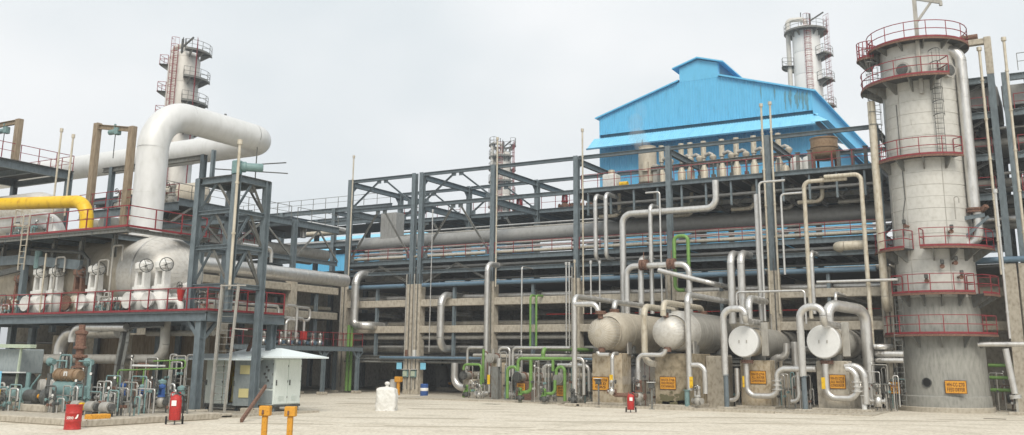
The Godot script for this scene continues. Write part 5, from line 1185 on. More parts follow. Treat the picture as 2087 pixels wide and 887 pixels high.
# ---------------- left process unit ----------------
func left_unit() -> void:
	var t := thing("unit_platform", "two-level grey steel platform with red handrails at left", "platform", V(2, 0, 29))
	# lower deck
	for x in [9.7, 3.2, -3.4, -9.5]:
		for z in [30.45 if x > 9.0 else 27.2, 25.9]:
			part(t, "footing", S().cbox(V(x, 0.16, z), V(1.0, 0.32, 0.8), 0.05), "concrete")
			part(t, "column", S().ibeam(V(x, 0.3, z), V(x, 4.3, z), 0.36, 0.34), "steel")
		part(t, "girder", S().ibeam(V(x, 4.42, 30.4), V(x, 4.42, 25.5), 0.4, 0.24), "steel")
	part(t, "knee_brace", S().bar(V(9.7, 3.4, 30.45), V(8.9, 4.25, 30.45), 0.16, 0.14), "steel")
	part(t, "knee_brace", S().bar(V(9.7, 3.4, 30.3), V(9.7, 4.25, 29.5), 0.16, 0.14), "steel")
	part(t, "edge_beam", S().channel(V(-11.0, 4.44, 30.62), V(10.1, 4.44, 30.62), 0.4, 0.16), "steel")
	part(t, "edge_beam", S().channel(V(10.2, 4.44, 30.5), V(10.2, 4.44, 25.5), 0.4, 0.16), "steel")
	part(t, "floor_plate", S().box(V(-0.4, 4.68, 28.1), V(21.2, 0.06, 5.1)), "grating")
	rail(t, [V(-11, 4.71, 30.6), V(10.15, 4.71, 30.6), V(10.15, 4.71, 25.6)], "red", 1.05, 1.3, "handrail", 0.024)
	rail(t, [V(5.8, 4.71, 27.2), V(10.0, 4.71, 27.2)], "red", 1.05, 1.3, "handrail", 0.024)
	# upper deck
	var y := 8.82
	part(t, "floor_plate", S().box(V(-2.9, y, 30.3), V(14.9, 0.06, 1.4)), "grating")
	part(t, "floor_plate", S().box(V(-4.6, y, 27.9), V(13.4, 0.06, 3.4)), "grating")
	part(t, "floor_plate", S().box(V(4.4, y, 26.8), V(0.9, 0.06, 1.8)), "grating")
	part(t, "edge_beam", S().channel(V(-11, y - 0.13, 31.0), V(4.6, y - 0.13, 31.0), 0.2, 0.1), "steel_old")
	part(t, "edge_beam", S().channel(V(4.65, y - 0.13, 31.0), V(4.65, y - 0.13, 26.0), 0.2, 0.1), "steel_old")
	rail(t, [V(-11, y + 0.03, 31.0), V(4.65, y + 0.03, 31.0), V(4.65, y + 0.03, 26.0)], "red", 1.05, 1.5, "handrail", 0.024)
	for x in [-9.5, -7.4, -5.2, -2.9, -0.6, 2.0]:
		part(t, "post", S().ibeam(V(x, 7.6, 29.6), V(x, y - 0.05, 29.6), 0.22, 0.2), "steel_old")
		part(t, "joist", S().ibeam(V(x, y - 0.18, 31.0), V(x, y - 0.18, 26.2), 0.2, 0.14, 0.02), "steel")
	for x in [-9.5, -3.4, 2.6]: part(t, "post", S().ibeam(V(x, 4.7, 25.8), V(x, y - 0.1, 25.8), 0.24, 0.22), "steel")
	part(t, "hanger", S().ibeam(V(4.5, 4.7, 26.1), V(4.5, y - 0.05, 26.1), 0.24, 0.22), "steel")
	ladder(t, V(-3.2, 7.0, 31.2), V(-3.2, 9.9, 31.2), V(0.5, 0, 0), "cream", true, V(0, 0, 1))
	# heavy cantilever beam and bent cable tray above the valves
	var tr := thing("davit_beam", "heavy grey lifting beam with bent tray over the white valves", "beam", V(-4.6, 4.7, 29.9))
	part(tr, "post", S().bar(V(-4.85, 4.7, 29.9), V(-4.85, 8.4, 29.9), 0.3, 0.28), "steel")
	part(tr, "beam", S().bar(V(-9.5, 7.75, 29.9), V(-5.0, 7.75, 29.9), 0.5, 0.2).bar(V(-4.7, 7.7, 29.9), V(-0.1, 7.25, 29.9), 0.5, 0.2), "steel")
	part(tr, "strut", S().bar(V(-8.5, 6.9, 29.9), V(-4.9, 7.3, 29.9), 0.3, 0.16), "machine")
	part(tr, "chain_block", S().cyl(V(-3.75, 7.2, 29.9), V(-3.75, 8.15, 29.9), 0.2, 12), "teal")
	part(tr, "tray", S().rings([V(-4.9, 8.3, 29.8), V(-1.2, 8.0, 29.8), V(-0.2, 7.9, 29.8), V(0.35, 7.5, 29.8), V(0.4, 6.2, 29.8)], 0.1, 6), "machine")
	# vessel
	var vz := 27.2; var vy := 6.8; var vr := 2.06; var vx := 3.0
	var v := thing("horizontal_vessel", "large clad horizontal vessel with bulging domed end at left", "vessel", V(-2, 4.7, vz))
	for k in 12:
		var xa := vx - 1.15 * (k + 1)
		part(v, "cladding_band", S().lathe(V(xa, vy, vz), V(1, 0, 0), [Vector2(vr - 0.02, 0), Vector2(vr, 0.015), Vector2(vr, 1.12), Vector2(vr - 0.02, 1.15)], 48), "clad_beige" if k > 0 else "dome")
	var pr: Array = []
	for k in 19:
		var a := PI * 0.5 * k / 18.0; pr.append(Vector2(vr * cos(a), vr * 0.96 * sin(a)))
	var dome := part(v, "domed_head", S().lathe(V(vx, vy, vz), V(1, 0, 0), pr, 72), "dome")
	var rb := S()
	for k in 24:
		var a := TAU * k / 24.0
		var pts: Array = []
		for j in range(0, 19, 2): pts.append(V(vx + pr[j].y * 1.001, vy + pr[j].x * sin(a) * 1.001, vz + pr[j].x * cos(a) * 1.001))
		rb.rings(pts, 0.012, 4)
	part(dome, "head_seams", rb, "clad")
	part(v, "girth_band", S().lathe(V(vx - 0.05, vy, vz), V(1, 0, 0), [Vector2(vr, 0), Vector2(vr + 0.015, 0), Vector2(vr + 0.015, 0.12), Vector2(vr, 0.12)], 48), "clad")
	for x in [-6.5, 1.5]:
		part(v, "saddle", S().extrude(PackedVector2Array([Vector2(-1.6, 4.7), Vector2(1.6, 4.7), Vector2(1.6, 5.6), Vector2(0.9, 5.1), Vector2(0, 4.95), Vector2(-0.9, 5.1), Vector2(-1.6, 5.6)]), V(x, 0, vz), V(0, 0, 1), V(0, 1, 0), 0.3), "steel")
	part(v, "nozzle", S().cyl(V(1.3, vy + 1.6, vz), V(1.3, 8.95, vz), 0.9, 28), "dome")
	# big white pipe
	var bp := thing("large_pipe", "huge silver-white pipe bending over and back above the vessel", "pipe", V(1.3, 8.9, vz))
	pipe_parts(bp, [V(1.3, 8.9, vz), V(1.3, 16.04, vz), V(1.3, 16.0, 18.65), V(-40, 16.1, 18.65)], 0.84, "silver_paint", [2.6, 1.6], false)
	part(bp, "stiffener_ring", S().lathe(V(1.3, 13.8, vz), V(0, 1, 0), [Vector2(0.83, 0), Vector2(0.847, 0.01), Vector2(0.847, 0.05), Vector2(0.83, 0.05)], 32), "silver_paint")
	part(bp, "stiffener_ring", S().lathe(V(1.3, 11.3, vz), V(0, 1, 0), [Vector2(0.83, 0), Vector2(0.847, 0.01), Vector2(0.847, 0.04), Vector2(0.83, 0.04)], 32), "silver_paint")
	solo("breather_vent", "tiny dark fitting on top of the huge white pipe", "fitting", S().cyl(V(1.3, 16.82, 22.2), V(1.3, 16.98, 22.2), 0.07, 8), "machine", V(1.3, 16.82, 22.2))
	# yellow pipe
	var yp := thing("yellow_pipe", "bright yellow pipe bending down at the left edge", "pipe", V(-2.2, 8.9, 28.3))
	pipe_parts(yp, [V(-16, 11.75, 28.3), V(-2.3, 11.0, 28.3), V(-2.2, 8.85, 28.3)], 0.36, "yellow", 3.2, false)
	# drum behind the yellow pipe
	var dr := thing("horizontal_drum", "white horizontal drum behind the yellow pipe", "vessel", V(-12, 9.0, 25.0))
	part(dr, "shell", S().lathe(V(-20, 11.45, 25.0), V(1, 0, 0), [Vector2(0, 0), Vector2(1.32, 0), Vector2(1.32, 8.2), Vector2(1.3, 8.6), Vector2(1.1, 9.4), Vector2(0.6, 9.9), Vector2(0, 10.05)], 40), "dome")
	part(dr, "saddle", S().box(V(-13, 9.6, 25.0), V(0.4, 1.3, 2.0)), "steel")
	part(dr, "saddle", S().box(V(-18, 9.6, 25.0), V(0.4, 1.3, 2.0)), "steel")
	part(dr, "support_frame", S().ibeam(V(-20, 8.85, 24.2), V(-8, 8.85, 24.2), 0.3, 0.2).ibeam(V(-20, 8.85, 25.8), V(-8, 8.85, 25.8), 0.3, 0.2).ibeam(V(-18, 4, 25), V(-18, 8.9, 25), 0.3, 0.3).ibeam(V(-9, 4, 25), V(-9, 8.9, 25), 0.3, 0.3), "steel")
	pipe("process_pipe", "white elbow pipe under the yellow pipe", 0.5, "silver_paint", [-16.0, 10.4, 27.2, -6.2, 10.4, 27.2, -6.2, 8.85, 27.2])
	solo_run("process_pipe", "pale pipe along the upper deck behind its rail", V(-12, 9.25, 29.0), V(-1.0, 9.25, 29.0), 0.13, "clad")
	# high platform at far left
	var hp := thing("high_platform", "high grey steel platform with railing at the far left", "platform", V(-14, 0, 24))
	for z in [21.6, 27.5]:
		for x in [-13.9, -20.0]:
			part(hp, "column", S().ibeam(V(x, 4.7 if x > -20 else 0.0, z), V(x, 14.8, z), 0.36, 0.34), "steel")
	for x in [-13.9, -20.0]: part(hp, "beam", S().ibeam(V(x, 14.62, 21.4), V(x, 14.62, 33.0), 0.5, 0.26), "steel")
	for z in [21.6, 24.5, 27.5, 30.5]: part(hp, "girder", S().ibeam(V(-13.9, 14.5, z), V(-20.0, 14.5, z), 0.4, 0.24), "steel")
	part(hp, "floor_plate", S().box(V(-17, 14.92, 27.2), V(6.6, 0.06, 11.6)), "grating")
	rail(hp, [V(-13.75, 14.95, 33.0), V(-13.75, 14.95, 21.5), V(-20, 14.95, 21.5)], "red", 1.05, 1.3)
	for q in [[-13.9, 25.6, "at the left edge"], [-8.1, 24.0, "behind the yellow pipe"]]:
		var x: float = q[0]; var z: float = q[1]; var far_: bool = x > -10.0
		var gp := thing("lifting_gantry", "weathered brown lifting gantry with teal hoist %s" % q[2], "gantry", V(x, 11 if far_ else 14.95, z))
		var yb := 8.8 if far_ else 14.95; var yt := 17.1 if far_ else 17.7; var w := 3.4 if far_ else -3.2
		part(gp, "post", S().cbox(V(x, (yb + yt) * 0.5, z), V(0.42, yt - yb, 0.36), 0.02), "wood_concrete")
		part(gp, "post", S().cbox(V(x + w, (yb + yt) * 0.5 - (0.3 if far_ else 0.0), z), V(0.42, yt - yb - (0.6 if far_ else 0.0), 0.36), 0.02), "wood_concrete")
		part(gp, "crossbeam", S().ibeam(V(x + signf(w) * 0.21, yt - 0.16 - (0.0 if not far_ else 0.1), z), V(x + w - signf(w) * 0.21, yt - 0.16 - (0.6 if far_ else 0.0), z), 0.3, 0.2), "wood_concrete")
		var hx := x + w * 0.5; var hy := yt - 0.75 if far_ else yt - 0.6
		var ho := part(gp, "hoist", S().cyl(V(hx - 0.45, hy, z), V(hx + 0.15, hy, z), 0.17, 14).cbox(V(hx + 0.3, hy, z), V(0.3, 0.45, 0.35), 0.03).bar(V(hx, hy + 0.1, z), V(hx, hy + 0.5, z), 0.1, 0.1), "teal")
		part(ho, "hook_chain", S().bar(V(hx + 0.1, hy - 1.7, z), V(hx + 0.1, hy - 0.1, z), 0.04, 0.04), "machine")
	# beam under the gantry and clutter behind the upper deck
	var ub := thing("pipe_support", "grey steel support frame below the large return pipe", "frame", V(-6, 8.8, 23))
	for x in [-8.1, -4.7, 0.2]: part(ub, "post", S().ibeam(V(x, 4.0, 22.6), V(x, 14.5, 22.6), 0.3, 0.28), "steel")
	part(ub, "beam", S().ibeam(V(-9, 14.35, 22.6), V(0.3, 14.35, 22.6), 0.3, 0.22), "steel_old")
	part(ub, "beam", S().ibeam(V(-9, 10.4, 22.6), V(5, 10.4, 22.6), 0.4, 0.24), "steel")
	part(ub, "beam", S().ibeam(V(-9, 11.2, 24.0), V(0, 11.2, 24.0), 0.5, 0.24), "steel")
	rail(ub, [V(-9, 11.5, 24.1), V(0, 11.5, 24.1)], "red", 1.0, 1.3)
	for q in [[-6.2, 11.5, 23.2, "left"], [-1.6, 11.5, 23.2, "middle"], [-3.4, 11.5, 22.0, "right"]]:
		valve("grey valve with handwheel on the frame behind upper deck, %s" % q[3], V(q[0], q[1], q[2]), 0.7, "clad_dull", "clad_dull", V(0, 0, 1), "clad_dull")
	solo("yellow_valve_cover", "small yellow pipe fitting behind the upper deck rail", "fitting", S().lathe(V(-4.4, 11.75, 23.5), V(1, 0, 0), [Vector2(0, 0), Vector2(0.25, 0), Vector2(0.3, 0.2), Vector2(0.3, 1.0), Vector2(0.2, 1.2), Vector2(0, 1.2)], 16), "yellow", V(-4.4, 11.6, 23.5))
	# vessel and exchanger stack further back, behind the white riser
	for q in [[-13.2, 14.6, 12.0, 1.0, "upper beige vessel seen behind the white pipe bend"], [-12.6, 12.2, 12.0, 1.5, "lower beige vessel seen behind the white pipe bend"]]:
		var bv := thing("horizontal_vessel", q[4], "vessel", V(q[0], q[1] - q[3], q[2]))
		part(bv, "shell", S().lathe(V(q[0] - 7.0, q[1], q[2]), V(1, 0, 0), [Vector2(0, 0), Vector2(q[3], 0), Vector2(q[3], 8.2), Vector2(q[3] * 0.9, 8.6), Vector2(q[3] * 0.5, 8.9), Vector2(0, 9.0)], 30), "clad_beige")
		part(bv, "girth_band", S().lathe(V(q[0] - 1.0, q[1], q[2]), V(1, 0, 0), [Vector2(q[3], 0), Vector2(q[3] + 0.03, 0), Vector2(q[3] + 0.03, 0.15), Vector2(q[3], 0.15)], 30), "clad")
		part(bv, "saddle", S().box(V(q[0] - 0.5, q[1] - q[3], q[2]), V(0.4, 0.8, q[3] * 1.6)), "steel")
		part(bv, "saddle", S().box(V(q[0] - 5.5, q[1] - q[3], q[2]), V(0.4, 0.8, q[3] * 1.6)), "steel")
	var bvs := thing("vertical_vessel", "dull upright vessel behind the steel frame tower", "vessel", V(-9.6, 0, 13.2))
	part(bvs, "shell", S().lathe(V(-9.7, 2.0, 12.6), V(0, 1, 0), [Vector2(0, 0), Vector2(1.25, 0), Vector2(1.25, 8.6), Vector2(1.1, 9.1), Vector2(0.6, 9.45), Vector2(0, 9.6)], 32), "clad_dull")
	part(bvs, "skirt", S().cyl(V(-9.7, 0, 12.6), V(-9.7, 2.0, 12.6), 1.2, 28), "concrete")
	var bs := thing("access_structure", "steel deck with red rails behind the white riser", "platform", V(-13, 0, 14))
	for x in [-17.0, -9.0]:
		for z in [14.6, 9.6]: part(bs, "column", S().ibeam(V(x, 0, z), V(x, 13.6, z), 0.3, 0.3), "steel")
	part(bs, "floor_plate", S().box(V(-13, 10.6, 12.2), V(9.5, 0.08, 6.0)), "grating")
	rail(bs, [V(-17.5, 10.65, 15.1), V(-8.3, 10.65, 15.1), V(-8.3, 10.65, 9.6)], "red", 1.05, 1.2)
	part(bs, "floor_plate", S().box(V(-13, 13.4, 12.2), V(9.0, 0.08, 5.6)), "grating")
	ladder(bs, V(-14.2, 10.7, 15.3), V(-14.0, 16.0, 14.8), V(0.7, 0, 0), "cream")
	solo("orange_plate", "small orange plate on the beige vessels' deck", "notice", S().box(V(-12.6, 13.0, 15.2), V(0.8, 0.8, 0.05)), "orange", V(-12.6, 12.6, 15.2))
	# steel frame tower
	var f := thing("steel_frame", "open grey steel frame tower with teal motor on top", "frame", V(9.4, 0, 28.8))
	var cx := [[10.6, 29.78], [10.6, 27.75], [8.13, 29.78], [8.13, 27.75]]
	for q in cx:
		var h := 11.1
		part(f, "column", S().ibeam(V(q[0], 0.3 if q[1] < 28.0 and q[0] > 10.0 else 4.72, q[1]), V(q[0], h, q[1]), 0.32, 0.3, 0.03), "steel")
		if q[1] < 28.0 and q[0] > 10.0: part(f, "footing", S().cbox(V(q[0], 0.16, q[1]), V(0.9, 0.32, 0.8), 0.05), "concrete")
	for y2 in [10.95, 9.4, 7.72, 5.9]:
		var h2 := 0.3 if y2 > 10.0 else 0.2
		part(f, "beam", S().ibeam(V(8.3, y2, 29.78), V(10.45, y2, 29.78), h2, 0.2), "steel")
		part(f, "beam", S().ibeam(V(8.3, y2, 27.75), V(10.45, y2, 27.75), h2, 0.2), "steel")
		part(f, "beam", S().ibeam(V(10.6, y2, 29.62), V(10.6, y2, 27.9), h2, 0.2), "steel")
		part(f, "beam", S().ibeam(V(8.13, y2, 29.62), V(8.13, y2, 27.9), h2, 0.2), "steel")
	for q in [[9.5, 10.8], [7.85, 9.3], [6.0, 7.6]]:
		for z in [29.78, 27.75]:
			part(f, "brace", S().channel(V(8.25, q[0], z), V(9.3, q[1], z), 0.09, 0.08), "steel")
			part(f, "brace", S().channel(V(9.42, q[1], z), V(10.45, q[0], z), 0.09, 0.08), "steel_old")
		part(f, "brace", S().channel(V(10.6, q[0], 29.65), V(10.6, q[1], 28.82), 0.09, 0.08), "steel")
		part(f, "brace", S().channel(V(10.6, q[1], 28.7), V(10.6, q[0], 27.9), 0.09, 0.08), "steel_old")
	part(f, "roof_plate", S().box(V(9.37, 11.1, 28.77), V(2.7, 0.05, 2.3)), "grating")
	part(f, "gusset", S().box(V(10.55, 10.6, 28.76), V(0.06, 0.35, 0.4)), "machine")
	for z in [28.0, 29.4]:
		part(f, "post", S().ibeam(V(8.5, 11.12, z), V(8.5, 12.6 if z > 29 else 12.3, z), 0.18, 0.16), "steel")
	part(f, "scaffold_tube", S().cyl(V(8.5, 12.2, 27.4), V(11.6, 12.0, 27.6), 0.03, 6).cyl(V(8.4, 11.7, 29.2), V(11.2, 11.6, 27.0), 0.03, 6).cyl(V(8.7, 11.1, 27.9), V(8.7, 12.9, 27.9), 0.03, 6).cyl(V(9.9, 11.1, 27.9), V(9.9, 12.9, 27.9), 0.03, 6), "machine")
	var mo := part(f, "motor", S().lathe(V(10.5, 11.55, 29.5), V(0.75, 0, -0.66), [Vector2(0, 0), Vector2(0.2, 0), Vector2(0.26, 0.1), Vector2(0.26, 0.25), Vector2(0.2, 0.3), Vector2(0.2, 1.0), Vector2(0.16, 1.06), Vector2(0, 1.06)], 18), "teal")
	part(mo, "gearbox", S().cbox(V(10.4, 11.5, 29.6), V(0.4, 0.7, 0.4), 0.06), "teal")
	# valves on the lower deck
	var dk := 4.71
	for q in [[-3.75, 29.6, 1.42, "white gate valve under the teal chain block, leftmost", "white_paint", "white_paint"], [-2.4, 29.6, 1.42, "large white gate valve left of the rusty-topped one", "white_paint", "white_paint"], [-0.4, 29.6, 1.35, "valve with rusty bonnet and black handwheel on lower deck", "cream", "rust"], [0.95, 29.7, 1.4, "slim white valve with pointed cap on lower deck", "white_paint", "white_paint"], [4.4, 29.6, 1.42, "left of two big white valves before the domed head", "white_paint", "white_paint"], [5.85, 29.6, 1.42, "right of two big white valves before the domed head", "white_paint", "white_paint"], [-5.5, 29.6, 1.25, "cream valve with rusty flanges at the left picture edge", "cream", "rust"]]:
		valve(q[3], V(q[0], dk, q[1]), q[2], q[4], q[5], V(0.85, 0, 0.5), q[5], V(0, 0, 1))
	var sv := valve("small white relief valve with red drum below, lower deck right", V(6.9, dk, 29.0), 0.8, "white_paint", "white_paint", V(0, 0, 1), "white_paint")
	solo("red_cone", "bright red funnel-shaped part beside relief valve", "funnel", S().lathe(V(7.1, dk, 29.5), V(0, 1, 0), [Vector2(0, 0), Vector2(0.06, 0), Vector2(0.08, 0.4), Vector2(0.2, 1.1), Vector2(0, 1.1)], 16), "bright_red", V(7.1, dk, 29.5))
	pipe("process_pipe", "white hooked pipe on the lower deck, left part", 0.17, "white_paint", [-6.3, 4.75, 29.9, -6.3, 5.25, 29.9, -3.6, 5.25, 29.9])
	pipe("process_pipe", "white pipe loop between the two valve groups", 0.17, "white_paint", [2.0, 4.75, 29.9, 2.0, 5.35, 29.9, 4.0, 5.35, 29.9])
	pipe("process_pipe", "white pipe bending down right of the paired valves", 0.18, "white_paint", [5.0, 5.35, 29.95, 6.4, 5.35, 29.95, 6.4, 4.7, 29.95])
	pipe("process_pipe", "small white pipe stub right of the paired valves", 0.15, "white_paint", [6.3, 5.3, 29.5, 7.2, 5.3, 29.5, 7.2, 4.72, 29.5])
	for q in [[2.6, 8.1, "taller"], [1.6, 7.4, "shorter"], [-1.9, 7.7, "left"]]:
		pipe("vent_hook", "%s thin grey swan-neck vent on the lower deck" % q[2], 0.05, "clad_dull", [q[0], 4.72, 30.1, q[0], q[1], 30.1, q[0] + 0.75, q[1], 30.1, q[0] + 0.75, q[1] - 0.8, 30.1])
	pipe("vent_hook", "thin cream standing rod before the white valves", 0.05, "cream", [-2.3, 4.72, 30.45, -2.3, 7.9, 30.45])
	# under the lower deck
	pipe("process_pipe", "fat silver elbow pipe under the lower deck at left", 0.33, "clad", [-2.0, 0.6, 29.2, -2.0, 3.85, 29.2, 2.5, 3.85, 29.2])
	pipe("process_pipe", "silver pipe running low then up under the deck", 0.23, "clad_dull", [-8.0, 2.45, 29.6, 6.4, 2.5, 29.6, 6.35, 4.66, 29.6])
	pipe("process_pipe", "white pipe above the rusty valve stack under the deck", 0.2, "clad", [0.4, 3.3, 30.3, 0.4, 4.05, 30.3, 4.4, 4.0, 30.3])
	pipe("process_pipe", "pale pipe lying high under the lower deck", 0.14, "clad_dull", [4.4, 3.75, 29.0, 9.0, 3.75, 29.0])
	var ct := thing("cable_tray", "dark bent cable tray rising under the lower deck", "cable tray", V(3.95, 0.1, 30.1))
	var tp := [V(3.95, 0.3, 30.1), V(3.97, 2.2, 30.1), V(4.15, 3.3, 30.1), V(4.2, 4.0, 30.1), V(4.6, 4.2, 30.1), V(6.8, 4.25, 30.1)]
	var cs := S(); var ce := S()
	for k in 5:
		cs.bar(tp[k], tp[k + 1], 0.42, 0.06)
		var dd := (tp[k + 1] - tp[k] as Vector3).normalized(); var nn := V(-dd.y, dd.x, 0)
		for sg in [-1.0, 1.0]: ce.bar(tp[k] + nn * 0.23 * sg + V(0, 0, 0.06), tp[k + 1] + nn * 0.23 * sg + V(0, 0, 0.06), 0.05, 0.2)
	part(ct, "tray", cs, "machine"); part(ct, "side_rail", ce, "steel_old")
	# concrete block wall and dark equipment behind, under the deck
	var wl := thing("block_wall", "tan plank-marked concrete wall under the lower deck", "wall", V(3, 0, 26))
	for k in 14: part(wl, "wall_board", S().cbox(V(-7.2 + k * 1.0, 1.9, 25.7), V(0.985, 3.8, 0.2), 0.02), "wood_concrete" if k % 3 else "concrete")
	part(wl, "stair_brace", S().bar(V(7.2, 0.3, 26.2), V(8.8, 3.6, 26.2), 0.16, 0.1).bar(V(8.8, 0.3, 26.3), V(7.2, 3.6, 26.3), 0.16, 0.1), "rust")
	# ladder down from the deck to the yard
	var ld := thing("access_ladder", "galvanised ladder leaning from the yard to the lower deck", "ladder", V(10.9, 0, 30.0))
	ladder(ld, V(10.9, 0.1, 30.15), V(10.9, 6.0, 29.95), V(0.6, 0, -0.2), "steel_old", false)
	part(ld, "stile", S().bar(V(10.6, 0.1, 30.35), V(10.55, 5.9, 30.15), 0.1, 0.08).bar(V(11.2, 0.1, 30.1), V(11.35, 5.9, 29.9), 0.1, 0.08), "clad_dull")
	part(ld, "footing", S().cbox(V(10.9, 0.1, 30.2), V(1.2, 0.2, 0.7), 0.04), "concrete")
	part(ld, "cage_hoop", S().bar(V(10.5, 5.85, 30.2), V(11.7, 5.85, 29.8), 0.06, 0.06).bar(V(11.3, 3.9, 30.0), V(11.9, 3.85, 29.7), 0.05, 0.05), "clad_dull")

# ---------------- heat exchangers ----------------
func exchangers() -> void:
	for q in [[20.0, 8.95, 4.25, "left", 0.0], [24.05, 8.75, 4.28, "right", -1.2]]:
		var x: float = q[0]; var zh: float = q[1]; var y: float = q[2]
		var t := thing("heat_exchanger", "beige clad heat exchanger with ribbed bulging head, %s one" % q[3], "heat exchanger", V(x, 3.1, 4))
		var pr: Array = [Vector2(0.9, -0.5), Vector2(0.93, -0.48), Vector2(0.93, 0.0)]
		for k in range(1, 13):
			var a := PI * 0.5 * k / 12.0; pr.append(Vector2(0.93 * cos(a), 0.66 * sin(a)))
		var hd := part(t, "domed_head", S().lathe(V(x, y, zh), V(0, 0, 1), pr, 48), "dome" if q[3] == "right" else "clad_beige")
		var rb := S()
		for k in 30:
			var a := TAU * k / 30.0; var pts: Array = []
			for j in range(1, pr.size() - 2): pts.append(V(x + pr[j].x * cos(a) * 1.002, y + pr[j].x * sin(a) * 1.002, zh + pr[j].y * 1.002))
			rb.rings(pts, 0.013, 4)
		part(hd, "head_ribs", rb, "dome")
		part(hd, "boss", S().lathe(V(x, y, zh + 0.58), V(0, 0, 1), [Vector2(0, 0), Vector2(0.1, 0), Vector2(0.1, 0.06), Vector2(0.05, 0.06), Vector2(0, 0.03)], 16), "machine")
		part(t, "girth_flange", S().lathe(V(x, y, zh - 0.66), V(0, 0, 1), [Vector2(0.88, 0), Vector2(0.97, 0), Vector2(0.97, 0.16), Vector2(0.88, 0.16)], 40), "clad_beige")
		part(t, "cone", S().lathe(V(x, y + 0.1, zh - 2.2), V(0, 0, 1), [Vector2(1.22, 0), Vector2(1.22, 0.75), Vector2(1.12, 1.2), Vector2(0.92, 1.5)], 44), "clad_beige" if q[3] == "left" else "dome")
		for k in 7:
			part(t, "cladding_band", S().lathe(V(x, y + 0.1, zh - 2.2 - 1.15 * (k + 1)), V(0, 0, 1), [Vector2(1.2, 0), Vector2(1.23, 0.01), Vector2(1.23, 1.12), Vector2(1.2, 1.14)], 44), "clad_beige" if q[3] == "left" else "clad_dull")
		part(t, "rear_head", S().lathe(V(x, y + 0.06, zh - 10.25), V(0, 0, -1), [Vector2(1.15, 0), Vector2(1.0, 0.4), Vector2(0.6, 0.65), Vector2(0, 0.72)], 36), "clad_dull")
		for w in [[0.0, "front"], [-4.6, "rear"]]:
			part(t, "saddle", S().extrude(PackedVector2Array([Vector2(-0.95, 3.1), Vector2(0.95, 3.1), Vector2(0.95, 3.6), Vector2(0.5, 3.2), Vector2(-0.5, 3.2), Vector2(-0.95, 3.6)]), V(x, 0, 6.2 + w[0]), V(1, 0, 0), V(0, 1, 0), 0.3), "steel_old")
		part(t, "bottom_nozzle", S().cyl(V(x, y - 1.1, zh + 0.15), V(x, y - 0.85, zh + 0.15), 0.2, 16), "rust")
		part(t, "top_nozzle", S().cyl(V(x, y + 0.85, zh + 0.3), V(x, y + 1.15, zh + 0.3), 0.16, 16), "rust")
		flange(t, V(x, y + 1.2, zh + 0.3), V(0, 1, 0), 0.32, "rust" if q[3] == "left" else "machine")
		flange(t, V(x, y + 1.4, 7.2 if q[3] == "left" else 2.6), V(0, 1, 0), 0.3, "rust")
		part(t, "bracket_plate", S().box(V(x + 1.02, y - 0.6, zh - 1.6), V(0.1, 1.2, 0.5)), "clad")
		var pm := "concrete_pier" if q[3] == "left" else "concrete_moss"
		var pi := thing("concrete_pier", "tan stained concrete pier under the left ribbed exchanger" if q[3] == "left" else "mossy dark-stained concrete pier under the right ribbed exchanger", "pier", V(x, 0, 7))
		part(pi, "front_pier", S().cbox(V(x, 1.55, 7.7 if q[3] == "left" else 6.4), V(1.95 if q[3] == "left" else 2.2, 3.1, 1.4 if q[3] == "left" else 3.6), 0.04), pm)
		if q[3] == "right": part(pi, "side_wall", S().cbox(V(x + 1.75, 1.5, 5.0), V(1.26, 3.0, 1.2), 0.04), "concrete")
		if q[3] == "right":
			for w in [[-0.4, 0.5, 0.42, 0.3], [0.55, 0.55, 0.34, 0.36], [0.1, 0.3, 0.8, 0.16], [0.2, 0.75, 0.12, 0.1], [-0.1, 0.9, 0.1, 0.07], [0.75, 1.1, 0.08, 0.1]]:
				part(pi, "moss_growth", ragged(V(x + w[0], w[1], 8.204), V(1, 0, 0), V(0, 1, 0), w[2], w[3], int(w[2] * 100.0)), "moss")
		part(pi, "rear_pier", S().cbox(V(x, 1.55, 0.6), V(1.95, 3.1, 1.2), 0.04), "concrete")
		part(pi, "plinth", S().cbox(V(x, 0.12, 7.7 if q[3] == "left" else 6.7), V(2.5, 0.24, 2.2 if q[3] == "left" else 4.4), 0.03), "concrete")
	for q in [[27.85, "left"], [32.2, "right"]]:
		var x: float = q[0]; var y := 3.8; var zf := 6.8 if q[1] == "left" else 6.2; var r := 0.86 if q[1] == "left" else 0.9
		var t := thing("heat_exchanger", "heat exchanger with flat round white end cover, %s one" % q[1], "heat exchanger", V(x, 2.9, 2))
		var cv := part(t, "end_cover", S().lathe(V(x, y, zf), V(0, 0, 1), [Vector2(0, -0.1), Vector2(r, -0.1), Vector2(r, 0.05), Vector2(r - 0.03, 0.08), Vector2(0, 0.08)], 56), "cover_white")
		for sg in [-1.0, 1.0]: part(cv, "lifting_lug", S().cbox(V(x + 0.22 * sg, y, zf + 0.1), V(0.05, 0.18, 0.06), 0.01), "clad_dull")
		part(t, "channel_flange", S().lathe(V(x, y, zf - 0.42), V(0, 0, 1), [Vector2(0, 0), Vector2(r + 0.03, 0), Vector2(r + 0.03, 0.12), Vector2(r - 0.06, 0.12), Vector2(r - 0.06, 0.2), Vector2(r + 0.03, 0.2), Vector2(r + 0.03, 0.3), Vector2(0, 0.3)], 48), "clad")
		part(t, "channel", S().lathe(V(x, y, zf - 1.9), V(0, 0, 1), [Vector2(r - 0.04, 0), Vector2(r - 0.04, 1.5)], 40), "clad_beige")
		for k in 7:
			part(t, "cladding_band", S().lathe(V(x, y, zf - 1.9 - 1.3 * (k + 1)), V(0, 0, 1), [Vector2(r - 0.02, 0), Vector2(r + 0.01, 0.01), Vector2(r + 0.01, 1.27), Vector2(r - 0.02, 1.29)], 40), "clad_dull")
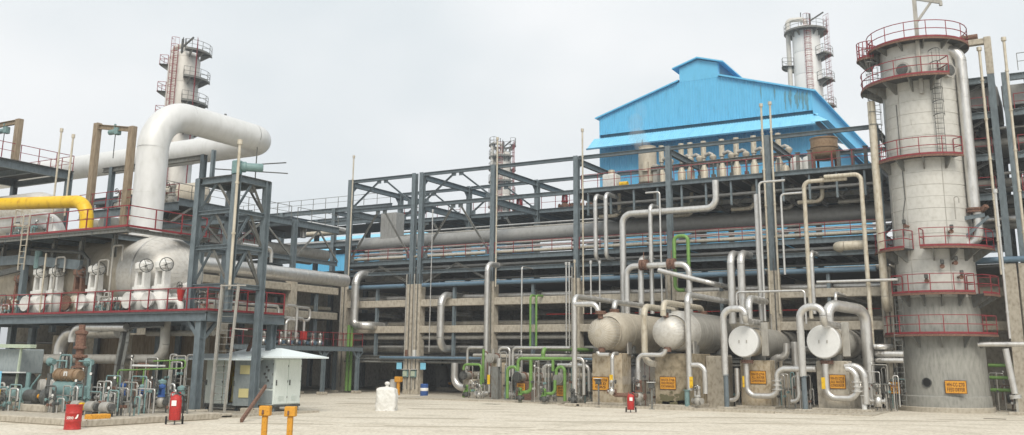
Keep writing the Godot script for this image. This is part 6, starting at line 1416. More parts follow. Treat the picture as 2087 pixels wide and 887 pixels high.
		part(t, "rear_head", S().lathe(V(x, y, zf - 11.0), V(0, 0, -1), [Vector2(r, 0), Vector2(r * 0.9, 0.3), Vector2(r * 0.5, 0.55), Vector2(0, 0.62)], 36), "clad_beige")
		part(t, "bracket_plate", S().cbox(V(x + r + 0.12, y + 0.15, zf - 1.0), V(0.4, 1.9, 0.14), 0.02), "clad_dull")
		part(t, "bottom_nozzle", S().cyl(V(x, y - 1.25, zf - 0.6), V(x, y - 0.8, zf - 0.6), 0.22, 16), "clad_dull")
		flange(t, V(x, y - 1.12, zf - 0.6), V(0, 1, 0), 0.36, "rust")
		for w in [0.0, -5.5]:
			part(t, "saddle", S().box(V(x, 2.92, 4.9 + w), V(1.4, 0.34, 0.3)), "steel_old")
		var pi := thing("concrete_pier", "grey concrete pier under the %s white disc exchanger" % q[1], "pier", V(x, 0, 5))
		part(pi, "front_pier", S().cbox(V(x + 0.25, 1.38, 5.0), V(1.75, 2.76, 1.1), 0.04), "concrete_pier" if q[1] == "left" else "concrete")
		part(pi, "rear_pier", S().cbox(V(x, 1.38, -0.6), V(1.7, 2.76, 1.0), 0.04), "concrete")
		part(pi, "plinth", S().cbox(V(x + 0.25, 0.1, 5.1), V(2.3, 0.2, 1.7), 0.03), "concrete")
	var ba := thing("process_pipe", "big silver arch pipe over the right white disc exchanger", "pipe", V(33.82, 0.3, 2.2))
	pipe_parts(ba, [V(32.2, 4.65, 4.7), V(32.2, 5.95, 4.7), V(33.82, 5.7, 2.2), V(33.82, 0.3, 2.2)], 0.32, "clad", [2.0, 2.4])
	var sp := thing("process_pipe", "slanting silver pipe running down from the rusty flanged header", "pipe", V(24.68, 7.54, 2.35))
	pipe_parts(sp, [V(21.04, 8.52, 2.35), V(24.68, 7.54, 2.35), V(24.68, 7.54, -1.0)], 0.16, "clad")
	# bellows on the two U pipes
	for q in [[29.5, 6.15, "left"], [33.8, 6.05, "right"]]:
		var pr: Array = [Vector2(0.17, 0)]
		for k in 3: pr.append_array([Vector2(0.18, 0.05 + k * 0.24), Vector2(0.3, 0.07 + k * 0.24), Vector2(0.3, 0.14 + k * 0.24), Vector2(0.18, 0.16 + k * 0.24), Vector2(0.2, 0.22 + k * 0.24)])
		pr.append(Vector2(0.17, 0.75))
		solo("expansion_joint", "silver bellows joint on the %s U pipe" % q[2], "bellows", S().lathe(V(q[0], 1.05, q[1]), V(0, 1, 0), pr, 24), "clad", V(q[0], 1.05, q[1]))
	# support posts under risers
	for q in [[27.0, 7.6, "blue-grey support post under the left disc's arch pipe", "steel", 1.9], [31.3, 7.4, "blue-grey support post under the right disc's arch pipe", "steel", 1.9], [25.1, 8.8, "pale teal support post at the mossy pier corner", "teal", 1.05], [18.3, 9.3, "dark valve stool under the left riser", "machine", 0.7], [34.0, 5.4, "white support post beside the right bellows", "cover_white", 0.9]]:
		var p := V(q[0], 0, q[1]); var t := thing("support_post", q[2], "post", p)
		part(t, "footing", S().cbox(p + V(0, 0.09, 0), V(1.0, 0.18, 0.8), 0.03), "concrete")
		part(t, "post", S().cyl(p + V(0, 0.18, 0), p + V(0, q[4], 0), 0.14, 16), q[3])
		part(t, "cap_plate", S().cyl(p + V(0, q[4], 0), p + V(0, q[4] + 0.04, 0), 0.2, 16), q[3])
	valve("dark valve at the foot of the left riser", V(18.3, 0.2, 9.55), 0.45, "machine", "machine", V(0, 0, 1), "machine")
	valve("grey valve on the short loop beside the mossy pier", V(25.75, 0.25, 8.9), 0.6, "clad_dull", "clad", V(0, 0, 1), "clad_dull", V(0.9, 0, 0.4))
	valve("grey valve low between the ribbed exchangers, steaming", V(22.3, 0.35, 9.1), 0.7, "clad_dull", "rust", V(0, 0, 1), "rust")
	valve("pale valve above the rusty drain pipe", V(21.05, 0.75, 10.1), 0.45, "clad", "clad", V(1, 0, 0), "rust")
	valve("white valve cluster at the big arch pipe's foot", V(33.2, 0.9, 1.8), 0.8, "clad", "clad", V(0, 0, 1), "clad")
	valve("silver valve right of the arch pipe's foot", V(34.6, 0.3, 4.6), 0.7, "clad", "clad_dull", V(0, 0, 1), "clad")
	for q in [[30.2, 5.6, "under the right disc's left arch pipe"], [26.9, 6.3, "beside the left disc pier"]]:
		pipe("process_pipe", "small hooked silver drain %s" % q[2], 0.12, "clad", [q[0] + 0.35, 2.3, q[1], q[0] + 0.35, 0.5, q[1], q[0] - 0.1, 0.5, q[1]])
	# junction stands
	for q in [[20.0, 9.6, 1.45, "before the tan pier"], [23.35, 9.7, 1.3, "below the mossy pier sign"]]:
		var p := V(q[0], 0, q[1]); var t := thing("push_button_stand", "small grey push-button stand %s" % q[3], "control post", p)
		part(t, "post", S().bar(p, p + V(0, q[2], 0), 0.08, 0.08), "steel_old")
		part(t, "box", S().cbox(p + V(0, q[2], 0.06), V(0.32, 0.3, 0.16), 0.02), "machine")
		part(t, "hood", S().box(p + V(0, q[2] + 0.18, 0.08), V(0.44, 0.03, 0.3)), "cover_white")
		part(t, "foot_plate", S().box(p + V(0, 0.015, 0), V(0.3, 0.03, 0.3)), "steel_old")
	# yellow pipe tags
	for q in [[21.0, 1.55, 10.02, "on the slim drop pipe"], [25.35, 1.5, 8.75, "on the tall riser foot"], [27.68, 1.55, 6.35, "on the left U pipe"], [32.08, 1.55, 6.25, "on the right U pipe"], [10.0, 1.35, 5.52, "on the slim pipe by the middle sign"]]:
		var p := V(q[0], q[1], q[2])
		solo("pipe_tag", "narrow yellow tag strapped %s" % q[3], "tag", S().box(p, V(0.2, 0.62, 0.03)), "yellow", p)
	for q in [[20.0, "left"], [21.95, "right"]]:
		var tt := thing("flange_joint", "rusty flanged joint, %s one on the short header" % q[1], "flange", V(q[0] - 0.2, 8.5, 2.2))
		flange(tt, V(q[0] - 0.2, 8.92, 2.2), V(1, 0, 0), 0.36)
		flange(tt, V(q[0] + 0.12, 8.92, 2.2), V(1, 0, 0), 0.36)
		part(tt, "valve_body", S().cbox(V(q[0] - 0.04, 8.95, 2.2), V(0.24, 0.5, 0.46), 0.05), "rust")
		part(tt, "stem", S().cyl(V(q[0] - 0.04, 9.1, 2.2), V(q[0] - 0.04, 9.8, 2.2), 0.03, 8), "rust")
	valve("large silver butterfly valve on the low pipe near middle sign", V(9.2, 0.1, 5.4), 0.5, "clad", "clad", V(0, 0, 1), "clad")

func small_exchangers() -> void:
	for q in [[6.95, 4.0, 1.55, 0.3, 4.6, "leftmost small exchanger with dark round face", "machine"], [9.5, 4.6, 2.75, 0.34, 8.0, "small beige exchanger high on the sign pier", "clad_dull"], [12.55, 6.2, 1.55, 0.33, 7.5, "middle small exchanger with dark round face among green pipes", "machine"], [16.1, 7.2, 1.55, 0.34, 6.5, "rightmost small exchanger with grey round face among green pipes", "clad_dull"]]:
		var x: float = q[0]; var z: float = q[1]; var y: float = q[2]; var r: float = q[3]
		var t := thing("small_exchanger", q[5], "heat exchanger", V(x, y - r, z - 2))
		part(t, "end_cover", S().lathe(V(x, y, z), V(0, 0, 1), [Vector2(0, 0), Vector2(r * 0.75, 0), Vector2(r * 0.75, 0.06), Vector2(0, 0.08)], 24), "concrete_skirt" if q[6] != "machine" else "machine")
		part(t, "channel_flange", S().lathe(V(x, y, z - 0.12), V(0, 0, 1), [Vector2(0, 0), Vector2(r, 0), Vector2(r, 0.12), Vector2(0, 0.12)], 24), q[6])
		part(t, "channel", S().cyl(V(x, y, z - 0.8), V(x, y, z - 0.12), r * 0.82, 22), "clad_dull")
		part(t, "tube_sheet_flange", S().lathe(V(x, y, z - 0.95), V(0, 0, 1), [Vector2(0, 0), Vector2(r * 1.02, 0), Vector2(r * 1.02, 0.15), Vector2(0, 0.15)], 24), "rust")
		part(t, "shell", S().cyl(V(x, y, z - q[4]), V(x, y, z - 0.95), r * 0.84, 22), "clad_beige")
		part(t, "nozzle", S().cyl(V(x, y + r * 0.6, z - 0.45), V(x, y + r + 0.3, z - 0.45), 0.1, 12), "clad_dull")
		var pi := thing("concrete_pier", "small concrete pier under the %s" % q[5].split(" with")[0].split(" high")[0], "pier", V(x, 0, z - 1.6))
		part(pi, "front_pier", S().cbox(V(x + (0.25 if y > 2 else 0.1), (y - r * 0.84) * 0.5, z - 1.0), V(1.1, y - r * 0.84, 0.6), 0.03), "concrete_pier" if y > 2 else ("rust" if x > 12 and x < 14 else "concrete"))
		part(pi, "rear_pier", S().cbox(V(x, (y - r * 0.84) * 0.5, z - q[4] + 0.8), V(1.0, y - r * 0.84, 0.6), 0.03), "concrete")
	for k in 3:
		valve("green-handled valve low among the small exchangers, %s" % ["left", "middle", "right"][k], V([7.6, 13.6, 15.6][k], 0.12, [4.5, 7.6, 8.1][k]), 0.45, "machine", "green", V(0, 0, 1), "machine")
	for k in 6:
		var x: float = [8.0, 11.2, 12.0, 14.8, 15.3, 17.3][k]; var z: float = [3.2, 4.8, 5.0, 6.6, 5.6, 6.8][k]
		valve("small silver valve among the small exchangers, %s from left" % ORD[k], V(x, 0.1, z), 0.62, "clad_dull", "clad", V(0, 0, 1) if k % 2 else V(1, 0, 0), "clad", V(1, 0, 0), "valves among the small exchangers")
	var gp := thing("gauge_post", "grey square post with boxes right of the middle sign", "post", V(10.6, 0, 5.6))
	part(gp, "post", S().box(V(10.6, 1.1, 5.6), V(0.5, 2.2, 0.3)), "steel_old")
	part(gp, "cap", S().cyl(V(10.85, 2.2, 5.6), V(10.85, 2.75, 5.6), 0.17, 14), "clad")
	solo_run("process_pipe", "silver pipe lying behind the small exchangers", V(6.5, 2.95, 1.9), V(19.0, 2.95, 1.9), 0.13, "clad_dull")
	solo_run("process_pipe", "bluish pipe lying behind the small exchangers, higher", V(-3.0, 2.75, 0.6), V(18.0, 2.75, 0.6), 0.1, "blue_pipe")

# ---------------- equipment on the upper deck ----------------
func deck_equipment() -> void:
	var dk := 14.93
	var names := ["leftmost", "second", "third", "fourth", "fifth", "sixth", "seventh", "rightmost"]
	var xs := [18.25, 19.84, 20.55, 21.6, 23.0, 24.1, 25.4, 27.2]
	for k in 8:
		var x: float = xs[k]; var z := -6.0; var o := V(x, dk, z)
		var t := thing("vent_silencer", "cream vent silencer with open-topped stack on the deck, %s of eight" % names[k], "silencer", o, "silencers in a row on the upper deck")
		part(t, "body", S().lathe(o, V(0, 1, 0), [Vector2(0, 0), Vector2(0.3, 0), Vector2(0.3, 1.75), Vector2(0.16, 2.05), Vector2(0.16, 2.3), Vector2(0, 2.3)], 20), "cream")
		part(t, "neck", S().rings([o + V(0, 2.25, 0), o + V(0, 2.6, 0), o + V(0.12, 2.85, 0.05), o + V(0.5, 2.95, 0.1), o + V(0.75, 2.8, 0.1)], 0.14, 12, true), "clad_dull")
		part(t, "cone", S().lathe(o + V(0.75, 2.0, 0.1), V(0, 1, 0), [Vector2(0.05, 0), Vector2(0.08, 0.3), Vector2(0.26, 0.55), Vector2(0.26, 0.7), Vector2(0.12, 0.85), Vector2(0, 0.85)], 16), "clad_beige")
		part(t, "valve_stem", S().cyl(o + V(0.75, 0, 0.1), o + V(0.75, 2.1, 0.1), 0.07, 10).cbox(o + V(0.75, 1.2, 0.1), V(0.3, 0.3, 0.3), 0.04), "machine")
		var st := part(t, "stack", S().lathe(o + V(0, 2.6, 0), V(0, 1, 0), [Vector2(0.14, 0), Vector2(0.2, 0.05), Vector2(0.2, 1.35), Vector2(0.17, 1.35), Vector2(0.17, 0.9), Vector2(0, 0.9)], 18), "cream")
		part(st, "opening_shade", S().lathe(o + V(0, 3.86, 0), V(0, 1, 0), [Vector2(0, 0), Vector2(0.18, 0), Vector2(0.18, 0.04), Vector2(0, 0.04)], 18), "black")  # black disc stands in for the shade inside the stack
	var ms := thing("muffler", "large ribbed cream muffler standing on the deck, steaming", "muffler", V(17.9, dk, -4))
	part(ms, "body", S().lathe(V(17.9, dk + 0.7, -4), V(0, 1, 0), [Vector2(0, 0), Vector2(0.62, 0), Vector2(0.62, 0.06), Vector2(0.68, 0.06), Vector2(0.68, 2.6), Vector2(0.62, 2.64), Vector2(0.66, 2.8), Vector2(0, 2.9)], 28), "clad_beige")
	part(ms, "base", S().box(V(17.9, dk + 0.35, -4), V(1.2, 0.7, 1.0)), "rust")
	part(ms, "side_box", S().cyl(V(18.0, dk + 1.5, -3.3), V(18.0, dk + 2.2, -3.3), 0.25, 14), "cream")
	part(ms, "duct", S().cbox(V(18.7, dk + 1.2, -3.7), V(0.4, 1.6, 0.5), 0.03), "clad_dull")
	part(ms, "whip", S().cyl(V(17.5, dk + 3.3, -4), V(17.5, dk + 4.1, -4), 0.03, 6), "machine")
	var bt := thing("brown_tank", "rusty brown ribbed tank on legs on the deck", "tank", V(30.4, dk, -6))
	part(bt, "shell", S().lathe(V(30.4, dk + 1.6, -6), V(0, 1, 0), [Vector2(0, 0), Vector2(0.7, 0.1), Vector2(0.92, 0.35), Vector2(0.92, 0.85), Vector2(0.97, 0.87), Vector2(0.97, 0.95), Vector2(0.92, 0.97), Vector2(0.92, 1.5), Vector2(0.97, 1.52), Vector2(0.97, 1.6), Vector2(0, 1.75)], 28), "brown_shell")
	for sg in [V(-0.6, 0, -0.6), V(0.6, 0, -0.6), V(0.6, 0, 0.6), V(-0.6, 0, 0.6)]:
		part(bt, "leg", S().ibeam(V(30.4, dk, -6) + sg, V(30.4, dk + 1.9, -6) + sg, 0.16, 0.14), "rust")
	for q in [[28.5, -5.6, 0.42, 1.75, "white capped drum left of the brown tank"], [29.2, -6.4, 0.45, 1.9, "second white drum left of the brown tank"], [27.9, -4.8, 0.3, 1.1, "small cream tank at the deck's right rack column"]]:
		var o := V(q[0], dk, q[1]); var t := thing("small_tank", q[4], "tank", o)
		part(t, "shell", S().lathe(o, V(0, 1, 0), [Vector2(0, 0), Vector2(q[2], 0), Vector2(q[2], q[3]), Vector2(q[2] * 0.8, q[3] + 0.15), Vector2(q[2] * 0.4, q[3] + 0.22), Vector2(0, q[3] + 0.24)], 22), "cream" if q[2] < 0.4 else "white_paint")
		part(t, "lid", S().cyl(o + V(0, q[3] + 0.22, 0), o + V(0, q[3] + 0.34, 0), q[2] * 0.3, 12), "clad_dull")
	for q in [[28.9, -4.4, "first"], [29.8, -4.0, "second"], [31.6, -4.6, "third"], [32.4, -5.2, "fourth"], [33.4, -4.4, "fifth"]]:
		var o := V(q[0], dk, q[1]); var t := thing("deck_post", "grey steel post on the deck near brown tank, %s from left" % q[2], "post", o, "posts on the deck")
		part(t, "post", S().ibeam(o, o + V(0, 2.0, 0), 0.24, 0.22), "steel_old")
		part(t, "cap_plate", S().box(o + V(0, 2.02, 0), V(0.35, 0.04, 0.35)), "steel_old")
	var wb := thing("white_box", "white boxy unit with yellow part on deck's left end", "equipment box", V(15.6, dk, -2.5))
	part(wb, "case", S().cbox(V(15.6, dk + 0.75, -2.5), V(1.1, 1.1, 0.9), 0.05), "white_paint")
	part(wb, "head", S().cyl(V(15.6, dk + 1.3, -2.5), V(15.6, dk + 1.65, -2.5), 0.25, 14), "cream")
	part(wb, "leg", S().box(V(15.3, dk + 0.1, -2.5), V(0.12, 0.2, 0.6)).box(V(15.9, dk + 0.1, -2.5), V(0.12, 0.2, 0.6)), "steel_old")
	part(wb, "pump", S().cyl(V(16.3, dk + 0.5, -2.5), V(16.9, dk + 0.5, -2.5), 0.22, 14).box(V(16.6, dk + 0.15, -2.5), V(0.6, 0.3, 0.4)), "yellow")
	var mb := thing("channel_runway", "rust-streaked grey channel running along the silencers", "beam", V(21, 16.5, -3.4))
	part(mb, "beam", S().ibeam(V(18.4, 16.6, -3.4), V(28.0, 16.75, -3.4), 0.26, 0.2), "steel_old")
	for x in [19.0, 23.5, 27.8]: part(mb, "post", S().ibeam(V(x, dk, -3.4), V(x, 16.5, -3.4), 0.18, 0.16), "steel_old")
	for q in [[4.0, -9.0, "leftmost"], [8.4, -9.0, "second"], [9.6, -9.0, "third"], [10.8, -9.4, "rightmost"]]:
		valve("rust-red valve on the rear deck between rack frames, %s" % q[2], V(q[0], dk, q[1]), 0.9, "rust", "red", V(0, 0, 1), "rust", V(1, 0, 0), "valves on the rear deck")
	var yb := thing("yellow_tank", "small yellow-green upright drum on the rear deck", "drum", V(13.0, dk, -4.2))
	part(yb, "shell", S().lathe(V(13.0, 14.85, -7.6), V(0, 1, 0), [Vector2(0, 0), Vector2(0.32, 0), Vector2(0.32, 1.2), Vector2(0.2, 1.35), Vector2(0, 1.4)], 18), "yellow")
	part(yb, "cap", S().cyl(V(13.0, 16.2, -7.6), V(13.0, 16.4, -7.6), 0.1, 10), "machine")
	for k in 8:
		var x := 15.0 + k * 2.4
		pipe("process_pipe", "short bent pipe hanging under the upper deck, %s from left" % ORD[k], 0.14, "clad_dull" if k % 2 else "cream", [x, 13.0, -1.6 - (k % 3), x + 1.6, 13.0, -1.6 - (k % 3), x + 1.6, 14.6, -1.6 - (k % 3)]).set_meta("group", "short pipes under the upper deck")

# ---------------- machines at lower left ----------------
func ground_left() -> void:
	var o := V(5.6, 0.25, 34.0)
	struct("plinth", S().cbox(V(2.0, 0.14, 34.3), V(19.8, 0.28, 6.6), 0.04), "concrete")
	var cp := thing("compressor", "teal and brown reciprocating compressor with round ends", "compressor", o)
	part(cp, "frame", S().cbox(V(5.6, 0.62, 34.0), V(1.6, 0.7, 0.7), 0.08), "teal").set_meta("label", "teal crankcase")
	part(cp, "crankcase", S().cyl(V(4.9, 1.15, 34.0), V(6.3, 1.15, 34.0), 0.38, 24), "teal")
	part(cp, "cylinder", S().lathe(V(4.7, 1.78, 34.0), V(1, 0, 0), [Vector2(0, 0), Vector2(0.22, 0), Vector2(0.26, 0.08), Vector2(0.26, 1.6), Vector2(0.22, 1.68), Vector2(0, 1.68)], 28), "brown_shell")
	part(cp, "end_cover", S().lathe(V(4.4, 1.2, 34.3), V(-0.4, 0, 0.9), [Vector2(0, 0), Vector2(0.4, 0), Vector2(0.4, 0.2), Vector2(0.34, 0.26), Vector2(0, 0.28)], 24), "clad_dull")
	part(cp, "end_rim", S().lathe(V(4.42, 1.2, 34.25), V(-0.4, 0, 0.9), [Vector2(0, -0.04), Vector2(0.44, -0.04), Vector2(0.44, 0.02), Vector2(0, 0.02)], 24), "orange")
	part(cp, "crosshead", S().cbox(V(6.6, 1.1, 34.2), V(1.0, 0.5, 0.5), 0.06), "teal")
	part(cp, "data_plate", S().box(V(5.7, 1.85, 34.27), V(0.24, 0.2, 0.015)), "white_paint")
	for q in [[4.35, 2.35], [6.95, 2.35]]:
		part(cp, "head", S().lathe(V(q[0] - 0.3, q[1], 34.0), V(1, 0, 0), [Vector2(0, 0), Vector2(0.14, 0), Vector2(0.19, 0.06), Vector2(0.19, 0.14), Vector2(0.13, 0.18), Vector2(0.13, 0.4), Vector2(0, 0.4)], 18), "teal")
		part(cp, "head_post", S().bar(V(q[0], 0.3, 34.0), V(q[0], 2.2, 34.0), 0.1, 0.1), "teal")
	for k in 4:
		part(cp, "bolt_flange", S().lathe(V(4.85 + k * 0.42, 1.78, 34.0), V(1, 0, 0), [Vector2(0.26, 0), Vector2(0.3, 0), Vector2(0.3, 0.05), Vector2(0.26, 0.05)], 24), "brown_shell")
	part(cp, "tubing", S().rings([V(4.9, 2.4, 34.2), V(5.6, 2.4, 34.2), V(5.6, 2.1, 34.2)], 0.04, 8).rings([V(6.6, 2.4, 34.3), V(7.4, 2.4, 34.3), V(7.4, 0.6, 34.3)], 0.04, 8).rings([V(4.3, 1.8, 34.5), V(3.9, 1.3, 34.6), V(3.9, 0.4, 34.7), V(7.6, 0.4, 34.7)], 0.04, 8), "teal")
	# rusty valve stack above it
	var rv := thing("relief_stack", "rusty stacked safety valve rising above the compressor", "valve", V(5.5, 2.1, 34.0))
	part(rv, "stack", S().lathe(V(5.6, 2.1, 33.6), V(0, 1, 0), [Vector2(0, 0), Vector2(0.3, 0), Vector2(0.3, 0.06), Vector2(0.14, 0.1), Vector2(0.14, 0.4), Vector2(0.28, 0.45), Vector2(0.28, 0.55), Vector2(0.16, 0.6), Vector2(0.16, 0.8), Vector2(0.28, 0.84), Vector2(0.28, 0.92), Vector2(0.22, 0.95), Vector2(0.22, 1.45), Vector2(0.28, 1.5), Vector2(0.28, 1.6), Vector2(0.14, 1.65), Vector2(0.14, 1.9), Vector2(0, 1.9)], 20), "rust")
	part(rv, "drain", S().cyl(V(5.6, 2.6, 33.6), V(6.1, 2.6, 33.6), 0.07, 10), "rust")
	# left motor with canopy and railing
	var mt := thing("drive_motor", "grey louvred drive motor under pale green canopy at left edge", "motor", V(1.5, 0.28, 34))
	part(mt, "hood", S().cbox(V(1.2, 2.35, 34.0), V(3.2, 1.1, 1.2), 0.04), "cabinet_grey")
	part(mt, "body", S().cyl(V(0.0, 1.35, 34.0), V(2.6, 1.35, 34.0), 0.55, 24), "machine")
	part(mt, "bed", S().cbox(V(1.3, 0.55, 34.0), V(3.0, 0.55, 1.2), 0.04), "dark")
	var cn := thing("canopy_frame", "pale green canopy beam on thin posts at left edge", "canopy", V(2, 0.28, 34.8))
	part(cn, "beam", S().bar(V(-4, 3.08, 34.8), V(4.0, 3.02, 34.8), 0.16, 0.3), "pale_green")
	part(cn, "post", S().bar(V(3.0, 0.28, 34.8), V(3.15, 3.0, 34.8), 0.08, 0.08), "pale_green")
	part(cn, "post", S().bar(V(-2.0, 0.28, 34.8), V(-2.0, 3.0, 34.8), 0.08, 0.08), "pale_green")
	part(cn, "shelf", S().bar(V(-1.0, 1.85, 34.9), V(3.6, 1.88, 34.9), 0.05, 0.3), "cover_white")
	var rl := thing("guard_rail", "light blue guard rail with yellow striped posts at lower left", "railing", V(2.4, 0.28, 36.4))
	for k in 4:
		var x := 0.6 + k * 1.25
		part(rl, "post", S().bar(V(x, 0.28, 36.4), V(x, 1.95, 36.4), 0.06, 0.06), "blue_light")
		part(rl, "striped_sleeve", S().bar(V(x, 0.6, 36.4), V(x, 1.2, 36.4), 0.1, 0.1), "yellow")
	part(rl, "rail", S().bar(V(-2, 1.9, 36.4), V(4.4, 1.9, 36.4), 0.05, 0.05).bar(V(-2, 1.25, 36.4), V(4.4, 1.25, 36.4), 0.04, 0.04).bar(V(-2, 0.75, 36.4), V(4.4, 0.75, 36.4), 0.04, 0.04), "blue_light")
	for k in 3:
		pump("small lube oil pump on the plinth, %s from the left edge" % ORD[k], V(1.0 + k * 2.2, 0.28, 35.2 - 0.5 * (k % 2)), "teal" if k == 1 else "machine", "lube pumps on the plinth")
	for k in 9:
		var x := 7.4 + k * 0.42; var z := 33.6 - (k % 3) * 0.7
		valve("small instrument valve on the plinth beside compressor, %s from left" % ORD[k], V(x, 0.28 + 0.25 * (k % 2), z), 0.42 + 0.1 * (k % 3), "clad_dull", ["clad", "blue_drum", "teal"][k % 3], V(0, 0, 1) if k % 2 else V(1, 0, 0), "machine", V(1, 0, 0), "instrument valves beside the compressor")
	for k in 7:
		var x := 6.9 + k * 0.55
		pipe("instrument_tube", "thin tube arch on the plinth beside the compressor, %s from left" % ORD[k], 0.028, ["clad", "clad_dull", "teal"][k % 3], [x, 0.3, 33.9, x, 1.3 + 0.25 * (k % 3), 33.9, x + 0.9, 1.3 + 0.25 * (k % 3), 33.9, x + 0.9, 0.3, 33.9]).set_meta("group", "tubes beside the compressor")
	for k in 5:
		pipe("instrument_tube", "teal tubing loop before the left machines, %s from left" % ORD[k], 0.03, "teal", [0.2 + k * 1.0, 0.35, 35.8, 0.2 + k * 1.0, 0.9 + 0.12 * k, 35.8, 1.0 + k * 1.0, 0.9 + 0.12 * k, 35.8, 1.0 + k * 1.0, 0.35, 35.8]).set_meta("group", "teal tubing loops")
	var gf := thing("green_pipe_rail", "lime green pipe frame beside the cable tray", "pipe frame", V(7, 0.3, 30.9))
	part(gf, "frame", S().rings([V(5.1, 0.3, 31.0), V(5.0, 1.9, 31.0), V(5.1, 1.98, 31.0), V(9.4, 2.12, 31.0), V(9.5, 2.2, 31.0), V(9.5, 2.4, 31.0), V(9.4, 2.48, 31.0), V(7.4, 2.42, 31.0)], 0.035, 8), "green")
	part(gf, "leg", S().cyl(V(6.8, 0.3, 31.0), V(6.8, 2.0, 31.0), 0.035, 8), "green")
	part(gf, "drop", S().rings([V(8.5, 2.1, 31.0), V(8.5, 2.45, 31.0)], 0.035, 8), "green")
	solo("white_lamp_tray", "white flat canopy tray above the green frame", "tray", S().cbox(V(6.6, 2.2, 30.6), V(1.9, 0.1, 0.4), 0.03), "cover_white", V(6.6, 2.2, 30.6))
	solo("yellow_block", "yellow painted block on the plinth edge", "block", S().cbox(V(11.6, 0.3, 36.9), V(0.4, 0.3, 0.9), 0.03), "orange", V(11.6, 0.16, 36.9))
	for k in 3:
		var p := V(9.0 + k * 0.9, 0.28, 35.9)
		var t := thing("small_motor", "yellow-ended small motor on the plinth, %s" % ["left", "middle", "right"][k], "motor", p)
		part(t, "body", S().lathe(p + V(-0.3, 0.35, 0), V(1, 0, 0), [Vector2(0, 0), Vector2(0.18, 0), Vector2(0.22, 0.05), Vector2(0.22, 0.5), Vector2(0, 0.5)], 16), "clad_dull")
		part(t, "end_cap", S().cyl(p + V(0.2, 0.35, 0), p + V(0.35, 0.35, 0), 0.15, 14), "yellow" if k == 0 else "machine")
		part(t, "foot", S().box(p + V(0, 0.08, 0), V(0.4, 0.16, 0.3)), "machine")

# ---------------- loose things in the yard ----------------
func extinguisher(label: String, at: Vector3, turn: float, sc: float) -> void:
	var t := thing("wheeled_extinguisher", label, "fire extinguisher", at)
	var b := Basis(Vector3.UP, turn)
	var P := func(x: float, y: float, z: float) -> Vector3: return at + b * (V(x, y, z) * sc)
	part(t, "cylinder", S().lathe(P.call(0, 0.14, 0), b * V(0, 1, -0.06), [Vector2(0, 0), Vector2(0.17, 0) * sc, Vector2(0.2, 0.05) * sc, Vector2(0.2, 0.68) * sc, Vector2(0.17, 0.78) * sc, Vector2(0.08, 0.84) * sc, Vector2(0.05, 0.86) * sc, Vector2(0, 0.86) * sc], 26), "bright_red")
	part(t, "valve_head", S().cyl(P.call(0, 0.98, -0.05), P.call(0, 1.08, -0.06), 0.045 * sc, 12).bar(P.call(-0.08, 1.06, -0.05), P.call(0.1, 1.09, -0.05), 0.03 * sc, 0.03 * sc), "machine")
	part(t, "label_panel", S().lathe(P.call(0, 0.62, 0), b * V(0, 1, -0.06), [Vector2(0.203, 0) * sc, Vector2(0.203, 0.18) * sc], 8, 1.65, 2.5), "white_ink")
	part(t, "hose", S().rings([P.call(0.05, 1.05, -0.03), P.call(0.24, 0.95, 0.05), P.call(0.27, 0.6, 0.08), P.call(0.24, 0.3, 0.1), P.call(0.26, 0.2, 0.1)], 0.022 * sc, 8), "rubber")
	part(t, "handle_frame", S().rings([P.call(-0.16, 0.2, -0.16), P.call(-0.16, 1.0, -0.28), P.call(-0.14, 1.06, -0.3), P.call(0.14, 1.06, -0.3), P.call(0.16, 1.0, -0.28), P.call(0.16, 0.2, -0.16)], 0.018 * sc, 8), "bright_red")
	for sg in [-1.0, 1.0]:
		var w := part(t, "wheel", S().lathe(P.call(0.27 * sg - 0.03, 0.14, -0.14), b * V(1, 0, 0), [Vector2(0.07, 0) * sc, Vector2(0.13, 0) * sc, Vector2(0.14, 0.02) * sc, Vector2(0.14, 0.04) * sc, Vector2(0.13, 0.06) * sc, Vector2(0.07, 0.06) * sc, Vector2(0.07, 0) * sc], 22), "rubber")
		part(w, "rim", S().cyl(P.call(0.27 * sg - 0.02, 0.14, -0.14), P.call(0.27 * sg + 0.02, 0.14, -0.14), 0.075 * sc, 16), "clad")
	part(t, "axle", S().cyl(P.call(-0.28, 0.14, -0.14), P.call(0.28, 0.14, -0.14), 0.015 * sc, 8), "machine")
	part(t, "front_foot", S().bar(P.call(0, 0, 0.16), P.call(0, 0.2, 0.12), 0.03 * sc, 0.05 * sc), "machine")
func cabinet_doors(t: Node3D, c0: Vector3, w: float, h: float, ux: Vector3, nrm: Vector3, nd: int, m: String) -> void:
	var bs := Basis(ux, V(0, 1, 0), nrm)
	for k in nd:
		var p := c0 + ux * (w * ((k + 0.5) / nd - 0.5)) + nrm * 0.012
		var d := part(t, "door", S().cbox(p, V(w / nd - 0.03, h, 0.05), 0.012, bs), m)
		part(d, "handle", S().cbox(p + ux * (-w / nd * 0.5 + 0.1) + nrm * 0.05 + V(0, -0.05, 0), V(0.05, 0.26, 0.06), 0.01, bs), "machine")
		for q in 5: part(d, "louvre", S().cbox(p + nrm * 0.03 + V(0, -h * 0.42 + q * 0.05, 0), V(w / nd * 0.4, 0.018, 0.03), 0.004, bs), m)
		for q in [-0.35, 0.0, 0.35]: part(d, "hinge", S().cyl(p + ux * (w / nd * 0.5 - 0.03) + nrm * 0.03 + V(0, h * q - 0.05, 0), p + ux * (w / nd * 0.5 - 0.03) + nrm * 0.03 + V(0, h * q + 0.05, 0), 0.018, 8), "machine")
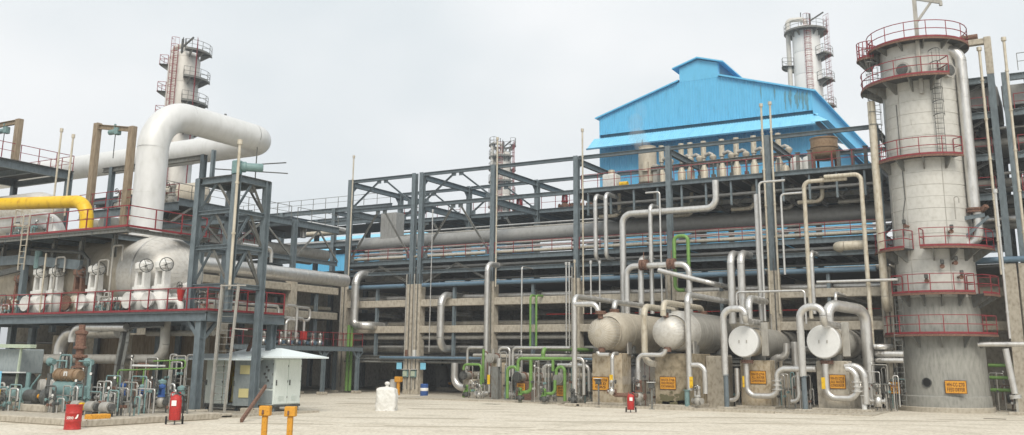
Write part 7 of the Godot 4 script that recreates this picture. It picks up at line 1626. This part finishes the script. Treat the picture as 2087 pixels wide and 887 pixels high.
func hip_roof(x0: float, x1: float, z0: float, z1: float, y: float, h: float) -> Shape:
	var s := S(); var cz := (z0 + z1) * 0.5; var w := (z1 - z0) * 0.5
	var ra := V(x0 + w * 0.4, y + h, cz); var rb := V(x1 - w, y + h, cz)
	var a := V(x0, y, z0); var b := V(x1, y, z0); var c2 := V(x1, y, z1); var d := V(x0, y, z1)
	var f := func(p: Vector3, q: Vector3, r: Vector3, u: Vector3) -> void:
		var m := (q - p).cross(r - p).normalized(); if m.y < 0: m = -m
		s.flat(p, q, r, u, m)
		s.flat(p - V(0, 0.04, 0), q - V(0, 0.04, 0), r - V(0, 0.04, 0), u - V(0, 0.04, 0), -m)
	f.call(a, b, rb, ra); f.call(b, c2, rb, rb); f.call(c2, d, ra, rb); f.call(d, a, ra, ra)
	for e in [[a, b], [b, c2], [c2, d], [d, a]]: s.bar(e[0] - V(0, 0.03, 0), e[1] - V(0, 0.03, 0), 0.08, 0.04)
	return s
func yard_things() -> void:
	# cabinets
	var ca := thing("electrical_cabinet", "white two-door electrical cabinet under a pale canopy roof", "cabinet", V(10.1, 0, 25.8))
	var x := 10.75; var za := 26.6; var zb := 24.75
	part(ca, "case", S().cbox(V(x - 0.75, 1.5, (za + zb) * 0.5), V(1.5, 2.2, za - zb), 0.02), "cabinet")
	cabinet_doors(ca, V(x, 1.5, (za + zb) * 0.5), za - zb, 2.1, V(0, 0, -1), V(1, 0, 0), 2, "cabinet")
	cabinet_doors(ca, V(x - 0.75, 1.85, za), 1.4, 1.35, V(1, 0, 0), V(0, 0, 1), 1, "cabinet_grey")
	part(ca, "side_panel", S().cbox(V(x - 0.75, 0.78, za + 0.015), V(1.4, 0.62, 0.04), 0.01), "cabinet_grey")
	for k in 5: part(ca, "side_fitting", S().cbox(V(x - 0.35 - 0.12 * (k % 3), 1.55 + 0.16 * k, za + 0.06), V(0.1, 0.1, 0.06), 0.01), "machine")
	part(ca, "base_channel", S().box(V(x - 0.75, 0.36, (za + zb) * 0.5), V(1.56, 0.1, za - zb + 0.06)), "machine")
	for q in [V(x - 0.06, 0.16, za - 0.1), V(x - 0.06, 0.16, zb + 0.1), V(x - 1.4, 0.16, za - 0.1), V(x - 1.4, 0.16, zb + 0.1)]: part(ca, "leg", S().box(q, V(0.1, 0.32, 0.1)), "steel")
	part(ca, "roof", hip_roof(7.3, 11.75, 23.9, 27.2, 2.68, 0.42), "roof_white")
	for q in [V(7.6, 1.35, 24.1), V(7.6, 1.35, 25.7)]: part(ca, "roof_post", S().box(q, V(0.08, 2.6, 0.08)), "clad_dull")
	var cb := thing("electrical_cabinet", "grey-white cabinet with open door and yellow inside", "cabinet", V(7.6, 0, 26.4))
	var xb := 6.55; var xe := 8.75; var zf := 27.0
	part(cb, "side_panel", S().cbox(V(xb + 0.02, 1.45, zf - 0.5), V(0.04, 2.2, 1.0), 0.01), "cabinet_grey")
	part(cb, "side_panel", S().cbox(V(xe - 0.02, 1.45, zf - 0.5), V(0.04, 2.2, 1.0), 0.01), "cabinet_grey")
	part(cb, "back_panel", S().box(V((xb + xe) * 0.5, 1.45, zf - 0.98), V(xe - xb - 0.08, 2.2, 0.04)), "yellow")
	part(cb, "top_panel", S().box(V((xb + xe) * 0.5, 2.53, zf - 0.5), V(xe - xb - 0.08, 0.04, 0.92)), "cabinet")
	part(cb, "bottom_panel", S().box(V((xb + xe) * 0.5, 0.38, zf - 0.5), V(xe - xb - 0.08, 0.06, 0.92)), "cabinet_grey")
	part(cb, "equipment_tray", S().cbox(V(8.3, 1.1, zf - 0.6), V(0.7, 1.2, 0.4), 0.02), "paper")
	cabinet_doors(cb, V(xb + 0.62, 1.45, zf), 1.2, 2.1, V(1, 0, 0), V(0, 0, 1), 1, "cabinet")
	part(cb, "fixed_panel", S().cbox(V(xb + 1.42, 1.45, zf), V(0.36, 2.1, 0.04), 0.01), "cabinet")
	var db := Basis(Vector3.UP, 0.35)
	var dd := part(cb, "open_door", S().cbox(V(9.35, 1.42, zf + 0.2), V(1.0, 2.15, 0.05), 0.012, db), "cabinet_grey")
	for yy in [0.95, 2.05]: part(dd, "paper_sheet", S().box(V(9.42, yy, zf + 0.24) , V(0.5, 0.42, 0.01), db), "paper")
	part(dd, "handle", S().cbox(V(8.92, 1.4, zf + 0.42), V(0.05, 0.25, 0.06), 0.01, db), "machine")
	part(cb, "roof", hip_roof(5.6, 9.9, 26.0, 28.3, 2.56, 0.24), "roof_white")
	part(cb, "base_channel", S().box(V((xb + xe) * 0.5, 0.28, zf - 0.5), V(xe - xb, 0.12, 1.0)), "machine")
	for q in [V(xb + 0.1, 0.12, zf - 0.1), V(xe - 0.1, 0.12, zf - 0.1), V(xb + 0.1, 0.12, zf - 0.9), V(xe - 0.1, 0.12, zf - 0.9)]: part(cb, "leg", S().box(q, V(0.1, 0.24, 0.1)), "steel")
	# extinguishers, drum, bag, posts
	extinguisher("red wheeled fire extinguisher beside the left platform footing", V(13.1, 0, 34.5), 0.9, 1.15)
	extinguisher("red wheeled fire extinguisher in front of the ribbed exchangers", V(23.75, 0, 13.7), 0.3, 0.95)
	var dp := V(12.35, 0, 38.5); var dr := thing("oil_drum", "red steel oil drum with white marking at lower left", "drum", dp)
	part(dr, "shell", S().lathe(dp, V(0, 1, 0), [Vector2(0, 0.0), Vector2(0.29, 0.0), Vector2(0.3, 0.02), Vector2(0.29, 0.04), Vector2(0.285, 0.28), Vector2(0.3, 0.3), Vector2(0.285, 0.32), Vector2(0.285, 0.56), Vector2(0.3, 0.58), Vector2(0.285, 0.6), Vector2(0.285, 0.84), Vector2(0.3, 0.86), Vector2(0.3, 0.88), Vector2(0.27, 0.87), Vector2(0, 0.86)], 36), "bright_red")
	part(dr, "bung", S().cyl(dp + V(0.15, 0.86, 0), dp + V(0.15, 0.89, 0), 0.04, 10), "machine")
	text_part(dr, "SERVO", 0.1, dp + V(0.165, 0.42, 0.25), Basis(Vector3.UP, 0.58), "white_ink", 0.24)
	part(dr, "printed_mark", S().extrude(PackedVector2Array([Vector2(0, 0), Vector2(0.06, -0.02), Vector2(0.11, 0.04), Vector2(0.12, 0.14), Vector2(0.07, 0.13), Vector2(0.05, 0.06)]), dp + V(0.268, 0.4, 0.14), V(0.5, 0, -0.86), V(0, 1, 0), 0.004), "white_ink")
	white_bag(V(12.9, 0, 20.5))
	for q in [[20.82, 37.5, "left"], [21.75, 37.3, "right"]]:
		var p := V(q[0], 0, q[1]); var t := thing("yellow_post", "yellow post with square head in the foreground, %s one" % q[2], "post", p)
		part(t, "post", S().cbox(p + V(0, 0.37, 0), V(0.17, 0.74, 0.17), 0.015, Basis(Vector3.UP, 0.5)), "orange")
		part(t, "head", S().cbox(p + V(0, 0.9, 0), V(0.36, 0.32, 0.3), 0.02, Basis(Vector3.UP, 0.5)), "orange")
		part(t, "clip", S().cbox(p + V(0.05, 0.86, 0.17), V(0.06, 0.14, 0.05), 0.01, Basis(Vector3.UP, 0.5)), "rust")
	var yb := thing("yellow_post", "small yellow post with flared head beside the double column", "post", V(0.2, 0, 2.4))
	part(yb, "post", S().cbox(V(0.2, 0.5, 2.4), V(0.2, 1.0, 0.2), 0.02), "orange")
	part(yb, "head", S().cbox(V(0.2, 1.15, 2.4), V(0.5, 0.4, 0.4), 0.03), "orange")
	var bd := V(3.2, 0, 3.3); var bdt := thing("blue_drum", "blue plastic drum with white band by the rack", "drum", bd)
	part(bdt, "shell", S().lathe(bd, V(0, 1, 0), [Vector2(0, 0), Vector2(0.28, 0), Vector2(0.29, 0.05), Vector2(0.29, 0.85), Vector2(0.24, 0.9), Vector2(0, 0.9)], 24), "blue_drum")
	part(bdt, "band", S().lathe(bd + V(0, 0.4, 0), V(0, 1, 0), [Vector2(0.292, 0), Vector2(0.296, 0.01), Vector2(0.296, 0.2), Vector2(0.292, 0.21)], 24), "white_ink")
	solo("leaning_plank", "rusty steel bar leaning against the cabinet column footing", "bar", S().bar(V(14.2, 0.06, 32.0), V(12.05, 1.35, 28.5), 0.16, 0.1), "rust", V(14.2, 0.06, 32.0))
	for q in SIGNS: sign_board(q[0], V(q[1], q[2], q[3]), q[4], q[5], q[6])

func white_bag(o: Vector3) -> void:
	# bulk bag: a square sack bulging, with creases and a tied neck
	var t := thing("bulk_bag", "white crumpled bulk bag with tied knob standing in yard", "bag", o)
	var nz := FastNoiseLite.new(); nz.seed = 3; nz.frequency = 2.6; nz.fractal_octaves = 3
	var s := S(); var rows := 26; var seg := 44; var grid: Array = []
	var turn := Basis(Vector3.UP, 0.5)
	for i in rows + 1:
		var u := float(i) / rows; var row: Array = []
		for k in seg:
			var a := TAU * k / seg
			var ca := cos(a); var sa := sin(a)
			var sq := 1.0 / pow(pow(absf(ca), 7.0) + pow(absf(sa), 7.0), 1.0 / 7.0)
			var half := 0.54 * (1.0 - 0.06 * pow(absf(u - 0.35) * 1.4, 2.0))
			var y := 1.08 * minf(u / 0.84, 1.0)
			if u > 0.84:
				var q := (u - 0.84) / 0.16; half *= 0.93 * pow(cos(q * PI * 0.48), 0.7); y = 1.08 + 0.12 * sin(q * PI * 0.5); sq = lerpf(sq, 1.0, q)
			else:
				half *= 1.0 - 0.07 * pow(u / 0.84, 8.0)
			var p := V(ca * sq * half, y, sa * sq * half)
			var d := nz.get_noise_3dv(p * 0.55) * 0.08 + absf(nz.get_noise_3dv(p * V(1.2, 0.8, 1.2) + V(9, 0, 0))) * -0.07
			if u < 0.03: d = 0.0
			row.append(o + turn * (p + V(ca, 0.15, sa) * d))
		grid.append(row)
	var nr: Array = []
	for i in rows + 1:
		var row: Array = []
		for k in seg:
			var a: Vector3 = grid[min(i + 1, rows)][k] - grid[max(i - 1, 0)][k]
			var b: Vector3 = grid[i][(k + 1) % seg] - grid[i][(k + seg - 1) % seg]
			var m := a.cross(b).normalized()
			var outw: Vector3 = grid[i][k] - (o + V(0, 0.55, 0))
			row.append(m if m.dot(outw) > 0 else -m)
		nr.append(row)
	for i in rows:
		for k in seg:
			var k2 := (k + 1) % seg
			s.quad(grid[i][k], grid[i][k2], grid[i + 1][k2], grid[i + 1][k], nr[i][k], nr[i][k2], nr[i + 1][k2], nr[i + 1][k])
	part(t, "sack", s, "bag_white")
	part(t, "tied_neck", S().lathe(o + V(0, 1.16, 0), V(0.05, 1, 0), [Vector2(0.2, 0), Vector2(0.08, 0.06), Vector2(0.07, 0.1), Vector2(0.13, 0.16), Vector2(0.14, 0.22), Vector2(0.09, 0.29), Vector2(0, 0.31)], 18), "bag_white")

# ---------------- steam ----------------
func puff(label: String, at: Vector3, sz: Vector3, dens: float) -> void:
	var f := FogVolume.new(); f.name = numbered("steam_cloud"); add_child(f)
	f.shape = RenderingServer.FOG_VOLUME_SHAPE_ELLIPSOID; f.size = sz; f.position = at
	var m := FogMaterial.new(); m.density = dens * 0.25; m.albedo = Color(1, 1, 1); m.edge_fade = 0.6; f.material = m
	tag(f, label, "steam", "steam puffs")
func steam() -> void:
	var a := "wisp of white steam above the muffler on the upper deck"
	var an := ["lowest", "second", "third", "topmost"]
	puff(a + ", %s" % an[0], V(17.5, 18.6, -4.0), V(1.3, 1.0, 1.0), 1.6)
	puff(a + ", %s" % an[1], V(17.1, 19.3, -4.0), V(1.5, 1.4, 1.2), 1.0)
	puff(a + ", %s" % an[2], V(17.0, 20.3, -4.0), V(1.3, 1.8, 1.2), 0.6)
	puff(a + ", %s" % an[3], V(17.4, 21.3, -4.0), V(1.0, 1.6, 1.0), 0.35)
	var b := "steam drifting from the valve between the ribbed exchangers"
	puff(b + ", %s" % ["left", "middle", "right"][0], V(21.7, 1.55, 9.6), V(1.6, 0.5, 0.5), 1.6)
	puff(b + ", %s" % ["left", "middle", "right"][1], V(22.5, 1.95, 9.5), V(1.5, 0.9, 0.8), 1.0)
	puff(b + ", %s" % ["left", "middle", "right"][2], V(23.1, 2.5, 9.4), V(1.2, 1.1, 0.8), 0.6)

func clutter() -> void:
	var lt := [["clad", "clad_dull", "machine"], ["clad", "teal", "machine"], ["clad_dull", "clad", "rust"]]
	var q := [["before the compressor", 7.2, 0.28, 35.4, 1.6, 1.3], ["right of the compressor", 8.8, 0.28, 34.6, 1.6, 1.5], ["below the green pipe rail, left", 9.6, 0.28, 33.2, 1.4, 1.6], ["below the green pipe rail, right", 11.0, 0.28, 32.6, 1.3, 1.4], ["behind the red extinguisher", 10.6, 0.28, 35.2, 1.4, 1.0], ["behind the guard rail", 2.0, 0.28, 35.4, 2.0, 1.3], ["right of the guard rail", 4.0, 0.28, 35.8, 1.4, 1.1], ["under the lower deck, left", 0.6, 0.3, 30.2, 2.6, 2.4], ["under the lower deck, middle", 5.2, 0.3, 30.0, 2.4, 2.2], ["under the lower deck, right", 7.9, 0.3, 29.6, 2.0, 2.4], ["on the lower deck, left end", -5.2, 4.71, 30.0, 2.4, 1.2], ["on the lower deck, middle", 2.6, 4.71, 30.2, 1.6, 1.1], ["on the lower deck, right end", 8.4, 4.71, 29.4, 2.0, 1.2], ["on the upper deck behind the rail", -6.5, 8.85, 28.8, 3.0, 1.4],
		["behind the leftmost small exchanger", 8.0, 0.08, 3.0, 1.8, 3.0], ["left of the middle sign pier", 8.9, 0.08, 5.3, 1.2, 1.2], ["right of the middle sign pier", 11.4, 0.08, 4.9, 1.6, 3.1], ["between the green drop pipes", 14.9, 0.08, 7.3, 1.2, 2.2], ["behind the middle small exchanger", 13.8, 0.08, 4.4, 2.2, 3.2], ["behind the rightmost small exchanger", 17.2, 0.08, 6.4, 1.6, 2.6], ["between the ribbed exchanger piers", 22.0, 0.08, 7.2, 1.4, 2.6], ["between the mossy pier and left disc", 26.3, 0.08, 4.2, 1.2, 2.2], ["between the two white disc piers, left", 29.4, 0.08, 4.0, 1.2, 2.0], ["between the two white disc piers, right", 30.6, 0.08, 4.6, 1.0, 1.8], ["right of the right white disc pier", 34.6, 0.08, 3.4, 1.6, 2.6], ["left of the tower foot", 35.0, 0.08, 0.6, 1.4, 2.6], ["right of the tower foot", 41.2, 0.0, -2.2, 2.4, 2.6]]
	for k in q.size():
		var e: Array = q[k]
		manifold("stand of thin tubes and gauges %s" % e[0], V(e[1], e[2], e[3]), e[4], e[5], 0.7, 7 if e[4] > 1.5 else 5, 100 + k, lt[k % 3])
